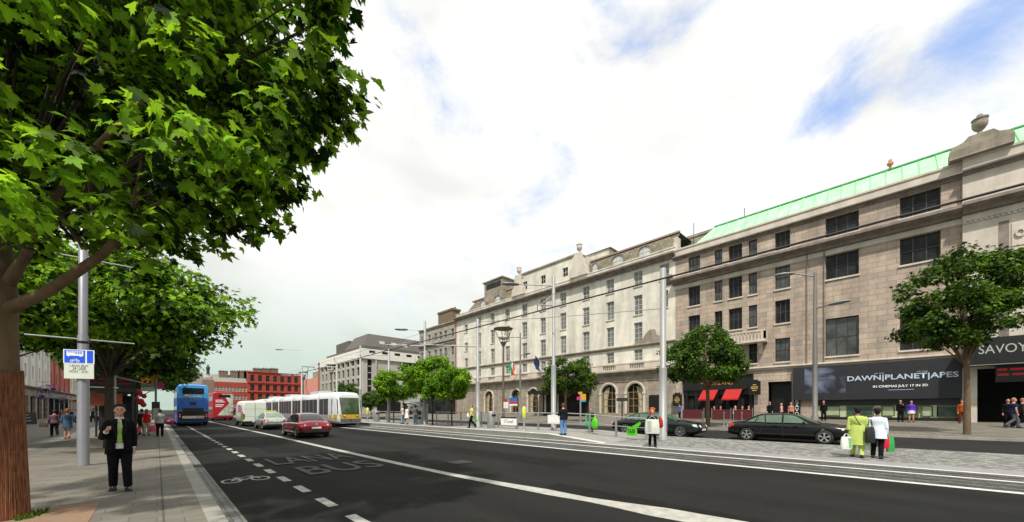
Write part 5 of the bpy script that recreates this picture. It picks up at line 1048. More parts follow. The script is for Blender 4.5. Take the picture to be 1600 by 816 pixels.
Xk = 19.6; Yk = YX(801, Xk); ks = thing('poster_sign', 'blue and red poster sign on a grey post behind the stop name board', 'sign', (Xk, Yk, .3)); b = MB(); b.tube([(Xk, Yk + .4, .3), (Xk, Yk + .4, 3.0)], .05, 8); part('post', b, M['galv'], ks)
za_, zb2 = ZP(634, Xk, Yk), ZP(621.5, Xk, Yk); b = MB(); b.box(Xk - .03, Xk + .03, Yk - .5, Yk + .35, za_ + (zb2 - za_) * .5, zb2, 0); b.box(Xk - .029, Xk + .029, Yk - .5, Yk + .35, za_ + (zb2 - za_) * .2, za_ + (zb2 - za_) * .5, 1); b.box(Xk - .028, Xk + .028, Yk - .5, Yk + .35, za_, za_ + (zb2 - za_) * .2, 2); part('panel', b, [mat('poster_blue', (.03, .15, .45), .5), mat('poster_red', (.5, .03, .03), .5), M['white']], ks)
Xw = 20.0; Yw = YX(790.5, Xw); wsn = thing('small_sign', 'small white and red sign on a thin post left of the blue and red poster', 'sign', (Xw, Yw, .3)); b = MB(); b.tube([(Xw, Yw, .3), (Xw, Yw, 2.2)], .03, 6); part('post', b, M['galv'], wsn); b = MB(); b.box(Xw - .02, Xw + .02, Yw - .25, Yw + .25, 1.75, 2.25); b.box(Xw - .021, Xw + .021, Yw - .15, Yw + .15, 2.25, 2.5, 1); part('plate', b, [M['white'], MATS['poster_red']], wsn)
for i, (px, lab) in enumerate(((646.5, 'silver-blue ticket machine next to the brown-jacketed person'), (660, 'silver-blue ticket machine beside the middle lime green trunk'))):
    X = 17.9; Y = YX(px, X); t = thing('ticket_machine', lab, 'ticket machine', (X, Y, .3), 'ticket machines on the platform'); b = MB(); b.prism([(-.3, .3), (.3, .3), (.3, 2.0), (-.12, 2.0), (-.3, 1.6)], Y - .5, Y + .5, lambda p, q, s: (X + p, s, q)); part('cabinet', b, mat('machine_silver', (.42, .46, .50), .3, metal=.4), t)
    b = MB(); b.box(X - .315, X - .30, Y - .3, Y + .3, 1.15, 1.5); b.box(X - .32, X - .30, Y - .3, Y + .3, .75, .95); part('screen', b, M['glass'], t)
    b = MB(); b.prism([(-.75, 2.3), (-.7, 2.36), (.35, 2.12), (.35, 2.02)], Y - .6, Y + .6, lambda p, q, s: (X + p, s, q)); part('hood', b, mat('hood_pale', (.50, .58, .62), .2), t)
# hi-vis green bags / cover hung on the rail
lime = mat('hivis_green', (.09, .52, .012), .6, var=.15, scale=6)
Xg = 18.05; Yg = YX(930, Xg); b = MB(); zz = mz(Xg, Yg); V = []
for s, w in ((0.34, .12), (.38, .2), (.55, .24), (.75, .2), (.9, .12), (1.0, .05), (1.12, .03)): V.append([(Xg - .05 + .12 * math.cos(a) * (w / .3), Yg + w * math.sin(a) * (1 + .1 * math.sin(a * 5)), zz + s) for a in [2 * math.pi * k / 12 for k in range(12)]])
b.loft(V); tag(part('green_bag', b, lime, loc=(Xg, Yg, zz)), 'bulging bright green bag hanging on the railing by the dark saloon', 'bag')
Yg = YX(988, Xg); zz = mz(Xg, Yg) + .1; gtx = thing('taxi_cover', 'bright green cover with TAXI in black letters hanging from the railing', 'cover', (Xg, Yg, zz + .5)); b = MB(); V = []
for i in range(9):
    u = -.30 + .60 * i / 8
    for z_ in (.1, .35, .58 + .10 * max(0, (4 - i)) / 4): V.append((Xg - .08 + .03 * math.sin(i * 1.7 + z_ * 4), Yg + u * (1 if z_ < .5 else .85), zz + z_))
b.add(V, [(3 * i + j, 3 * i + 3 + j, 3 * i + 4 + j, 3 * i + 1 + j) for i in range(8) for j in range(2)], 0, True); b.add([(Xg - .07, Yg - .28, zz + .5), (Xg - .07, Yg - .0, zz + .6), (Xg - .04, Yg - .45, zz + .85), (Xg - .04, Yg - .5, zz + .74)], [(0, 1, 2, 3)]); part('cloth', b, lime, gtx)
text('lettering', 'TAXI', .44, .2, bk_m, (Xg - .14, Yg + .22, zz + .26), (0, -1, 0), (0, 0, 1), gtx, bold=.03)
# far bus stop by the dark tree
X = 28.7; Y = YX(907, X); z = lambda py: ZP(py, X, Y); fs = thing('bus_stop', 'bus stop with yellow flag on the far pavement, right of the hotel entrance tree', 'bus stop', (X, Y, zg(X))); b = MB(); b.tube([(X, Y, .3), (X, Y, z(616))], .08, 8); part('pole', b, M['steel_pale'], fs)
b = MB(); b.box(X - .03, X + .03, Y - .6, Y - .1, z(625), z(616)); b.box(X - .029, X + .029, Y - .6, Y - .1, z(628), z(625), 1); part('flag_panel', b, [MATS['disc_yellow'], teal], fs); b = MB(); b.box(X - .03, X + .03, Y - .2, Y + .25, z(616), z(612.5)); part('number_disc', b, MATS['disc_yellow'], fs)
b = MB(); b.box(X - .03, X + .03, Y + .12, Y + .4, z(625), z(620)); part('side_flag', b, MATS['stop_pink'], fs)
X = 29; Y = YX(972, X); bo = thing('black_sign', 'black box sign on a thin post before the arched hotel window', 'sign', (X, Y, .35)); b = MB(); b.tube([(X, Y, .35), (X, Y, ZP(625, X, Y))], .06, 8); part('post', b, M['frame_dark'], bo); b = MB(); b.box(X - .08, X + .08, Y - .5, Y + .5, ZP(627, X, Y), ZP(622, X, Y)); part('box', b, M['frame_dark'], bo)
# pub terrace
burg = mat('burgundy_canvas', (.085, .008, .012), .85, var=.15)
for (a, c, lab) in ((1066, 1100, 'burgundy canvas terrace screen left of the pub tree trunk'), (1112, 1142, 'burgundy canvas terrace screen right of the pub tree trunk'), (1146, 1176, 'burgundy canvas terrace screen behind the black saloon boot')):
    X = 38.5; y1, y0 = YX(a, X), YX(c, X); t = thing('terrace_screen', lab, 'screen', (X, (y0 + y1) / 2, zg(X)), 'burgundy terrace screens outside the pub'); b = MB(); b.box(X - .02, X + .02, y0 + .05, y1 - .05, zg(X) + .12, zg(X) + 1.05); part('canvas', b, burg, t); 
    for y in (y0, y1): b = MB(); b.tube([(X, y, zg(X)), (X, y, zg(X) + 1.2)], .025, 6); part('post', b, M['galv'], t)
for (px, X, lab) in ((1159, 29.5, 'thin grey bollard behind the black saloon boot'), (1098, 29.5, 'thin grey bollard left of the pub tree trunk'), (1131, 29.5, 'thin grey bollard right of the pub tree trunk')):
    Y = YX(px, X); b = MB(); b.lathe([(.06, 0), (.05, .1), (.04, 1.0), (.06, 1.02), (.05, 1.12)], (X, Y, zg(X)), 8); single('bollard', b, M['galv'], lab, 'bollard', (X, Y, zg(X)), 'thin bollards along the far kerb')
for px in (1125, 1160): 
    X = 40; Y = YX(px, X); z = zg(X); t = thing('cafe_table', 'round terrace table %s of the pub tree' % ('just right' if px == 1125 else 'well right'), 'table', (X, Y, z), 'terrace tables outside the pub'); b = MB(); b.lathe([(.4, .7), (.4, .73)], (X, Y, z), 14); part('table_top', b, M['white'], t); b = MB(); b.lathe([(.22, 0), (.04, .05), (.03, .7)], (X, Y, z), 8); part('stem', b, M['frame_dark'], t)
# sandwich board, flower baskets on the left
X, Y = -9.2, YX(45, -9.2); sbd = thing('sandwich_board', 'black sandwich board on the left pavement before the shops', 'sandwich board', (X, Y, 0)); b = MB()
for s in (-1, 1): b.add([(X - .45, Y + s * .35, .15), (X + .45, Y + s * .35, .15), (X + .45, Y + s * .05, 1.35), (X - .45, Y + s * .05, 1.35), (X - .45, Y + s * .32, .15), (X + .45, Y + s * .32, .15), (X + .45, Y + s * .02, 1.35), (X - .45, Y + s * .02, 1.35)], [(0, 1, 2, 3), (4, 5, 6, 7), (0, 1, 5, 4), (2, 3, 7, 6), (1, 2, 6, 5), (3, 0, 4, 7)])
part('board', b, M['black_front'], sbd); b = MB(); [b.box(X - .3, X + .2 - k * .08, Y - .33 + k * .075, Y - .325 + k * .075, .5 + k * .3, .54 + k * .3) for k in range(3)]; part('chalk_lines', b, M['white'], sbd)
purple = mat('purple_petunia', (.14, .03, .38), .8, var=.6, scale=12); redf = mat('red_begonia', (.55, .03, .05), .8, var=.5, scale=12)
rg = random.Random(5)
for i, (px, py, X) in enumerate(((72, 608, -11.8), (84, 607, -11.8), (93, 626, -11.8), (104, 624, -11.8), (118, 625, -11.8), (66, 618, -11.8))):
    Y = YX(px, X); z0 = ZP(py, X, Y); lab = ['hanging basket of purple flowers on the white shop front, farthest left of the upper pair', 'hanging basket of purple flowers on the white shop front, right of the upper pair', 'hanging basket of purple flowers low beside the brick shop front', 'hanging basket of mixed flowers on the brick shop front', 'hanging basket of red flowers just left of the grey mast', 'hanging basket of purple flowers low on the white shop front'][i]
    t = thing('flower_basket', lab, 'flower basket', (X, Y, z0), 'hanging flower baskets on the left shops'); b = MB(); r = .75
    for k in range(160):
        a, e = rg.uniform(0, 6.28), math.acos(rg.uniform(-1, 1)); p = Vector((X + r * math.cos(a) * math.sin(e), Y + r * math.sin(a) * math.sin(e), z0 + r * .8 * math.cos(e))); q = Vector((rg.uniform(-.1, .1), rg.uniform(-.1, .1), rg.uniform(-.1, .1))); q2 = Vector((rg.uniform(-.1, .1), rg.uniform(-.1, .1), rg.uniform(-.1, .1)))
        b.add([p, p + q, p + q + q2, p + q2], [(0, 1, 2, 3)], k % 3 % 2)
    part('flowers', b, [redf if i in (3, 4) else purple, M['leaf_dark']], t); b = MB(); b.lathe([(.1, -.35), (.3, -.1), (.32, 0)], (X, Y, z0), 10); b.tube([(X, Y, z0), (X, Y, z0 + 1.0), (XL, Y, z0 + 1.0)], .02, 5); part('basket', b, M['bark_dark'], t)
b = MB(); X = 19; Y = YX(426, X); b.tube([(X, Y, 0), (X, Y, 4)], .06, 8); t = thing('blue_road_sign', 'distant blue road sign between the white van and the tram', 'sign', (X, Y, 0)); part('post', b, M['galv'], t); b = MB(); b.box(X - .8, X + .8, Y - .05, Y, 2.6, 4.3); part('plate', b, bl_m, t); b = MB(); b.box(X - .25, X + .25, Y - .06, Y - .051, 3.6, 4.1); part('mark', b, M['white'], t)
# ================================================================ vehicles (built nose towards +Y, on the ground, then moved)
tyre_m = mat('tyre', (.015, .015, .015), .85); lens_r = mat('tail_lens', (.45, .012, .03), .2, var=.05); lens_w = mat('head_lens', (.72, .75, .72), .12, var=.05); car_glass = mat('car_glass', (.02, .028, .024), .04, var=.1, spec=.9)
plate_m = mat('plate_white', (.68, .68, .62), .5)
def wheel(parent, x, y, r, w, spokes, rim_m=None):
    sgn = 1 if x > 0 else -1; b = MB(); prof = [(r * .66, -w / 2), (r * .93, -w / 2), (r, -w * .35), (r, w * .35), (r * .93, w / 2), (r * .66, w / 2)]; n = 24
    V = [(x + q, y + p * math.cos(2 * math.pi * k / n), r + p * math.sin(2 * math.pi * k / n)) for p, q in prof for k in range(n)]
    b.add(V, [(i * n + k, i * n + (k + 1) % n, (i + 1) * n + (k + 1) % n, (i + 1) * n + k) for i in range(5) for k in range(n)], 0, True); o = part('wheel', b, tyre_m, parent)
    b = MB(); xo = x + sgn * w * .42; rr = r * .67
    for ra, rb, dx in ((rr, rr * .9, 0), (rr * .9, rr * .86, -.03)): b.add([(xo + sgn * d, y + q * math.cos(2 * math.pi * k / n), r + q * math.sin(2 * math.pi * k / n)) for q, d in ((ra, 0), (rb, dx)) for k in range(n)], [(k, (k + 1) % n, n + (k + 1) % n, n + k) for k in range(n)])
    for k in range(spokes):
        a = 2 * math.pi * k / spokes + .3; da = .22 if spokes <= 6 else .1; P = []
        for dx in (.005, -.02):
            for q, d in ((rr * .12, da * 1.6), (rr * .92, da), (rr * .92, -da), (rr * .12, -da * 1.6)): P.append((xo + sgn * dx, y + q * math.cos(a + d), r + q * math.sin(a + d)))
        b.add(P, [(0, 1, 2, 3), (7, 6, 5, 4), (0, 4, 5, 1), (1, 5, 6, 2), (2, 6, 7, 3)])
    b.add([(xo + sgn * .012, y + rr * .2 * math.cos(2 * math.pi * k / 12), r + rr * .2 * math.sin(2 * math.pi * k / 12)) for k in range(12)], [tuple(range(12))]); part('rim', b, rim_m or M['chrome'], o)
    b = MB(); b.add([(x + sgn * w * .1, y + rr * math.cos(2 * math.pi * k / n), r + rr * math.sin(2 * math.pi * k / n)) for k in range(n)], [tuple(range(n))]); part('brake_disc', b, M['black'], o); return o
def boolean_wells(o, wells, r, x0):
    for (y,) in wells:
        b = MB(); n = 28; V = [(x, y + r * math.cos(2 * math.pi * k / n), r * .93 + r * math.sin(2 * math.pi * k / n)) for x in (-1.4, 1.4) for k in range(n)]
        b.add(V, [(k, (k + 1) % n, n + (k + 1) % n, n + k) for k in range(n)] + [tuple(range(n))[::-1], tuple(range(n, 2 * n))]); c = part('cutter', b, M['black'])
        m = o.modifiers.new('b', 'BOOLEAN'); m.operation = 'DIFFERENCE'; m.object = c; m.solver = 'EXACT'; bake(o); bpy.data.objects.remove(c)
def sedan(label, paint, L=4.8, Wd=1.82, H=1.44, group=None, boot=.97, tail='wide', spokes=5, head=1, taxi=None, wr=.335, rim_m=None, plate='', glassm=None, hood=1.0, cat='car', name='saloon_car'):
    root = thing(name, label, cat, (0, 0, 0), group); hw = Wd / 2; gm = glassm or car_glass
    T_ = [0, .006, .03, .08, .15, .25, .36, .5, .62, .72, .80, .88, .94, .975, .994, 1]
    wf = [.80, .90, .95, .975, .99, 1, 1, 1, 1, .995, .985, .965, .92, .86, .77, .66]
    zs = [.66, .74, .84, .885, .90, .905, .90, .895, .885, .875, .86, .83, .785, .73, .66, .56]
    zc = [.72, .84, boot - .03, boot, boot + .01, .98, .96, .95, .95, .965 * hood, .955 * hood, .915 * hood, .86, .79, .70, .60]
    zbt = [.46, .36, .29, .25, .22, .2, .2, .2, .2, .2, .2, .2, .22, .25, .31, .40]
    rings = []
    for t, w, s, c, zb_ in zip(T_, wf, zs, zc, zbt):
        w *= hw; y = -L / 2 + t * L; h = [(0, zb_), (.8 * w, zb_), (.95 * w, zb_ + .05), (.995 * w, zb_ + .18), (w, (zb_ + s) / 2 + .05), (.985 * w, s - .13), (.95 * w, s - .03), (.86 * w, s + .01), (.72 * w, s + (c - s) * .55), (.4 * w, c - .008), (0, c)]
        rings.append([(x, y, z) for x, z in h] + [(-x, y, z) for x, z in h[-2:0:-1]])
    b = MB(); b.loft(rings); body = part('body', b, [paint, M['black']], root)
    ss = body.modifiers.new('s', 'SUBSURF'); ss.levels = 1; ss.render_levels = 1; bake(body)
    ya, yb = -L / 2 + .185 * L, -L / 2 + .815 * L; r_ = wr * 1.13
    # wheel arches
    for y in (ya, yb):
        for sg_ in (-1, 1):
            c = MB(); n = 28; xs = (sg_ * hw * .62, sg_ * 1.3); c.add([(x, y + r_ * math.cos(2 * math.pi * k / n), wr + r_ * math.sin(2 * math.pi * k / n)) for x in xs for k in range(n)], [(k, (k + 1) % n, n + (k + 1) % n, n + k) for k in range(n)] + [tuple(range(n))[::-1], tuple(range(n, 2 * n))])
            co = part('cutter', c, M['black']); bm = bmesh.new(); bm.from_mesh(co.data); bmesh.ops.recalc_face_normals(bm, faces=bm.faces); bm.to_mesh(co.data); bm.free()
            m = body.modifiers.new('b', 'BOOLEAN'); m.operation = 'DIFFERENCE'; m.object = co; m.solver = 'EXACT'; bake(body); bpy.data.objects.remove(co)
    for p in body.data.polygons: p.use_smooth = True
    # cabin
    zb0 = .90; wg = lambda z: hw * (.90 - .27 * max(0, (z - zb0)) / (H - zb0)) ; P = lambda t: -L / 2 + t * L
    prof = [(P(.115), boot - .06), (P(.15), boot), (P(.21), H - .24), (P(.275), H - .085), (P(.33), H - .025), (P(.42), H), (P(.50), H - .005), (P(.57), H - .05), (P(.61), H - .10), (P(.69), H - .30), (P(.765), .955 * hood), (P(.79), .93)]
    SS = [-1, -.94, -.8, -.4, 0, .4, .8, .94, 1]; dz = lambda s: -.055 * abs(s) ** 5 + .012 * (1 - s * s)
    V = [(s * wg(z), y, z + dz(s)) for y, z in prof for s in SS]; k = len(SS); c = MB(); F = [(i * k + j, i * k + j + 1, (i + 1) * k + j + 1, (i + 1) * k + j) for i in range(len(prof) - 1) for j in range(k - 1)]
    c.add(V, F, 0, True); 
    for s in (-1, 1):
        V = []
        for y, z in prof: V += [(s * wg(z), y, z + dz(1)), (s * wg(.7) * 1.0, y, .78)]
        c.add(V, [(2 * i, 2 * i + 2, 2 * i + 3, 2 * i + 1) for i in range(len(prof) - 1)])
    part('cabin', c, paint, root)
    def glass(i0, i1, f0, f1, wi, name):                # pane that follows the cabin's profile, a little proud of it
        pts = []; (y0, z0), (y1, z1) = prof[i0], prof[i0 + 1]; pts.append((y0 + (y1 - y0) * f0, z0 + (z1 - z0) * f0)); pts += prof[i0 + 1:i1]; (y0, z0), (y1, z1) = prof[i1 - 1], prof[i1]; pts.append((y0 + (y1 - y0) * f1, z0 + (z1 - z0) * f1))
        d = Vector((0, pts[-1][0] - pts[0][0], pts[-1][1] - pts[0][1])).normalized(); nn = Vector((0, -d.z, d.y)); nn = nn if nn.z > 0 else -nn; S2 = [-wi, -.6, 0, .6, wi]; g = MB()
        g.add([Vector((s * wg(z), y, z + dz(s))) + nn * .012 for y, z in pts for s in S2], [(i * 5 + j, i * 5 + j + 1, (i + 1) * 5 + j + 1, (i + 1) * 5 + j) for i in range(len(pts) - 1) for j in range(4)], 0, True); part(name, g, gm, root)
    glass(1, 4, .1, .35, .88, 'rear_window'); glass(7, 10, .6, .97, .9, 'windscreen')
    # side windows
    zlo = .945; top = H - .105
    for s in (-1, 1):
        for poly in ([(.265, zlo + .02), (.345, zlo), (.335, top), (.285, top - .05)], [(.185, zlo + .02), (.255, zlo + .02), (.275, top - .08), (.25, top - .14)], [(.355, zlo), (.485, zlo), (.485, top + .02), (.345, top + .005)], [(.50, zlo), (.695, zlo - .01), (.60, top - .045), (.565, top), (.50, top + .02)]):
            g = MB(); g.add([(s * (wg(z) + .008 + .018 * (z - zb0)), P(t), z) for t, z in poly], [tuple(range(len(poly)))]); part('side_window', g, gm, root)
        g = MB(); g.ball((s * (hw + .07), P(.665), .97), .09, 8, sc=(1.0, .6, .75)); part('wing_mirror', g, paint, root)
        for t in (.43, .60): g = MB(); g.box(s * (hw - .0) - .012, s * hw + .018, P(t) - .09, P(t) + .09, .775, .80); part('door_handle', g, paint, root)
        g = MB(); g.add([(s * (hw + .004), P(t), z) for t, z in ((.495, .28), (.5, .28), (.5, .88), (.495, .88))], [(0, 1, 2, 3)]); g.add([(s * (hw + .004), P(t), z) for t, z in ((.30, .42), (.305, .42), (.345, .88), (.34, .88))], [(0, 1, 2, 3)]); g.add([(s * (hw + .003), P(t), z) for t, z in ((.25, .40), (.75, .40), (.75, .43), (.25, .43))], [(0, 1, 2, 3)]); part('door_seams', g, M['black'], root)
        # lamps
        x1 = hw * .93; g = MB(); yr = P(0)
        if tail == 'wide': V = [(s * hw * .42, yr - .012, .70), (s * hw * .76, yr - .0, .68), (s * (hw * .955), yr + .10, .70), (s * (hw * .965), yr + .24, .80), (s * hw * .93, yr + .22, .865), (s * hw * .78, yr + .04, .86), (s * hw * .42, yr + .03, .84)]
        else: V = [(s * hw * .62, yr - .01, .66), (s * (hw * .94), yr + .09, .66), (s * (hw * .965), yr + .24, .74), (s * hw * .94, yr + .22, .865), (s * hw * .66, yr + .03, .86)]
        V2 = [(x * .93, y + .12, z) for x, y, z in V]; n = len(V); g.add(V + V2, [tuple(range(n))] + [(i, (i + 1) % n, n + (i + 1) % n, n + i) for i in range(n)], 0); o = part('tail_light', g, lens_r, root)
        g = MB(); cx = hw * (.68 if tail == 'wide' else .8); g.lathe([(.055, 0), (.055, .01)], (0, 0, 0), 14); g.v = [(s * cx + v[0], yr - .02 - v[2] + .01, .77 + v[1]) for v in g.v]; part('lamp_ring', g, lens_w, o)
        yf = P(1); g = MB(); V = [(s * hw * .50, yf - .045, .60), (s * hw * .80, yf - .16, .61), (s * hw * .90, yf - .36, .66), (s * hw * .905, yf - .40, .745), (s * hw * .80, yf - .26, .745), (s * hw * .50, yf - .10, .70)]
        V = [(x, y + .075, z) for x, y, z in V]; V2 = [(x * .92, y - .15, z) for x, y, z in V]; n = len(V); g.add(V + V2, [tuple(range(n))] + [(i, (i + 1) % n, n + (i + 1) % n, n + i) for i in range(n)]); part('headlight', g, lens_w, root)
    for y in (ya, yb):
        for s in (-1, 1): wheel(root, s * (hw - .12), y, wr, .21, spokes, rim_m)
    g = MB(); g.box(-.26, .26, P(0) - .03, P(0) - .012, .56, .67) if tail == 'wide' else g.box(-.26, .26, P(0) - .03, P(0) - .012, .66, .77); part('number_plate', g, plate_m, root)
    g = MB(); g.box(-.26, .26, P(1) + .005, P(1) + .02, .40, .51); part('number_plate', g, plate_m, root)
    g = MB(); g.box(-hw * .42, hw * .42, P(1) - .02, P(1) + .008, .56, .66); o = part('grille', g, M['black'], root); g = MB(); [g.box(x - .012, x + .012, P(1) - .0, P(1) + .016, .565, .655) for x in np.linspace(-hw * .38, hw * .38, 9)]; g.lathe([(.04, 0), (.04, .02)], (0, P(1) + .0, .66), 10); part('grille_bars', g, M['chrome'], o)
    g = MB(); g.box(-hw * .8, hw * .8, P(0) - .018, P(0) + .1, .34, .47); part('rear_bumper_trim', g, M['black'], root); g = MB(); g.ball((0, P(0) - .015, .79), .055, 10, sc=(1, .3, 1)); part('badge', g, M['chrome'], root)
    g = MB(); [g.box(s * hw * .45 - .25, s * hw * .45 + .25, P(.35), P(.40), .8, 1.22) for s in (-1, 1)]; part('seats', g, M['black'], root)
    g = MB(); g.box(-hw * .78, hw * .78, P(.09), P(.90), .16, .24); part('underbody', g, M['black'], root)
    if taxi: g = MB(); g.prism([(-.45, H + .01), (.45, H + .01), (.38, H + .15), (-.38, H + .15)], P(.44), P(.50), lambda p, q, t: (p, t, q)); part('roof_sign', g, taxi, root)
    return root
CLR = 1.0
blackp = mat('black_car_paint', (.004, .004, .005), .22, var=.05, spec=.35, coat=.12); redp = mat('dark_red_car_paint', (.20, .004, .018), .2, metal=.25, var=.05, coat=.8); silv = mat('silver_car_paint', (.44, .46, .40), .3, metal=.5, var=.05, coat=.4)
Xc = 22.2
g_green = mat('greenish_car_glass', (.07, .13, .08), .05, var=.5, scale=1.5, spec=.9)
bm1 = sedan('black saloon with five-spoke alloy wheels seen from the side before the cinema hoarding', blackp, L=4.75, Wd=1.8, H=1.40, tail='narrow', spokes=5, glassm=g_green, wr=.325)
yf, yr_ = YX(1331, Xc - .9), YX(1135, Xc - .9); place(bm1, (Xc, (yf + yr_) / 2, .075), math.pi)
Xc = 21.9; jg = sedan('long dark saloon behind the railing and the red-haired woman', mat('dark_green_car_paint', (.006, .009, .009), .2, var=.05, spec=.4, coat=.2), L=5.3, Wd=1.84, H=1.42, tail='narrow', spokes=7, glassm=g_green)
place(jg, (Xc, YX(1100, Xc) + 2.65, .07), math.pi)
ps = sedan('dark red saloon driving away in the traffic lane beside the tram', redp, L=4.76, Wd=1.82, H=1.47, tail='wide', spokes=10, boot=1.02)
X = 6.75; Y = YX(486, X); place(ps, (X, Y + 1.3, rz(6.7)), 0)
tx = sedan('silver taxi with a roof sign ahead of the dark red saloon', silv, L=4.7, Wd=1.78, H=1.45, tail='narrow', spokes=7, taxi=mat('taxi_sign', (.55, .50, .12), .5), glassm=mat('pale_rear_glass', (.16, .22, .17), .08, var=.3), boot=1.0, name='taxi', cat='taxi')
X = 7.15; Y = YX(429, X); place(tx, (X, Y + 1.6, rz(7.1)), 0)
# ---- white van
vn = thing('delivery_van', 'white panel van with pink and green side decoration ahead of the silver taxi', 'van', (0, 0, 0)); wp = mat('van_white', (.66, .72, .62), .35, var=.05, coat=.3)
b = MB(); Lv, Wv, Hv = 5.8, 2.0, 2.55; rings = []
for y, w, zt_v in ((-Lv / 2, .94, 2.40), (-Lv / 2 + .04, .985, 2.48), (-Lv / 2 + .15, 1, Hv), (0, 1, Hv + .02), (1.3, 1, Hv - .02), (1.75, .97, Hv - .2), (2.3, .94, 1.45), (2.75, .86, 1.15), (2.9, .75, .85)):
    w *= Wv / 2; h = [(0, .4), (.9 * w, .4), (w, .5), (w, 1.1), (.985 * w, zt_v * .6 + .3), (.93 * w, zt_v - .12), (.84 * w, zt_v - .02), (0, zt_v)]; rings.append([(x, y, z) for x, z in h] + [(-x, y, z) for x, z in h[-2:0:-1]])
b.loft(rings); part('body', b, wp, vn); yb_ = -Lv / 2
b = MB()
for s in (-1, 1): b.box(s * .47 - .43, s * .47 + .43, yb_ - .012, yb_ - .002, .52, 2.25)
part('rear_door', b, wp, vn); b = MB(); b.box(-.006, .006, yb_ - .015, yb_ - .0, .5, 2.3); b.box(-.9, .9, yb_ - .016, yb_, 1.72, 1.735); b.box(-.9, .9, yb_ - .016, yb_, .98, .995); part('door_seams', b, M['frame_dark'], vn)
for s in (-1, 1):
    b = MB(); b.box(s * .93 - .07, s * .93 + .06, yb_ - .03, yb_ + .06, .75, 1.25); part('tail_light', b, lens_r, vn); b = MB(); b.box(s * 1.12 - .1, s * 1.12 + .1, 1.7, 1.85, 1.3, 1.65); part('wing_mirror', b, M['black'], vn)
    for y in (-1.75, 1.95): wheel(vn, s * .87, y, .34, .22, 6)
b = MB(); b.box(-.95, .95, yb_ - .06, yb_ + .1, .38, .52); part('rear_bumper', b, M['black'], vn); b = MB(); b.box(-.26, .26, yb_ - .075, yb_ - .062, .40, .50); part('number_plate', b, plate_m, vn); b = MB(); b.box(-.8, .8, -2.4, 2.4, .25, .4); part('underbody', b, M['black'], vn)
b = MB(); b.add([(-1.006, yb_ + .1, .55), (-1.006, yb_ + 1.8, .55), (-1.006, yb_ + 1.4, 1.2), (-1.006, yb_ + .1, 1.5)], [(0, 1, 2, 3)]); part('green_patch', b, mat('van_green', (.10, .33, .05), .4), vn); b = MB(); b.add([(-1.008, yb_ + .5, 1.2), (-1.008, yb_ + 3.2, 1.5), (-1.008, yb_ + 3.4, 2.2), (-1.008, yb_ + 1.2, 2.1)], [(0, 1, 2, 3)]); part('pink_patch', b, mat('van_pink', (.55, .18, .35), .4, var=.4), vn)
X = 7.1; Y = YX(398, X); place(vn, (X, Y + 2.6, -.03), 0)
# ---- double decker buses
def bus(label, lower, upper, H=4.3, name='double_decker_bus'):
    t = thing(name, label, 'bus', (0, 0, 0)); Lb, Wb = 10.6, 2.5; b = MB(); rings = []
    for y, f, dz_, zb_ in ((-Lb / 2, .93, -.12, .45), (-Lb / 2 + .07, .98, -.03, .36), (-Lb / 2 + .25, 1, 0, .34), (Lb / 2 - .3, 1, 0, .34), (Lb / 2 - .05, .96, -.06, .36), (Lb / 2, .88, -.2, .5)):
        w = Wb / 2 * f; zt_b = H + dz_; h = [(0, zb_), (w, zb_), (w, 1.3), (w, 2.9), (w * .975, zt_b - .5), (w * .93, zt_b - .15), (w * .82, zt_b), (0, zt_b + .02)]; rings.append([(x, y, z) for x, z in h] + [(-x, y, z) for x, z in h[-2:0:-1]])
    b.loft(rings, smooth=False)
    mi = []                                           # livery split by height
    for f, _ in zip(b.f, b.m): zc = sum(b.v[i][2] for i in f) / len(f); mi.append(1 if zc > 2.95 else 0)
    b.m = mi; part('body', b, [lower, upper], t); yb_ = -Lb / 2
    for s in (-1, 1):
        for z0, z1 in ((1.35, 2.05), (3.0, 3.7)):
            g = MB(); g.add([(s * (Wb / 2 + .006), yb_ + .5, z0), (s * (Wb / 2 + .006), Lb / 2 - .6, z0), (s * (Wb / 2 * (1 if z1 < 3 else .985) + .012), Lb / 2 - .6, z1), (s * (Wb / 2 * (1 if z1 < 3 else .985) + .012), yb_ + .5, z1)], [(0, 1, 2, 3)]); part('side_window', g, M['glass'], t)
        for y in (-2.9, 3.3): wheel(t, s * 1.12, y, .48, .28, 8)
    g = MB(); g.box(-1.15, 1.15, -4.9, 4.9, .28, .4); part('underbody', g, M['black'], t)
    return t, yb_
bl1 = mat('bus_mid_blue', (.022, .13, .50), .35, var=.06); bl2 = mat('bus_light_blue', (.07, .34, .72), .35, var=.06)
bu, y0 = bus('blue double-decker bus seen from behind with an advert strip above its bumper', bl1, bl2)
g = MB(); y_ = y0 - .012
b = MB(); b.box(-1.17, 1.17, y_ - .0, y0 + .1, .5, 1.55); b.box(-.82, .82, y_ - .02, y0 + .1, 1.55, 1.85); part('engine_cover', b, M['black_front'], bu)
b = MB(); b.box(-1.18, 1.18, y_ - .008, y0 + .1, 2.9, 4.12); part('upper_rear_panel', b, bl2, bu); b = MB(); b.box(-1.19, 1.19, y_ - .004, y0 + .1, 1.86, 2.9); part('middle_rear_panel', b, bl1, bu)
b = MB(); b.box(-.85, .85, y_ - .02, y_ - .008, 3.32, 3.95); part('rear_window', b, M['glass'], bu)
b = MB(); b.box(-1.17, -.84, y_ - .03, y_, 1.53, 1.60); b.box(.84, 1.17, y_ - .03, y_, 1.53, 1.60); part('silver_trim', b, M['steel_pale'], bu)
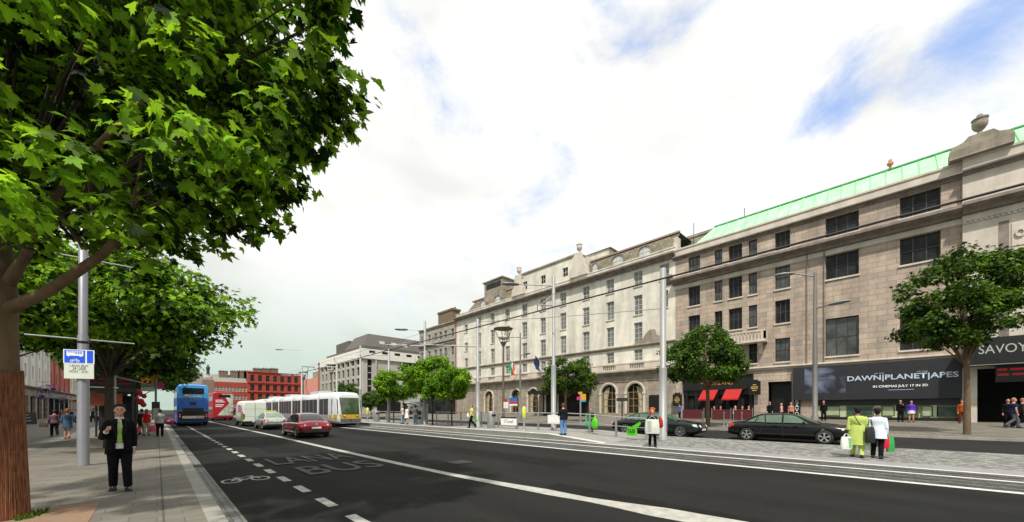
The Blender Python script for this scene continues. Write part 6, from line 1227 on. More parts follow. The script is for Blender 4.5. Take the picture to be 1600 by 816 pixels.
b = MB(); b.ball((-.48, y_ - .02, 3.08), .17, 12, sc=(1, .15, .75)); part('yellow_emblem', b, mat('emblem_yellow', (.85, .42, .02), .5), bu); b = MB(); b.add([(-.58, y_ - .055, 3.0), (-.38, y_ - .055, 3.0), (-.48, y_ - .055, 3.16)], [(0, 1, 2)]); part('emblem_mark', b, bk_m, bu)
text('company_lettering', 'DublinBus', .95, .2, M['white'], (-.28, y_ - .02, 3.0), (1, 0, 0), (0, 0, 1), bu, bold=.02); text('web_lettering', 'www.dublinbus.ie', .95, .07, mat('pale_blue_letter', (.35, .55, .8), .5), (-.28, y_ - .012, 2.78), (1, 0, 0), (0, 0, 1), bu)
b = MB(); b.box(-.24, .24, y_ - .03, y_ - .004, 2.2, 2.48); part('route_box', b, M['blackgloss'], bu)
b = MB(); b.box(-.86, .86, y_ - .035, y_ - .0, .78, 1.04); o = part('advert_strip', b, mat('advert_white', (.62, .64, .58), .5, var=.08), bu)
for x_, c_ in ((.3, lens_r), (.52, mat('ad_blue', (.2, .25, .5), .5)), (.72, lens_r)): g = MB(); g.ball((x_, y_ - .036, .92), .07, 8, sc=(1, .1, 1)); part('advert_dot', g, c_, bu)
b = MB(); b.box(-.3, .3, y_ - .02, y_ - .0, 1.35, 1.39); part('badge', b, M['galv'], bu)
for s in (-1, 1):
    for z in (1.16, .98): g = MB(); g.ball((s * 1.04, y_ - .01, z), .055, 8, sc=(1, .4, 1)); part('tail_light', g, mat('lit_tail', (.7, .03, .08), .3, emit=(1, .05, .12), es=.8), bu)
b = MB(); b.box(-.6, .6, y_ - .02, y_, 1.2, 1.5); part('vent', b, M['black'], bu)
X = 2.72; Y = YX(302, X); place(bu, (X, Y + 5.2, -.06), 0)
rdm = mat('bus_red', (.36, .008, .02), .4, var=.06); wrap = mat('bus_wrap_photo', (.40, .45, .36), .5, var=.8, scale=2.5)
b2_, y0 = bus('red double-decker bus with a diagonal advert wrap, between the blue bus and the white van', rdm, rdm); y_ = y0 - .012
b = MB(); b.box(-1.18, 1.18, y_ - .004, y0 + .1, .55, 4.1); part('rear_panel', b, rdm, b2_)
b = MB(); b.add([(1.17, y_ - .012, .75), (-.7, y_ - .012, .75), (-.3, y_ - .012, 1.35), (.75, y_ - .012, 2.6), (.3, y_ - .012, 3.4), (-.2, y_ - .012, 4.05), (1.17, y_ - .012, 4.05)], [tuple(range(7))]); part('advert_panel', b, wrap, b2_)
b = MB(); b.box(-.6, .85, y_ - .022, y_ - .012, 3.5, 3.9); part('rear_window', b, M['glass'], b2_); b = MB(); [b.box(-.95, -.95 + w, y_ - .018, y_ - .005, z, z + .12) for w, z in ((.9, 3.0), (1.1, 2.75), (1.0, 2.3), (.8, 2.05))]; part('advert_lettering', b, M['white'], b2_)
for s in (-1, 1): g = MB(); g.box(s * 1.05 - .08, s * 1.05 + .08, y_ - .03, y_, 1.0, 1.4); part('tail_light', g, lens_r, b2_)
X = 7.3; Y = YX(349, X); place(b2_, (X, Y + 5.2, 0), 0)
# ---- tram: seven sections, built nose at y=0 towards -Y
tm = thing('tram', 'long white low-floor tram with yellow-banded cab and dark windows coming down the street', 'tram', (0, 0, 0)); tw = mat('tram_white', (.60, .605, .62), .3, var=.03, coat=.4); ts = mat('tram_silver', (.42, .40, .46), .3, metal=.4, var=.05); ty = mat('tram_yellow', (.50, .28, .015), .35)
HT = 3.28
def tring(y, w, zt_, zb_=.32, tilt=0, k=1):
    h = [(0, zb_), (.82 * w, zb_), (.97 * w, zb_ + .12), (w, .9), (w, 1.6), (.99 * w, 2.55), (.95 * w, 2.85), (.84 * w, zt_ - .08), (.66 * w, zt_), (0, zt_ + .03)]; R_ = [(x, y + tilt * max(0, z - 1.0), z) for x, z in h]; return R_ + [(-x, y_, z) for x, y_, z in R_[-2:0:-1]]
def tbody(y0, rings, name, m):
    b = MB(); b.loft(rings); return part(name, b, m, tm)
b = MB(); b.loft([tring(0, .93, 3.0, .42, .24), tring(.10, 1.04, 3.12, .38, .22), tring(.45, 1.13, 3.22, .34, .17), tring(1.1, 1.19, HT, .32, .10), tring(2.0, 1.2, HT, .32, 0), tring(5.2, 1.2, HT)]); cab = part('cab', b, tw, tm)
secs = [(5.6, 11.2), (11.6, 15.2), (15.6, 21.8), (22.2, 25.8), (26.2, 32.4), (32.8, 39.6)]
for (a, c) in secs: b = MB(); b.loft([tring(a, 1.16, HT - .03), tring(a + .08, 1.2, HT), tring(c - .08, 1.2, HT), tring(c, 1.16, HT - .03)]); part('section', b, tw, tm)
gaps = [5.2] + [c for a, c in secs[:-1]]
for g0 in gaps: b = MB(); b.loft([tring(g0, 1.08, HT - .1), tring(g0 + .4, 1.08, HT - .1)]); part('bellows', b, M['black'], tm)
tgl = mat('tram_side_glass', (.030, .032, .034), .3, var=.4, spec=.25)
for s in (-1, 1):
    for (a, c) in [(2.3, 5.2)] + secs:
        b = MB(); x = s * 1.208; b.box(min(x, s * 1.2), max(x, s * 1.2), a + .15, c - .15, 1.15, 2.68); o = part('window_band', b, tgl, tm); n = max(2, round((c - a) / 1.25)); d = MB()
        for k in range(1, n): yk = a + (c - a) * k / n; d.box(min(x, s * 1.22), max(x, s * 1.22), yk - .045, yk + .045, .95, 2.7)
        part('door_posts', d, ts, o); b = MB(); b.box(min(x, s * 1.205), max(x, s * 1.205), a + .1, c - .1, .45, 1.12); part('lower_panel', b, ts, tm)
    b = MB(); V = [(s * (.955 + (1.155 - .955) * f) + s * .014, y + .22 * max(0, z - 1) * (1 - f) + .0, z) for y, z, f in ((.12, 1.2, .45), (1.55, 1.2, 1.2), (1.55, 2.62, 1.15), (.18, 2.62, .35))]; b.add(V, [(0, 1, 2, 3)]); part('cab_side_window', b, tgl, tm)
def face(pts, name, m, o=.012):
    b = MB(); b.add([(x, .24 * max(0, z - 1.0) - o, z) for x, z in pts], [tuple(range(len(pts)))]); return part(name, b, m, tm)
face([(-.80, 1.22), (.80, 1.22), (.88, 2.75), (-.88, 2.75)], 'windscreen', mat('tram_windscreen', (.05, .075, .035), .06, var=.9, scale=1.2, spec=.8))  # windscreen's mottled green base colour paints in a green reflection
face([(-.90, .80), (.90, .80), (.90, 1.19), (-.90, 1.19)], 'yellow_band', ty); face([(-.88, .45), (.88, .45), (.90, .78), (-.90, .78)], 'bumper', mat('tram_dark_grey', (.10, .10, .115), .4), .016)
for s in (-1, 1): b = MB(); b.add([(s * .93 + s * .02, .02, .80), (s * 1.13 + s * .04, .45, .80), (s * 1.2 + s * .012, 2.2, .80), (s * 1.2 + s * .012, 2.2, 1.14), (s * 1.13 + s * .04, .45, 1.17), (s * .93 + s * .02, .03, 1.17)], [(0, 1, 4, 5), (1, 2, 3, 4)]); part('side_stripe', b, ty, tm)
for s in (-1, 1):
    b = MB(); b.ball((s * .58, -.02, 1.04), .10, 10, sc=(1.5, .3, .8)); o = part('headlight', b, M['blackgloss'], tm)
    for dx in (-.05, .06): b = MB(); b.ball((s * .58 + dx, -.05, 1.04), .045, 8, sc=(1, .4, 1)); part('lamp', b, lens_w, o)
b = MB(); b.ball((0, -.0, .62), .14, 8, sc=(1, .2, .6)); part('coupler_cover', b, M['black'], tm)
b = MB(); b.box(-.95, .95, 1.2, 39, .12, .34); part('skirt', b, M['black'], tm)
for y in (8, 19, 29): b = MB(); b.box(-.8, .8, y - 1.4, y + 1.4, HT, HT + .28); part('roof_box', b, tw, tm)
b = MB(); b.tube([(0, 13, HT), (0, 14.2, HT + 1.0), (0, 13.2, HT + 3.4)], .03, 6); b.tube([(-.7, 13.2, HT + 3.42), (.7, 13.2, HT + 3.42)], .03, 6); part('pantograph', b, M['wire'], tm)
X = 12.85; Y = YX(548, X); place(tm, (X, Y, 0), 0)
# ================================================================ people (built facing +Y)
CM = {}
def cloth(c, rough=.85):
    k = tuple(round(x, 3) for x in c)
    if k not in CM: CM[k] = mat('cloth_%d' % len(CM), c, rough, var=.2, scale=7, bump=.5, bscale=9, spec=.15)
    return CM[k]
def ell(c, rx, ry, n=14, tilt=0): return [(c[0] + rx * math.cos(2 * math.pi * k / n), c[1] + ry * math.sin(2 * math.pi * k / n), c[2] + tilt * math.sin(2 * math.pi * k / n)) for k in range(n)]
def remesh(o, v, smooth=4):
    m = o.modifiers.new('r', 'REMESH'); m.mode = 'VOXEL'; m.voxel_size = v; m.use_smooth_shade = True; s = o.modifiers.new('s', 'SMOOTH'); s.iterations = smooth; s.factor = .5; bake(o); 
def person(label, loc, rz, h=1.72, pose='stand', top=(.1, .1, .1), bottom=(.02, .02, .02), hair=(.02, .012, .008), shoes=(.02, .02, .02), sleeves=1.0, skirt=None, tunic=0, long_hair=False, arms=None, vox=.014, bulk=1.0, group=None, bare_legs=False, tilt=0, near=False, skin=None, hat=False, top_open=None):
    t = thing('person', label, 'person', (0, 0, 0), group); k = h / 1.77; f = .92 if long_hair else 1.0
    dz = 0
    hip = [Vector((s * .09, 0, .90)) for s in (-1, 1)]
    if pose == 'walk': knee = [Vector((-.09, .20, .50)), Vector((.09, -.03, .49))]; ank = [Vector((-.09, .22, .09)), Vector((.09, -.36, .17))]
    elif pose == 'stride': knee = [Vector((-.10, .10, .49)), Vector((.09, .02, .49))]; ank = [Vector((-.12, .14, .08)), Vector((.09, -.12, .09))]
    elif pose == 'sit': dz = -.43; knee = [Vector((s * .12, .42, .52)) for s in (-1, 1)]; ank = [Vector((s * .12, .40, .09)) for s in (-1, 1)]; hip = [Vector((s * .1, 0, .50)) for s in (-1, 1)]
    else: knee = [Vector((s * .10, .015, .49)) for s in (-1, 1)]; ank = [Vector((s * .11, -.02, .085)) for s in (-1, 1)]
    lean = Vector((0, tilt, 0))
    def S(p): return Vector((p[0] * bulk, p[1] + lean.y * max(0, p[2] - .9), p[2] + dz))
    sh = [S((s * .170 * f, -.005, 1.375)) for s in (-1, 1)]
    A = arms or ('down', 'down'); el, wr = [], []
    for s, a, p in ((-1, A[0], sh[0]), (1, A[1], sh[1])):
        if a == 'down': e = p + Vector((s * .035, -.025, -.285)); w = e + Vector((s * .0, .06, -.25))
        elif a == 'swingf': e = p + Vector((s * .04, .05, -.28)); w = e + Vector((0, .16, -.19))
        elif a == 'swingb': e = p + Vector((s * .05, -.12, -.26)); w = e + Vector((0, -.08, -.23))
        elif a == 'chest': e = p + Vector((s * .075, .05, -.27)); w = e + Vector((-s * .06, .20, .13))
        elif a == 'phone': e = p + Vector((s * .06, .09, -.25)); w = e + Vector((-s * .08, .13, .22))
        elif a == 'front': e = p + Vector((s * .06, .06, -.26)); w = e + Vector((-s * .11, .21, -.04))
        elif a == 'hip': e = p + Vector((s * .16, -.03, -.24)); w = e + Vector((-s * .13, .10, -.15))
        el.append(e); wr.append(w)
    TR = [(.84, .150, .100, 0), (.93, .165, .112, -.01), (1.03, .148, .105, 0), (1.12, .138, .098, .005), (1.22, .145, .102, .005), (1.32, .165, .112, .005), (1.38, .160, .102, 0), (1.42, .125, .085, -.005), (1.455, .080, .066, -.01), (1.475, .062, .058, -.01)]
    def torso(b, z0, z1, g, flare=0, mi=0):
        R_ = []
        zs_ = sorted(set([z0, z1] + [q[0] for q in TR if z0 < q[0] < z1]))
        for z in zs_:
            i = max(j for j in range(len(TR)) if TR[j][0] <= max(z, TR[0][0]) + 1e-6); i = min(i, len(TR) - 2); a, c = TR[i], TR[i + 1]; u = min(1, max(0, (z - a[0]) / (c[0] - a[0]))); rx, ry, oy = [a[q] + (c[q] - a[q]) * u for q in (1, 2, 3)]; fl = flare * max(0, (1.12 - z)) 
            R_.append(ell(S((0, oy, z)), (rx * f + g + fl) * bulk, (ry + g + fl) * bulk, 18))
        b.loft(R_, mi)
    # body: one continuous skin
    b = MB(); torso(b, .86, 1.47, 0)
    nk = S((0, -.01, 1.45)); hd = S((0, .02 + (.02 if near else 0), 1.655)); b.tube([nk, S((0, .0, 1.53)), hd + Vector((0, -.015, -.06))], [.068, .054, .052], 12)
    b.ball(hd, .1, 16, sc=(.74, .92, 1.14)); b.ball(hd + Vector((0, .035, -.055)), .06, 12, sc=(.85, .9, .9)); b.ball(hd + Vector((0, .075, -.095)), .022, 8)   # skull, jaw, chin
    b.tube([hd + Vector((0, .088, .015)), hd + Vector((0, .112, -.025))], [.008, .015], 8); b.tube([hd + Vector((-.02, .082, -.058)), hd + Vector((.02, .082, -.058))], .008, 6)
    for s in (-1, 1): b.ball(hd + Vector((s * .077, -.002, -.01)), .028, 8, sc=(.4, .7, 1))
    for i, s in enumerate((-1, 1)):
        b.tube([S((s * .07, 0, 1.40)), sh[i], sh[i].lerp(el[i], .5), el[i], el[i].lerp(wr[i], .35), wr[i]], [.045, .052, .046, .038, .040, .026], 12); b.ball(sh[i], .054, 10)
        d = (wr[i] - el[i]).normalized(); side = Vector((0, 1, 0)) if abs(d.z) > .6 else Vector((0, 0, 1)); side = (side - d * side.dot(d)).normalized(); nn = d.cross(side)
        pc = wr[i] + d * .05; b.tube([wr[i] - d * .01, wr[i] + d * .04, wr[i] + d * .09], [.025, .033, .030], 10)
        for j, (ln, o_) in enumerate(((.072, .030), (.080, .010), (.074, -.010), (.058, -.029))):
            p0 = wr[i] + d * .085 + side * o_; cu = nn * (-s * .02); b.tube([p0 - d * .02, p0 + d * ln * .5 + cu * .4, p0 + d * ln * .8 + cu * 1.5], [.0115, .0105, .008], 6)
        b.tube([wr[i] + d * .03 + side * .022, wr[i] + d * .06 + side * .05, wr[i] + d * .095 + side * .056], [.014, .012, .009], 6)
        b.tube([S((s * .07, 0, .93)) if pose != 'sit' else hip[i] + Vector((0, 0, .03)), hip[i], hip[i].lerp(knee[i], .45), knee[i], knee[i].lerp(ank[i], .3), ank[i]], [.085, .088, .075, .055, .056, .036], 12)
        fd = Vector((s * .12, 1, 0)).normalized(); b.tube([ank[i], ank[i] + fd * .05 + Vector((0, 0, -.03)), ank[i] + fd * .15 + Vector((0, 0, -.045))], [.038, .038, .025], 10)
    body = part('body', b, skin or M['skin'], t); remesh(body, .0065 if near else vox, 3)
    # clothes
    b = MB(); z0 = .86 if not tunic else 1.02; torso(b, z0, 1.462, .03 if tunic else .022, 0 if tunic else .04)
    if tunic: b.loft([ell(S((0, 0, 1.15)), .165 * bulk, .125 * bulk, 18), ell(S((0, 0, .98)), .195 * bulk, .15 * bulk, 18), ell(S((0, 0, .86 - tunic * .5)), .215 * bulk, .17 * bulk, 18), ell(S((0, 0, .86 - tunic)), .225 * bulk, .18 * bulk, 18)])
    for i, s in enumerate((-1, 1)):
        if sleeves > 0:
            e_, w_ = el[i], wr[i]; P_ = [S((s * .07, 0, 1.405)), sh[i], sh[i].lerp(e_, .5)]; R_ = [.052, .064, .060]
            if sleeves >= .5: P_.append(e_); R_.append(.056)
            if sleeves >= 1: P_ += [e_.lerp(w_, .5), e_.lerp(w_, .93)]; R_ += [.05, .04]
            elif sleeves > .5: P_.append(e_.lerp(w_, .45)); R_.append(.078 if tunic else .05)
            b.tube(P_, R_, 12); b.ball(sh[i], .064, 10)
    o = part('top' if not skirt else 'dress', b, cloth(top), t); remesh(o, .011 if near else vox, 3)
    if skirt: b = MB(); zt = 1.0; b.loft([ell(S((0, 0, 1.02)), .165, .12, 18), ell(S((0, 0, .9)), .19, .145, 18), ell(S((0, 0, skirt)), .22, .17, 18)]); part('skirt', b, cloth(bottom), t)
    if not bare_legs:
        b = MB()
        if pose != 'sit': b.loft([ell(S((0, -.005, 1.0)), .165 * bulk, .12 * bulk, 16), ell(S((0, -.01, .93)), .18 * bulk, .128 * bulk, 16), ell(S((0, -.005, .84)), .175 * bulk, .12 * bulk, 16)])
        else: b.ball((0, 0, .52), .16, 12, sc=(1.15, .9, .6))
        for i, s in enumerate((-1, 1)): b.tube([Vector((s * .08, 0, .94 + (dz if pose == 'sit' else 0))), hip[i], hip[i].lerp(knee[i], .5), knee[i], knee[i].lerp(ank[i], .5), ank[i] + Vector((0, 0, .0))], [.10, .105, .092, .076, .072, .066], 12)
        o = part('trousers', b, cloth(bottom), t); remesh(o, .011 if near else vox, 3)
    for i, s in enumerate((-1, 1)):
        fd = Vector((s * .12, 1, 0)).normalized(); b = MB(); a = ank[i]; z = a.z - .085; sd_ = Vector((fd.y, -fd.x, 0)); V = []
        for u, w, hh in ((-.085, .030, .07), (-.06, .046, .125), (.02, .050, .125), (.09, .055, .085), (.16, .050, .062), (.205, .026, .035)): c = a + fd * u; V.append([Vector((c.x, c.y, z)) + sd_ * (w * math.cos(q)) + Vector((0, 0, hh * max(0, math.sin(q)))) for q in [2 * math.pi * m_ / 10 for m_ in range(10)]])
        b.loft(V); part('shoe', b, cloth(shoes, .4), t)
    b = MB(); b.ball(hd + Vector((0, -.045, -.01)), .088, 14, sc=(.98, .85, 1.15)); b.ball(hd + Vector((0, -.012, .07)), .074, 12, sc=(1.05, 1.15, .75)); hc = hd + Vector((0, -.018, .026)); n = 16; V = []
    for j in range(8):
        a = math.pi / 2 - j * .24; rr = math.cos(a) if a < math.pi / 2 else .02; V.append([hc + Vector((.090 * max(rr, .03) * math.cos(q), .102 * max(rr, .03) * math.sin(q) - (.018 if math.sin(q) > 0 and j > 4 else 0), .118 * math.sin(a) + (.045 if math.sin(q) > .2 and j > 4 else 0))) for q in [2 * math.pi * m_ / n for m_ in range(n)]])
    b.loft(V[::-1])
    if long_hair: b.tube([hc + Vector((0, -.03, .02)), hc + Vector((0, -.07, -.08)), hc + Vector((0, -.075, -.20)), hc + Vector((0, -.06, -.27))], [.085, .085, .07, .03], 12)
    o = part('hair', b, cloth(hair, .6), t); remesh(o, .009 if near else vox, 2)
    b = MB(); [b.ball(hd + Vector((s * .03, .083, .012)), .0125, 8) for s in (-1, 1)]; part('eyes', b, M['black'], t)
    t.scale = (k, k, k); t.rotation_euler = (0, 0, rz); t.location = loc
    return t, dict(sh=sh, el=el, wr=wr, hd=hd, S=S, k=k)
def face_cam(p, extra=0): return math.atan2(-(0 - p[0]), (0 - p[1])) + extra     # +Y turned towards the camera
def away(p, extra=0): return face_cam(p) + math.pi + extra
def held(name, label, cat, p, info, i, build):      # something carried: its own thing, placed at the hand
    t = p[0]; w = info['wr'][i]; M4 = Matrix.Translation(t.location) @ Matrix.Rotation(t.rotation_euler.z, 4, 'Z') @ Matrix.Scale(t.scale.x, 4); return M4 @ Vector(w)
def carrier(label, pos, w, h, th, m, rz, handle=.18, name='shopping_bag', soft=0, stripe=None):
    o = thing(name, label, 'bag', (0, 0, 0)); b = MB(); top = -handle; V = []
    for z, a, c_ in ((top, .86, .35), (top - h * .3, .95, .8), (top - h * .8, 1, 1), (top - h, .94, .8)): V.append([(w / 2 * a * math.cos(q) * (1 + .12 * abs(math.sin(2 * q))), th / 2 * c_ * math.sin(q) * (1 + .12 * abs(math.sin(2 * q))), z + (soft * .03 * math.sin(q * 3) if z == top else 0)) for q in [2 * math.pi * k / 16 for k in range(16)]])
    b.loft(V[::-1]); part('bag_body', b, m, o); b = MB()
    for s in (-1, 1): b.tube([(-w * .25, s * th * .15, top), (-w * .1, 0, -.02), (w * .1, 0, -.02), (w * .25, s * th * .15, top)], .008, 5)
    part('handle', b, m, o)
    if stripe: b = MB(); b.box(w * .05, w * .3, -th / 2 - .004, th / 2 + .004, top - h * .85, top - h * .1); part('printed_panel', b, stripe, o)
    o.location = pos; o.rotation_euler = (0, 0, rz); return o
blk = (.0045, .0045, .006)
# 1 the man in the suit
p = G(187, 766, 0); z = 0
sm_ = person('man in a black suit and lime green tie walking towards us on the left pavement', (p.x, p.y, 0), face_cam(p), 1.755, 'stride', top=(.75, .75, .72), bottom=blk, hair=(.010, .008, .008), sleeves=1, arms=('down', 'chest'), near=True, bulk=.95)
t, I = sm_; S = I['S']
def jacket():
    b = MB(); n = 22                                   # open-fronted jacket: rings with a gap at the front
    R_ = []
    for z, rx, ry in ((.76, .215, .165), (.86, .205, .155), (.98, .190, .145), (1.10, .180, .136), (1.22, .186, .138), (1.32, .198, .145), (1.39, .190, .135), (1.43, .150, .112), (1.475, .092, .088)):
        gap = .62 if z < 1.0 else (.34 if z < 1.15 else .36 + (z - 1.15) * .6); V = []
        for k in range(n): a = math.pi / 2 + gap / 2 + (2 * math.pi - gap) * k / (n - 1); V.append((rx * math.cos(a), ry * math.sin(a), z))
        R_.append(V)
    V = [v for r in R_ for v in r]; b.add(V, [(i * n + k, i * n + k + 1, (i + 1) * n + k + 1, (i + 1) * n + k) for i in range(len(R_) - 1) for k in range(n - 1)], 0, True)
    for i, s in enumerate((-1, 1)):
        e_, w_ = I['el'][i], I['wr'][i]; b.tube([S((s * .09, 0, 1.40)), I['sh'][i], I['sh'][i].lerp(e_, .5), e_, e_.lerp(w_, .5), e_.lerp(w_, .82)], [.066, .076, .072, .064, .058, .050], 14); b.ball(I['sh'][i] + Vector((-s * .005, 0, 0)), .077, 12)
    o = part('jacket', b, cloth(blk), None); o.parent = t; m = o.modifiers.new('so', 'SOLIDIFY'); m.thickness = .012; bake(o)
    b = MB()
    for s in (-1, 1): b.add([(s * .045, .142, 1.05), (s * .105, .150, 1.30), (s * .075, .108, 1.47), (s * .03, .120, 1.43)], [(0, 1, 2, 3)])
    o = part('lapels', b, cloth((.012, .012, .014)), None); o.parent = t; m = o.modifiers.new('so', 'SOLIDIFY'); m.thickness = .01; bake(o)
jacket()
b = MB(); b.prism([(-.018, 1.46), (.018, 1.46), (.012, 1.42), (.034, 1.10), (.028, .99), (0, .97), (-.028, .99), (-.034, 1.10), (-.012, 1.42)], 0, .01, lambda p_, q_, t_: (p_, .135 + t_ + .006 * (1.46 - q_), q_)); o = part('tie', b, cloth((.30, .48, .10), .6), None); o.parent = t
b = MB(); b.lathe([(.062, 1.455), (.068, 1.47), (.060, 1.50)], (0, -.005, 0), 16); o = part('collar', b, cloth((.75, .75, .72)), None); o.parent = t
b = MB(); b.lathe([(.176, .985), (.178, 1.015)], (0, 0, 0), 20, sy=.72); o = part('belt', b, cloth(blk), None); o.parent = t
def P(px, py, h_z=None, X=None, zf=0):                 # standing place from where the feet are in the picture
    return G(px, py, zf)
gl_ = 'people on the left pavement'
# 2 couple walking away on the left
p = P(85, 682); person('person in a mauve top and black trousers walking away on the left', (p.x, p.y, 0), away(p, .1), 1.62, 'walk', (.16, .09, .12), (.012, .012, .014), hair=(.06, .025, .015), sleeves=1, arms=('swingf', 'down'))
q = p; carrier('round beige bag at the side of the person in the mauve top', (p.x - .42, p.y + .1, 1.02), .36, .32, .2, cloth((.36, .30, .22)), away(p), .12, soft=1)
p = P(105, 687); person('strawberry blonde woman in a denim dress with bare legs, walking away on the left', (p.x, p.y, 0), away(p, -.1), 1.68, 'walk', (.075, .14, .23), (.075, .14, .23), hair=(.42, .13, .04), shoes=(.22, .05, .02), sleeves=.6, skirt=.66, bare_legs=True, arms=('down', 'hip'))
# 3 people near the bus stop
p = P(229, 681); person('woman in a red top and light trousers left of the bus stop pole', (p.x, p.y, 0), away(p), 1.66, 'stand', (.52, .012, .015), (.40, .36, .27), hair=(.22, .08, .03), sleeves=.4, long_hair=True)
carrier('pink patterned bag beside the woman in the red top', (p.x + .28, p.y - .25, .82), .34, .36, .16, mat('pink_bag', (.55, .08, .14), .7, var=.6, scale=14), 0, .2, soft=1)
carrier('small pink patterned bag left of the woman in the red top', (p.x - .35, p.y - .1, .72), .24, .3, .14, MATS['pink_bag'], 0, .2, soft=1)
p = P(221, 680); person('person in dark clothes with brown hair close left of the woman in the red top', (p.x, p.y + .6, 0), away(p, .5), 1.68, 'stand', (.02, .018, .018), blk, hair=(.10, .04, .02))
p = P(250, 683); person('person in black with a pale top holding the pink balloon at the bus stop', (p.x, p.y + .25, 0), away(p), 1.66, 'stand', (.36, .38, .38), blk, hair=(.03, .02, .02), arms=('down', 'swingf'), sleeves=.4)
# crowd in the distance on the left
rg = random.Random(9)
cr = [((119, 661), (.35, .36, .4), 'dark-trousered person in pale shirt, seen far off just left of the grey mast'), ((126, 659), (.02, .02, .03), 'distant person in black seen just left of the grey mast'), ((140, 659), (.6, .6, .6), 'distant person in a white shirt just right of the grey mast'), ((146, 660), (.03, .03, .03), 'distant person in black right of the grey mast'), ((152, 661), (.5, .5, .5), 'distant person in a white shirt with bare legs left of the second trunk'), ((158, 660), (.05, .04, .04), 'distant dark figure against the second tree trunk, left side'), ((113, 660), (.02, .02, .02), 'distant dark figure between the blonde woman and the mast'), ((96, 658), (.2, .1, .08), 'distant figure beyond the heads of the walking couple')]
for (px, py), c, lab in cr: p = G(px, py, 0); person(lab, (p.x, p.y, 0), away(p, rg.uniform(-.5, .5)) if rg.random() < .6 else face_cam(p), rg.uniform(1.62, 1.8), rg.choice(['walk', 'stride']), c, (.015, .015, .02), vox=.025, group='distant people on the left pavement')
# 4 on the tram platform
def onp(px, X): Y = YX(px, X); return Vector((X, Y, mz(X, Y)))
p = onp(629, 16.3); person('person with light hair, white top and jeans, left of the three waiting on the platform', p, away(p, .9), 1.74, 'stand', (.62, .58, .56), (.22, .30, .36), hair=(.4, .2, .12), sleeves=.4)
p = onp(636, 16.1); person('woman in a white mini dress on the platform before the left lime tree', p, away(p, -.9), 1.68, 'stride', (.70, .72, .66), (.75, .74, .72), hair=(.07, .015, .01), skirt=.62, bare_legs=True, sleeves=.4, long_hair=True)
p = onp(649.5, 16.6); person('person in an olive brown jacket using the ticket machines', p, away(p, .2), 1.70, 'stand', (.12, .10, .06), (.07, .09, .09), hair=(.03, .015, .01), arms=('front', 'front'))
p = onp(737, 16.6); w1 = person('person in a yellow-green top striding along the platform by the rightmost lime tree', p, face_cam(p, -1.2), 1.72, 'walk', (.50, .56, .12), blk, hair=(.28, .10, .05), sleeves=.4, arms=('swingf', 'swingb'))
carrier('white shoulder bag on the person in the yellow-green top', (p.x - .12, p.y + .3, p.z + 1.15), .3, .22, .14, M['white'], 1.2, .12, soft=1); carrier('bright green bag carried by the person in the yellow-green top', (p.x + .15, p.y - .38, p.z + .88), .28, .3, .14, mat('bag_bright_green', (.05, .45, .04), .5), 1.2, .15, soft=1)
p = onp(880, 15.9); person('person in a black jacket and blue jeans beside the tall pale pole', p, away(p, .5), 1.74, 'stand', (.008, .008, .010), (.10, .22, .42), hair=(.10, .04, .03), arms=('front', 'down'), bulk=1.15)
b = MB(); yq = YX(866, 18.1); b.box(18.05, 18.1, yq - .45, yq + .5, .75, 1.3); single('notice_board', b, M['white'], 'white notice board on the railing behind the tall pale pole', 'board', (18.1, yq, .75))
p = Vector((18.9, YX(923, 18.9), .2)); person('person with green straps standing behind the railing by the dark saloon', p, face_cam(p), 1.55, 'stand', (.015, .02, .02), (.02, .018, .03), hair=(.22, .06, .04), arms=('front', 'front'))
b = MB(); [b.add([(18.62 + .0, p.y + s * .14 - .06, .95), (18.62, p.y + s * .14 + .06, .95), (18.66, p.y + s * .12 + .05, 1.42), (18.66, p.y + s * .12 - .05, 1.42)], [(0, 1, 2, 3)]) for s in (-1, 1)]; b.quad(*[(18.61, p.y + a_, z_) for a_, z_ in ((-.2, .6), (.2, .6), (.2, .97), (-.2, .97))]); single('green_bib', b, mat('bib_green', (.02, .35, .16), .7), 'dark green bib and straps of the figure behind the railing', 'bib', (18.62, p.y, .9))
p = onp(1019, 15.7); wp_ = Vector(p); rh = person('woman with bushy red hair in black holding a large white carrier bag', p, face_cam(p, .15), 1.66, 'stride', (.010, .012, .02), blk, hair=(.42, .10, .03), arms=('front', 'front'), sleeves=1)
b = MB(); hc = Vector((p.x, p.y, p.z + 1.53)); rg = random.Random(2)
for k in range(26): a = rg.uniform(0, 6.28); e = rg.uniform(-.9, 1.3); v = Vector((math.cos(a) * math.cos(e) * .13, math.sin(a) * math.cos(e) * .13, math.sin(e) * .13)); tw_ = Vector((p.x, p.y, 0)).normalized(); v = v - tw_ * min(0, v.dot(tw_)) * 1.0; b.ball(hc + v * .95 + Vector((0, 0, .05 if v.z > -.05 else .02)) + tw_ * .045, .045, 10)
o = part('curls', b, cloth((.42, .10, .03), .7)); o.data.transform(Matrix.Translation(-Vector(p))); o.data.transform(Matrix.Rotation(-rh[0].rotation_euler.z, 4, 'Z')); o.data.transform(Matrix.Scale(1 / rh[1]['k'], 4)); o.parent = rh[0]
fd = Vector((-p.x, -p.y, 0)).normalized(); carrier('large square white carrier bag held before the red-haired woman', p + fd * .42 + Vector((0, 0, 1.36)), .60, .62, .16, mat('white_carrier', (.55, .57, .50), .5, var=.15, scale=5), face_cam(p), .14, stripe=mat('grey_print', (.36, .38, .34), .6))
b = MB(); b.tube([p + Vector((.18, -.26, 1.36)), p + Vector((.20, -.28, 1.25)), p + Vector((.22, -.29, 1.15)), p + Vector((.22, -.29, .9)), p + Vector((.2, -.28, .84))], [.015, .05, .09, .10, .05], 16); single('red_bag', b, M['red'], 'red shoulder bag between the red-haired woman and the thick pale pole', 'bag', p + Vector((.2, -.28, 1)))
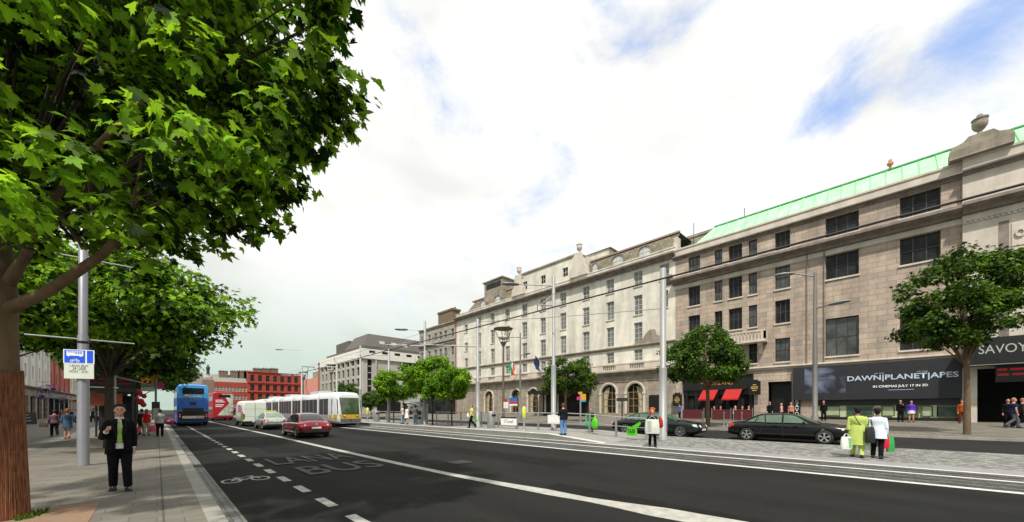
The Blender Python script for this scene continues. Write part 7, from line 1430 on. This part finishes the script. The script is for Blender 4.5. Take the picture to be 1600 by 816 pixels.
# 5 two shoppers walking away on the median
p = Vector((16.9, YX(1340, 16.9), 0)); p.z = mz(p.x, p.y); lime_c = (.42, .52, .13)
g1 = person('woman in a loose lime green tunic and trousers carrying shopping bags, walking away', p, away(p, .1), 1.70, 'stride', lime_c, lime_c, hair=(.012, .008, .014), sleeves=.7, tunic=.42, arms=('down', 'down'), bulk=1.2, vox=.011, skin=mat('dark_skin', (.18, .075, .045), .5))
rt_ = Vector((CA, -SA, 0)); carrier('pale green and white carrier bag in the left hand of the woman in lime green', p - rt_ * .38 + Vector((0, 0, .82)), .36, .42, .16, mat('greenish_carrier', (.62, .68, .60), .5, var=.1), 0 - R(YAW), .12, stripe=mat('pale_green_print', (.22, .42, .16), .5))
carrier('white carrier bag in the right hand of the woman in lime green', p + rt_ * .34 + Vector((0, 0, .80)), .30, .44, .14, mat('white_thin_bag', (.66, .70, .68), .4, var=.1), -R(YAW), .1, soft=1)
b = MB(); tr_ = -Vector((p.x, p.y, 0)).normalized(); b.tube([p + tr_ * .17 - rt_ * .12 + Vector((0, 0, 1.42)), p + tr_ * .2 + rt_ * .02 + Vector((0, 0, 1.2)), p + tr_ * .19 + rt_ * .2 + Vector((0, 0, .98))], .013, 6); single('bag_strap', b, M['black'], 'dark strap across the back of the lime green tunic', 'strap', p + Vector((0, 0, 1.2)))
p2 = Vector((17.05, YX(1371, 17.05), 0)); p2.z = mz(p2.x, p2.y)
person('person in a loose pale blue shirt walking away beside the woman in lime green', p2, away(p2, -.05), 1.66, 'stride', (.62, .68, .80), blk, hair=(.012, .008, .014), sleeves=1, tunic=.16, arms=('down', 'down'), bulk=1.12, vox=.011, skin=MATS['dark_skin'])
carrier('black shoulder bag hanging between the two shoppers', p2 - rt_ * .24 + Vector((0, 0, 1.32)) - Vector((p2.x, p2.y, 0)).normalized() * .12, .30, .5, .16, mat('black_leather', (.01, .01, .012), .4), -R(YAW), .3, soft=1)
carrier('red bag in the right hand of the person in the pale blue shirt', p2 + rt_ * .28 + Vector((0, 0, .80)), .22, .40, .12, mat('red_bag_plastic', (.5, .01, .03), .4), -R(YAW), .08, soft=1)
carrier('green bag carried outermost by the person in the pale blue shirt', p2 + rt_ * .43 + Vector((0, 0, .76)), .24, .46, .12, mat('green_bag_plastic', (.02, .30, .06), .4), -R(YAW), .08, soft=1)
# 6 far pavement
def far(px, X, *a, **k): Y = YX(px, X); return person(a[0], (X, Y, zg(X)), *a[1:], **k)
far(1407, 41.5, 'person in black standing before the left display cases of the cinema', math.pi / 2, 1.72, 'stand', blk, blk, arms=('phone', 'down'), vox=.02)
far(1424, 41.5, 'woman in a purple top and white shorts before the display cases', math.pi / 2, 1.66, 'stand', (.10, .03, .42), (.62, .56, .60), hair=(.03, .02, .02), skirt=.7, bare_legs=True, vox=.02)
far(1287, 41, 'person in black with a reddish face right of the street lamp', math.pi / 2, 1.74, 'stand', blk, blk, hair=(.25, .04, .03), vox=.02)
far(1203, 40, 'dark-haired person behind the roof of the black saloon', math.pi / 2, 1.74, 'stand', blk, blk, vox=.02)
far(1236, 40.5, 'person with a green cap behind the roof of the black saloon', math.pi / 2, 1.62, 'stand', (.45, .2, .14), blk, hair=(.03, .3, .12), vox=.02)
far(1221, 40.5, 'person in a pale red and white top behind the black saloon roof', 0, 1.55, 'stand', (.6, .3, .28), blk, hair=(.4, .3, .28), vox=.02)
far(1575, 37.5, 'person in black holding a white cup at the cinema entrance', math.pi / 2, 1.74, 'stride', blk, blk, arms=('phone', 'down'), vox=.018)
far(1584, 36.5, 'heavy man in a navy t-shirt and grey trousers walking past the cinema entrance', math.pi + .3, 1.78, 'walk', (.015, .018, .07), (.09, .10, .115), hair=(.35, .17, .12), sleeves=.4, arms=('swingf', 'down'), bulk=1.25, vox=.018)
far(1598, 37, 'person in dark clothes cut by the right edge of the view', math.pi, 1.75, 'walk', (.03, .02, .02), blk, hair=(.3, .14, .1), vox=.018)
far(1503, 41, 'person in an orange top half hidden by the cinema tree trunk', math.pi / 2, 1.65, 'stand', (.30, .07, .01), (.12, .02, .01), vox=.02)
far(1062, 37, 'person in a blue shirt standing left of the pub front', 0, 1.70, 'stand', (.04, .10, .35), blk, arms=('front', 'front'), vox=.02)
for (px, c, hc_, lab) in ((1116, (.35, .03, .02), (.25, .05, .03), 'seated drinker in red left of the round terrace table'), (1126, (.45, .07, .03), (.3, .06, .03), 'seated drinker in orange-red behind the pub tree trunk'), (1149, (.72, .72, .7), (.5, .5, .48), 'seated drinker in white on the pub terrace, left of the pair'), (1160, (.5, .02, .03), (.35, .02, .02), 'seated drinker in red on the pub terrace, middle of the three'), (1170, (.7, .68, .66), (.4, .1, .05), 'seated drinker in white nearest the stone pier')):
    X = 40.5; Y = YX(px, X); z_ = zg(X); person(lab, (X, Y, z_), math.pi / 2 + rg.uniform(-.6, .6), 1.75, 'sit', c, blk, hair=hc_, vox=.02, group='seated drinkers on the pub terrace'); b = MB(); b.box(X - .22, X + .22, Y - .22, Y + .22, z_ + .40, z_ + .44); s_ = thing('terrace_chair', 'dark terrace chair under the ' + lab.replace('on the pub terrace, ', ''), 'chair', (X, Y, z_), 'chairs on the pub terrace'); part('seat', b, M['frame_dark'], s_)
    for dx in (-.2, .2):
        for dy in (-.2, .2): b = MB(); b.tube([(X + dx, Y + dy, z_), (X + dx, Y + dy, z_ + .4)], .015, 5); part('leg', b, M['frame_dark'], s_)
    b = MB(); b.box(X + .2, X + .23, Y - .2, Y + .2, z_ + .44, z_ + .85); part('backrest', b, M['frame_dark'], s_)
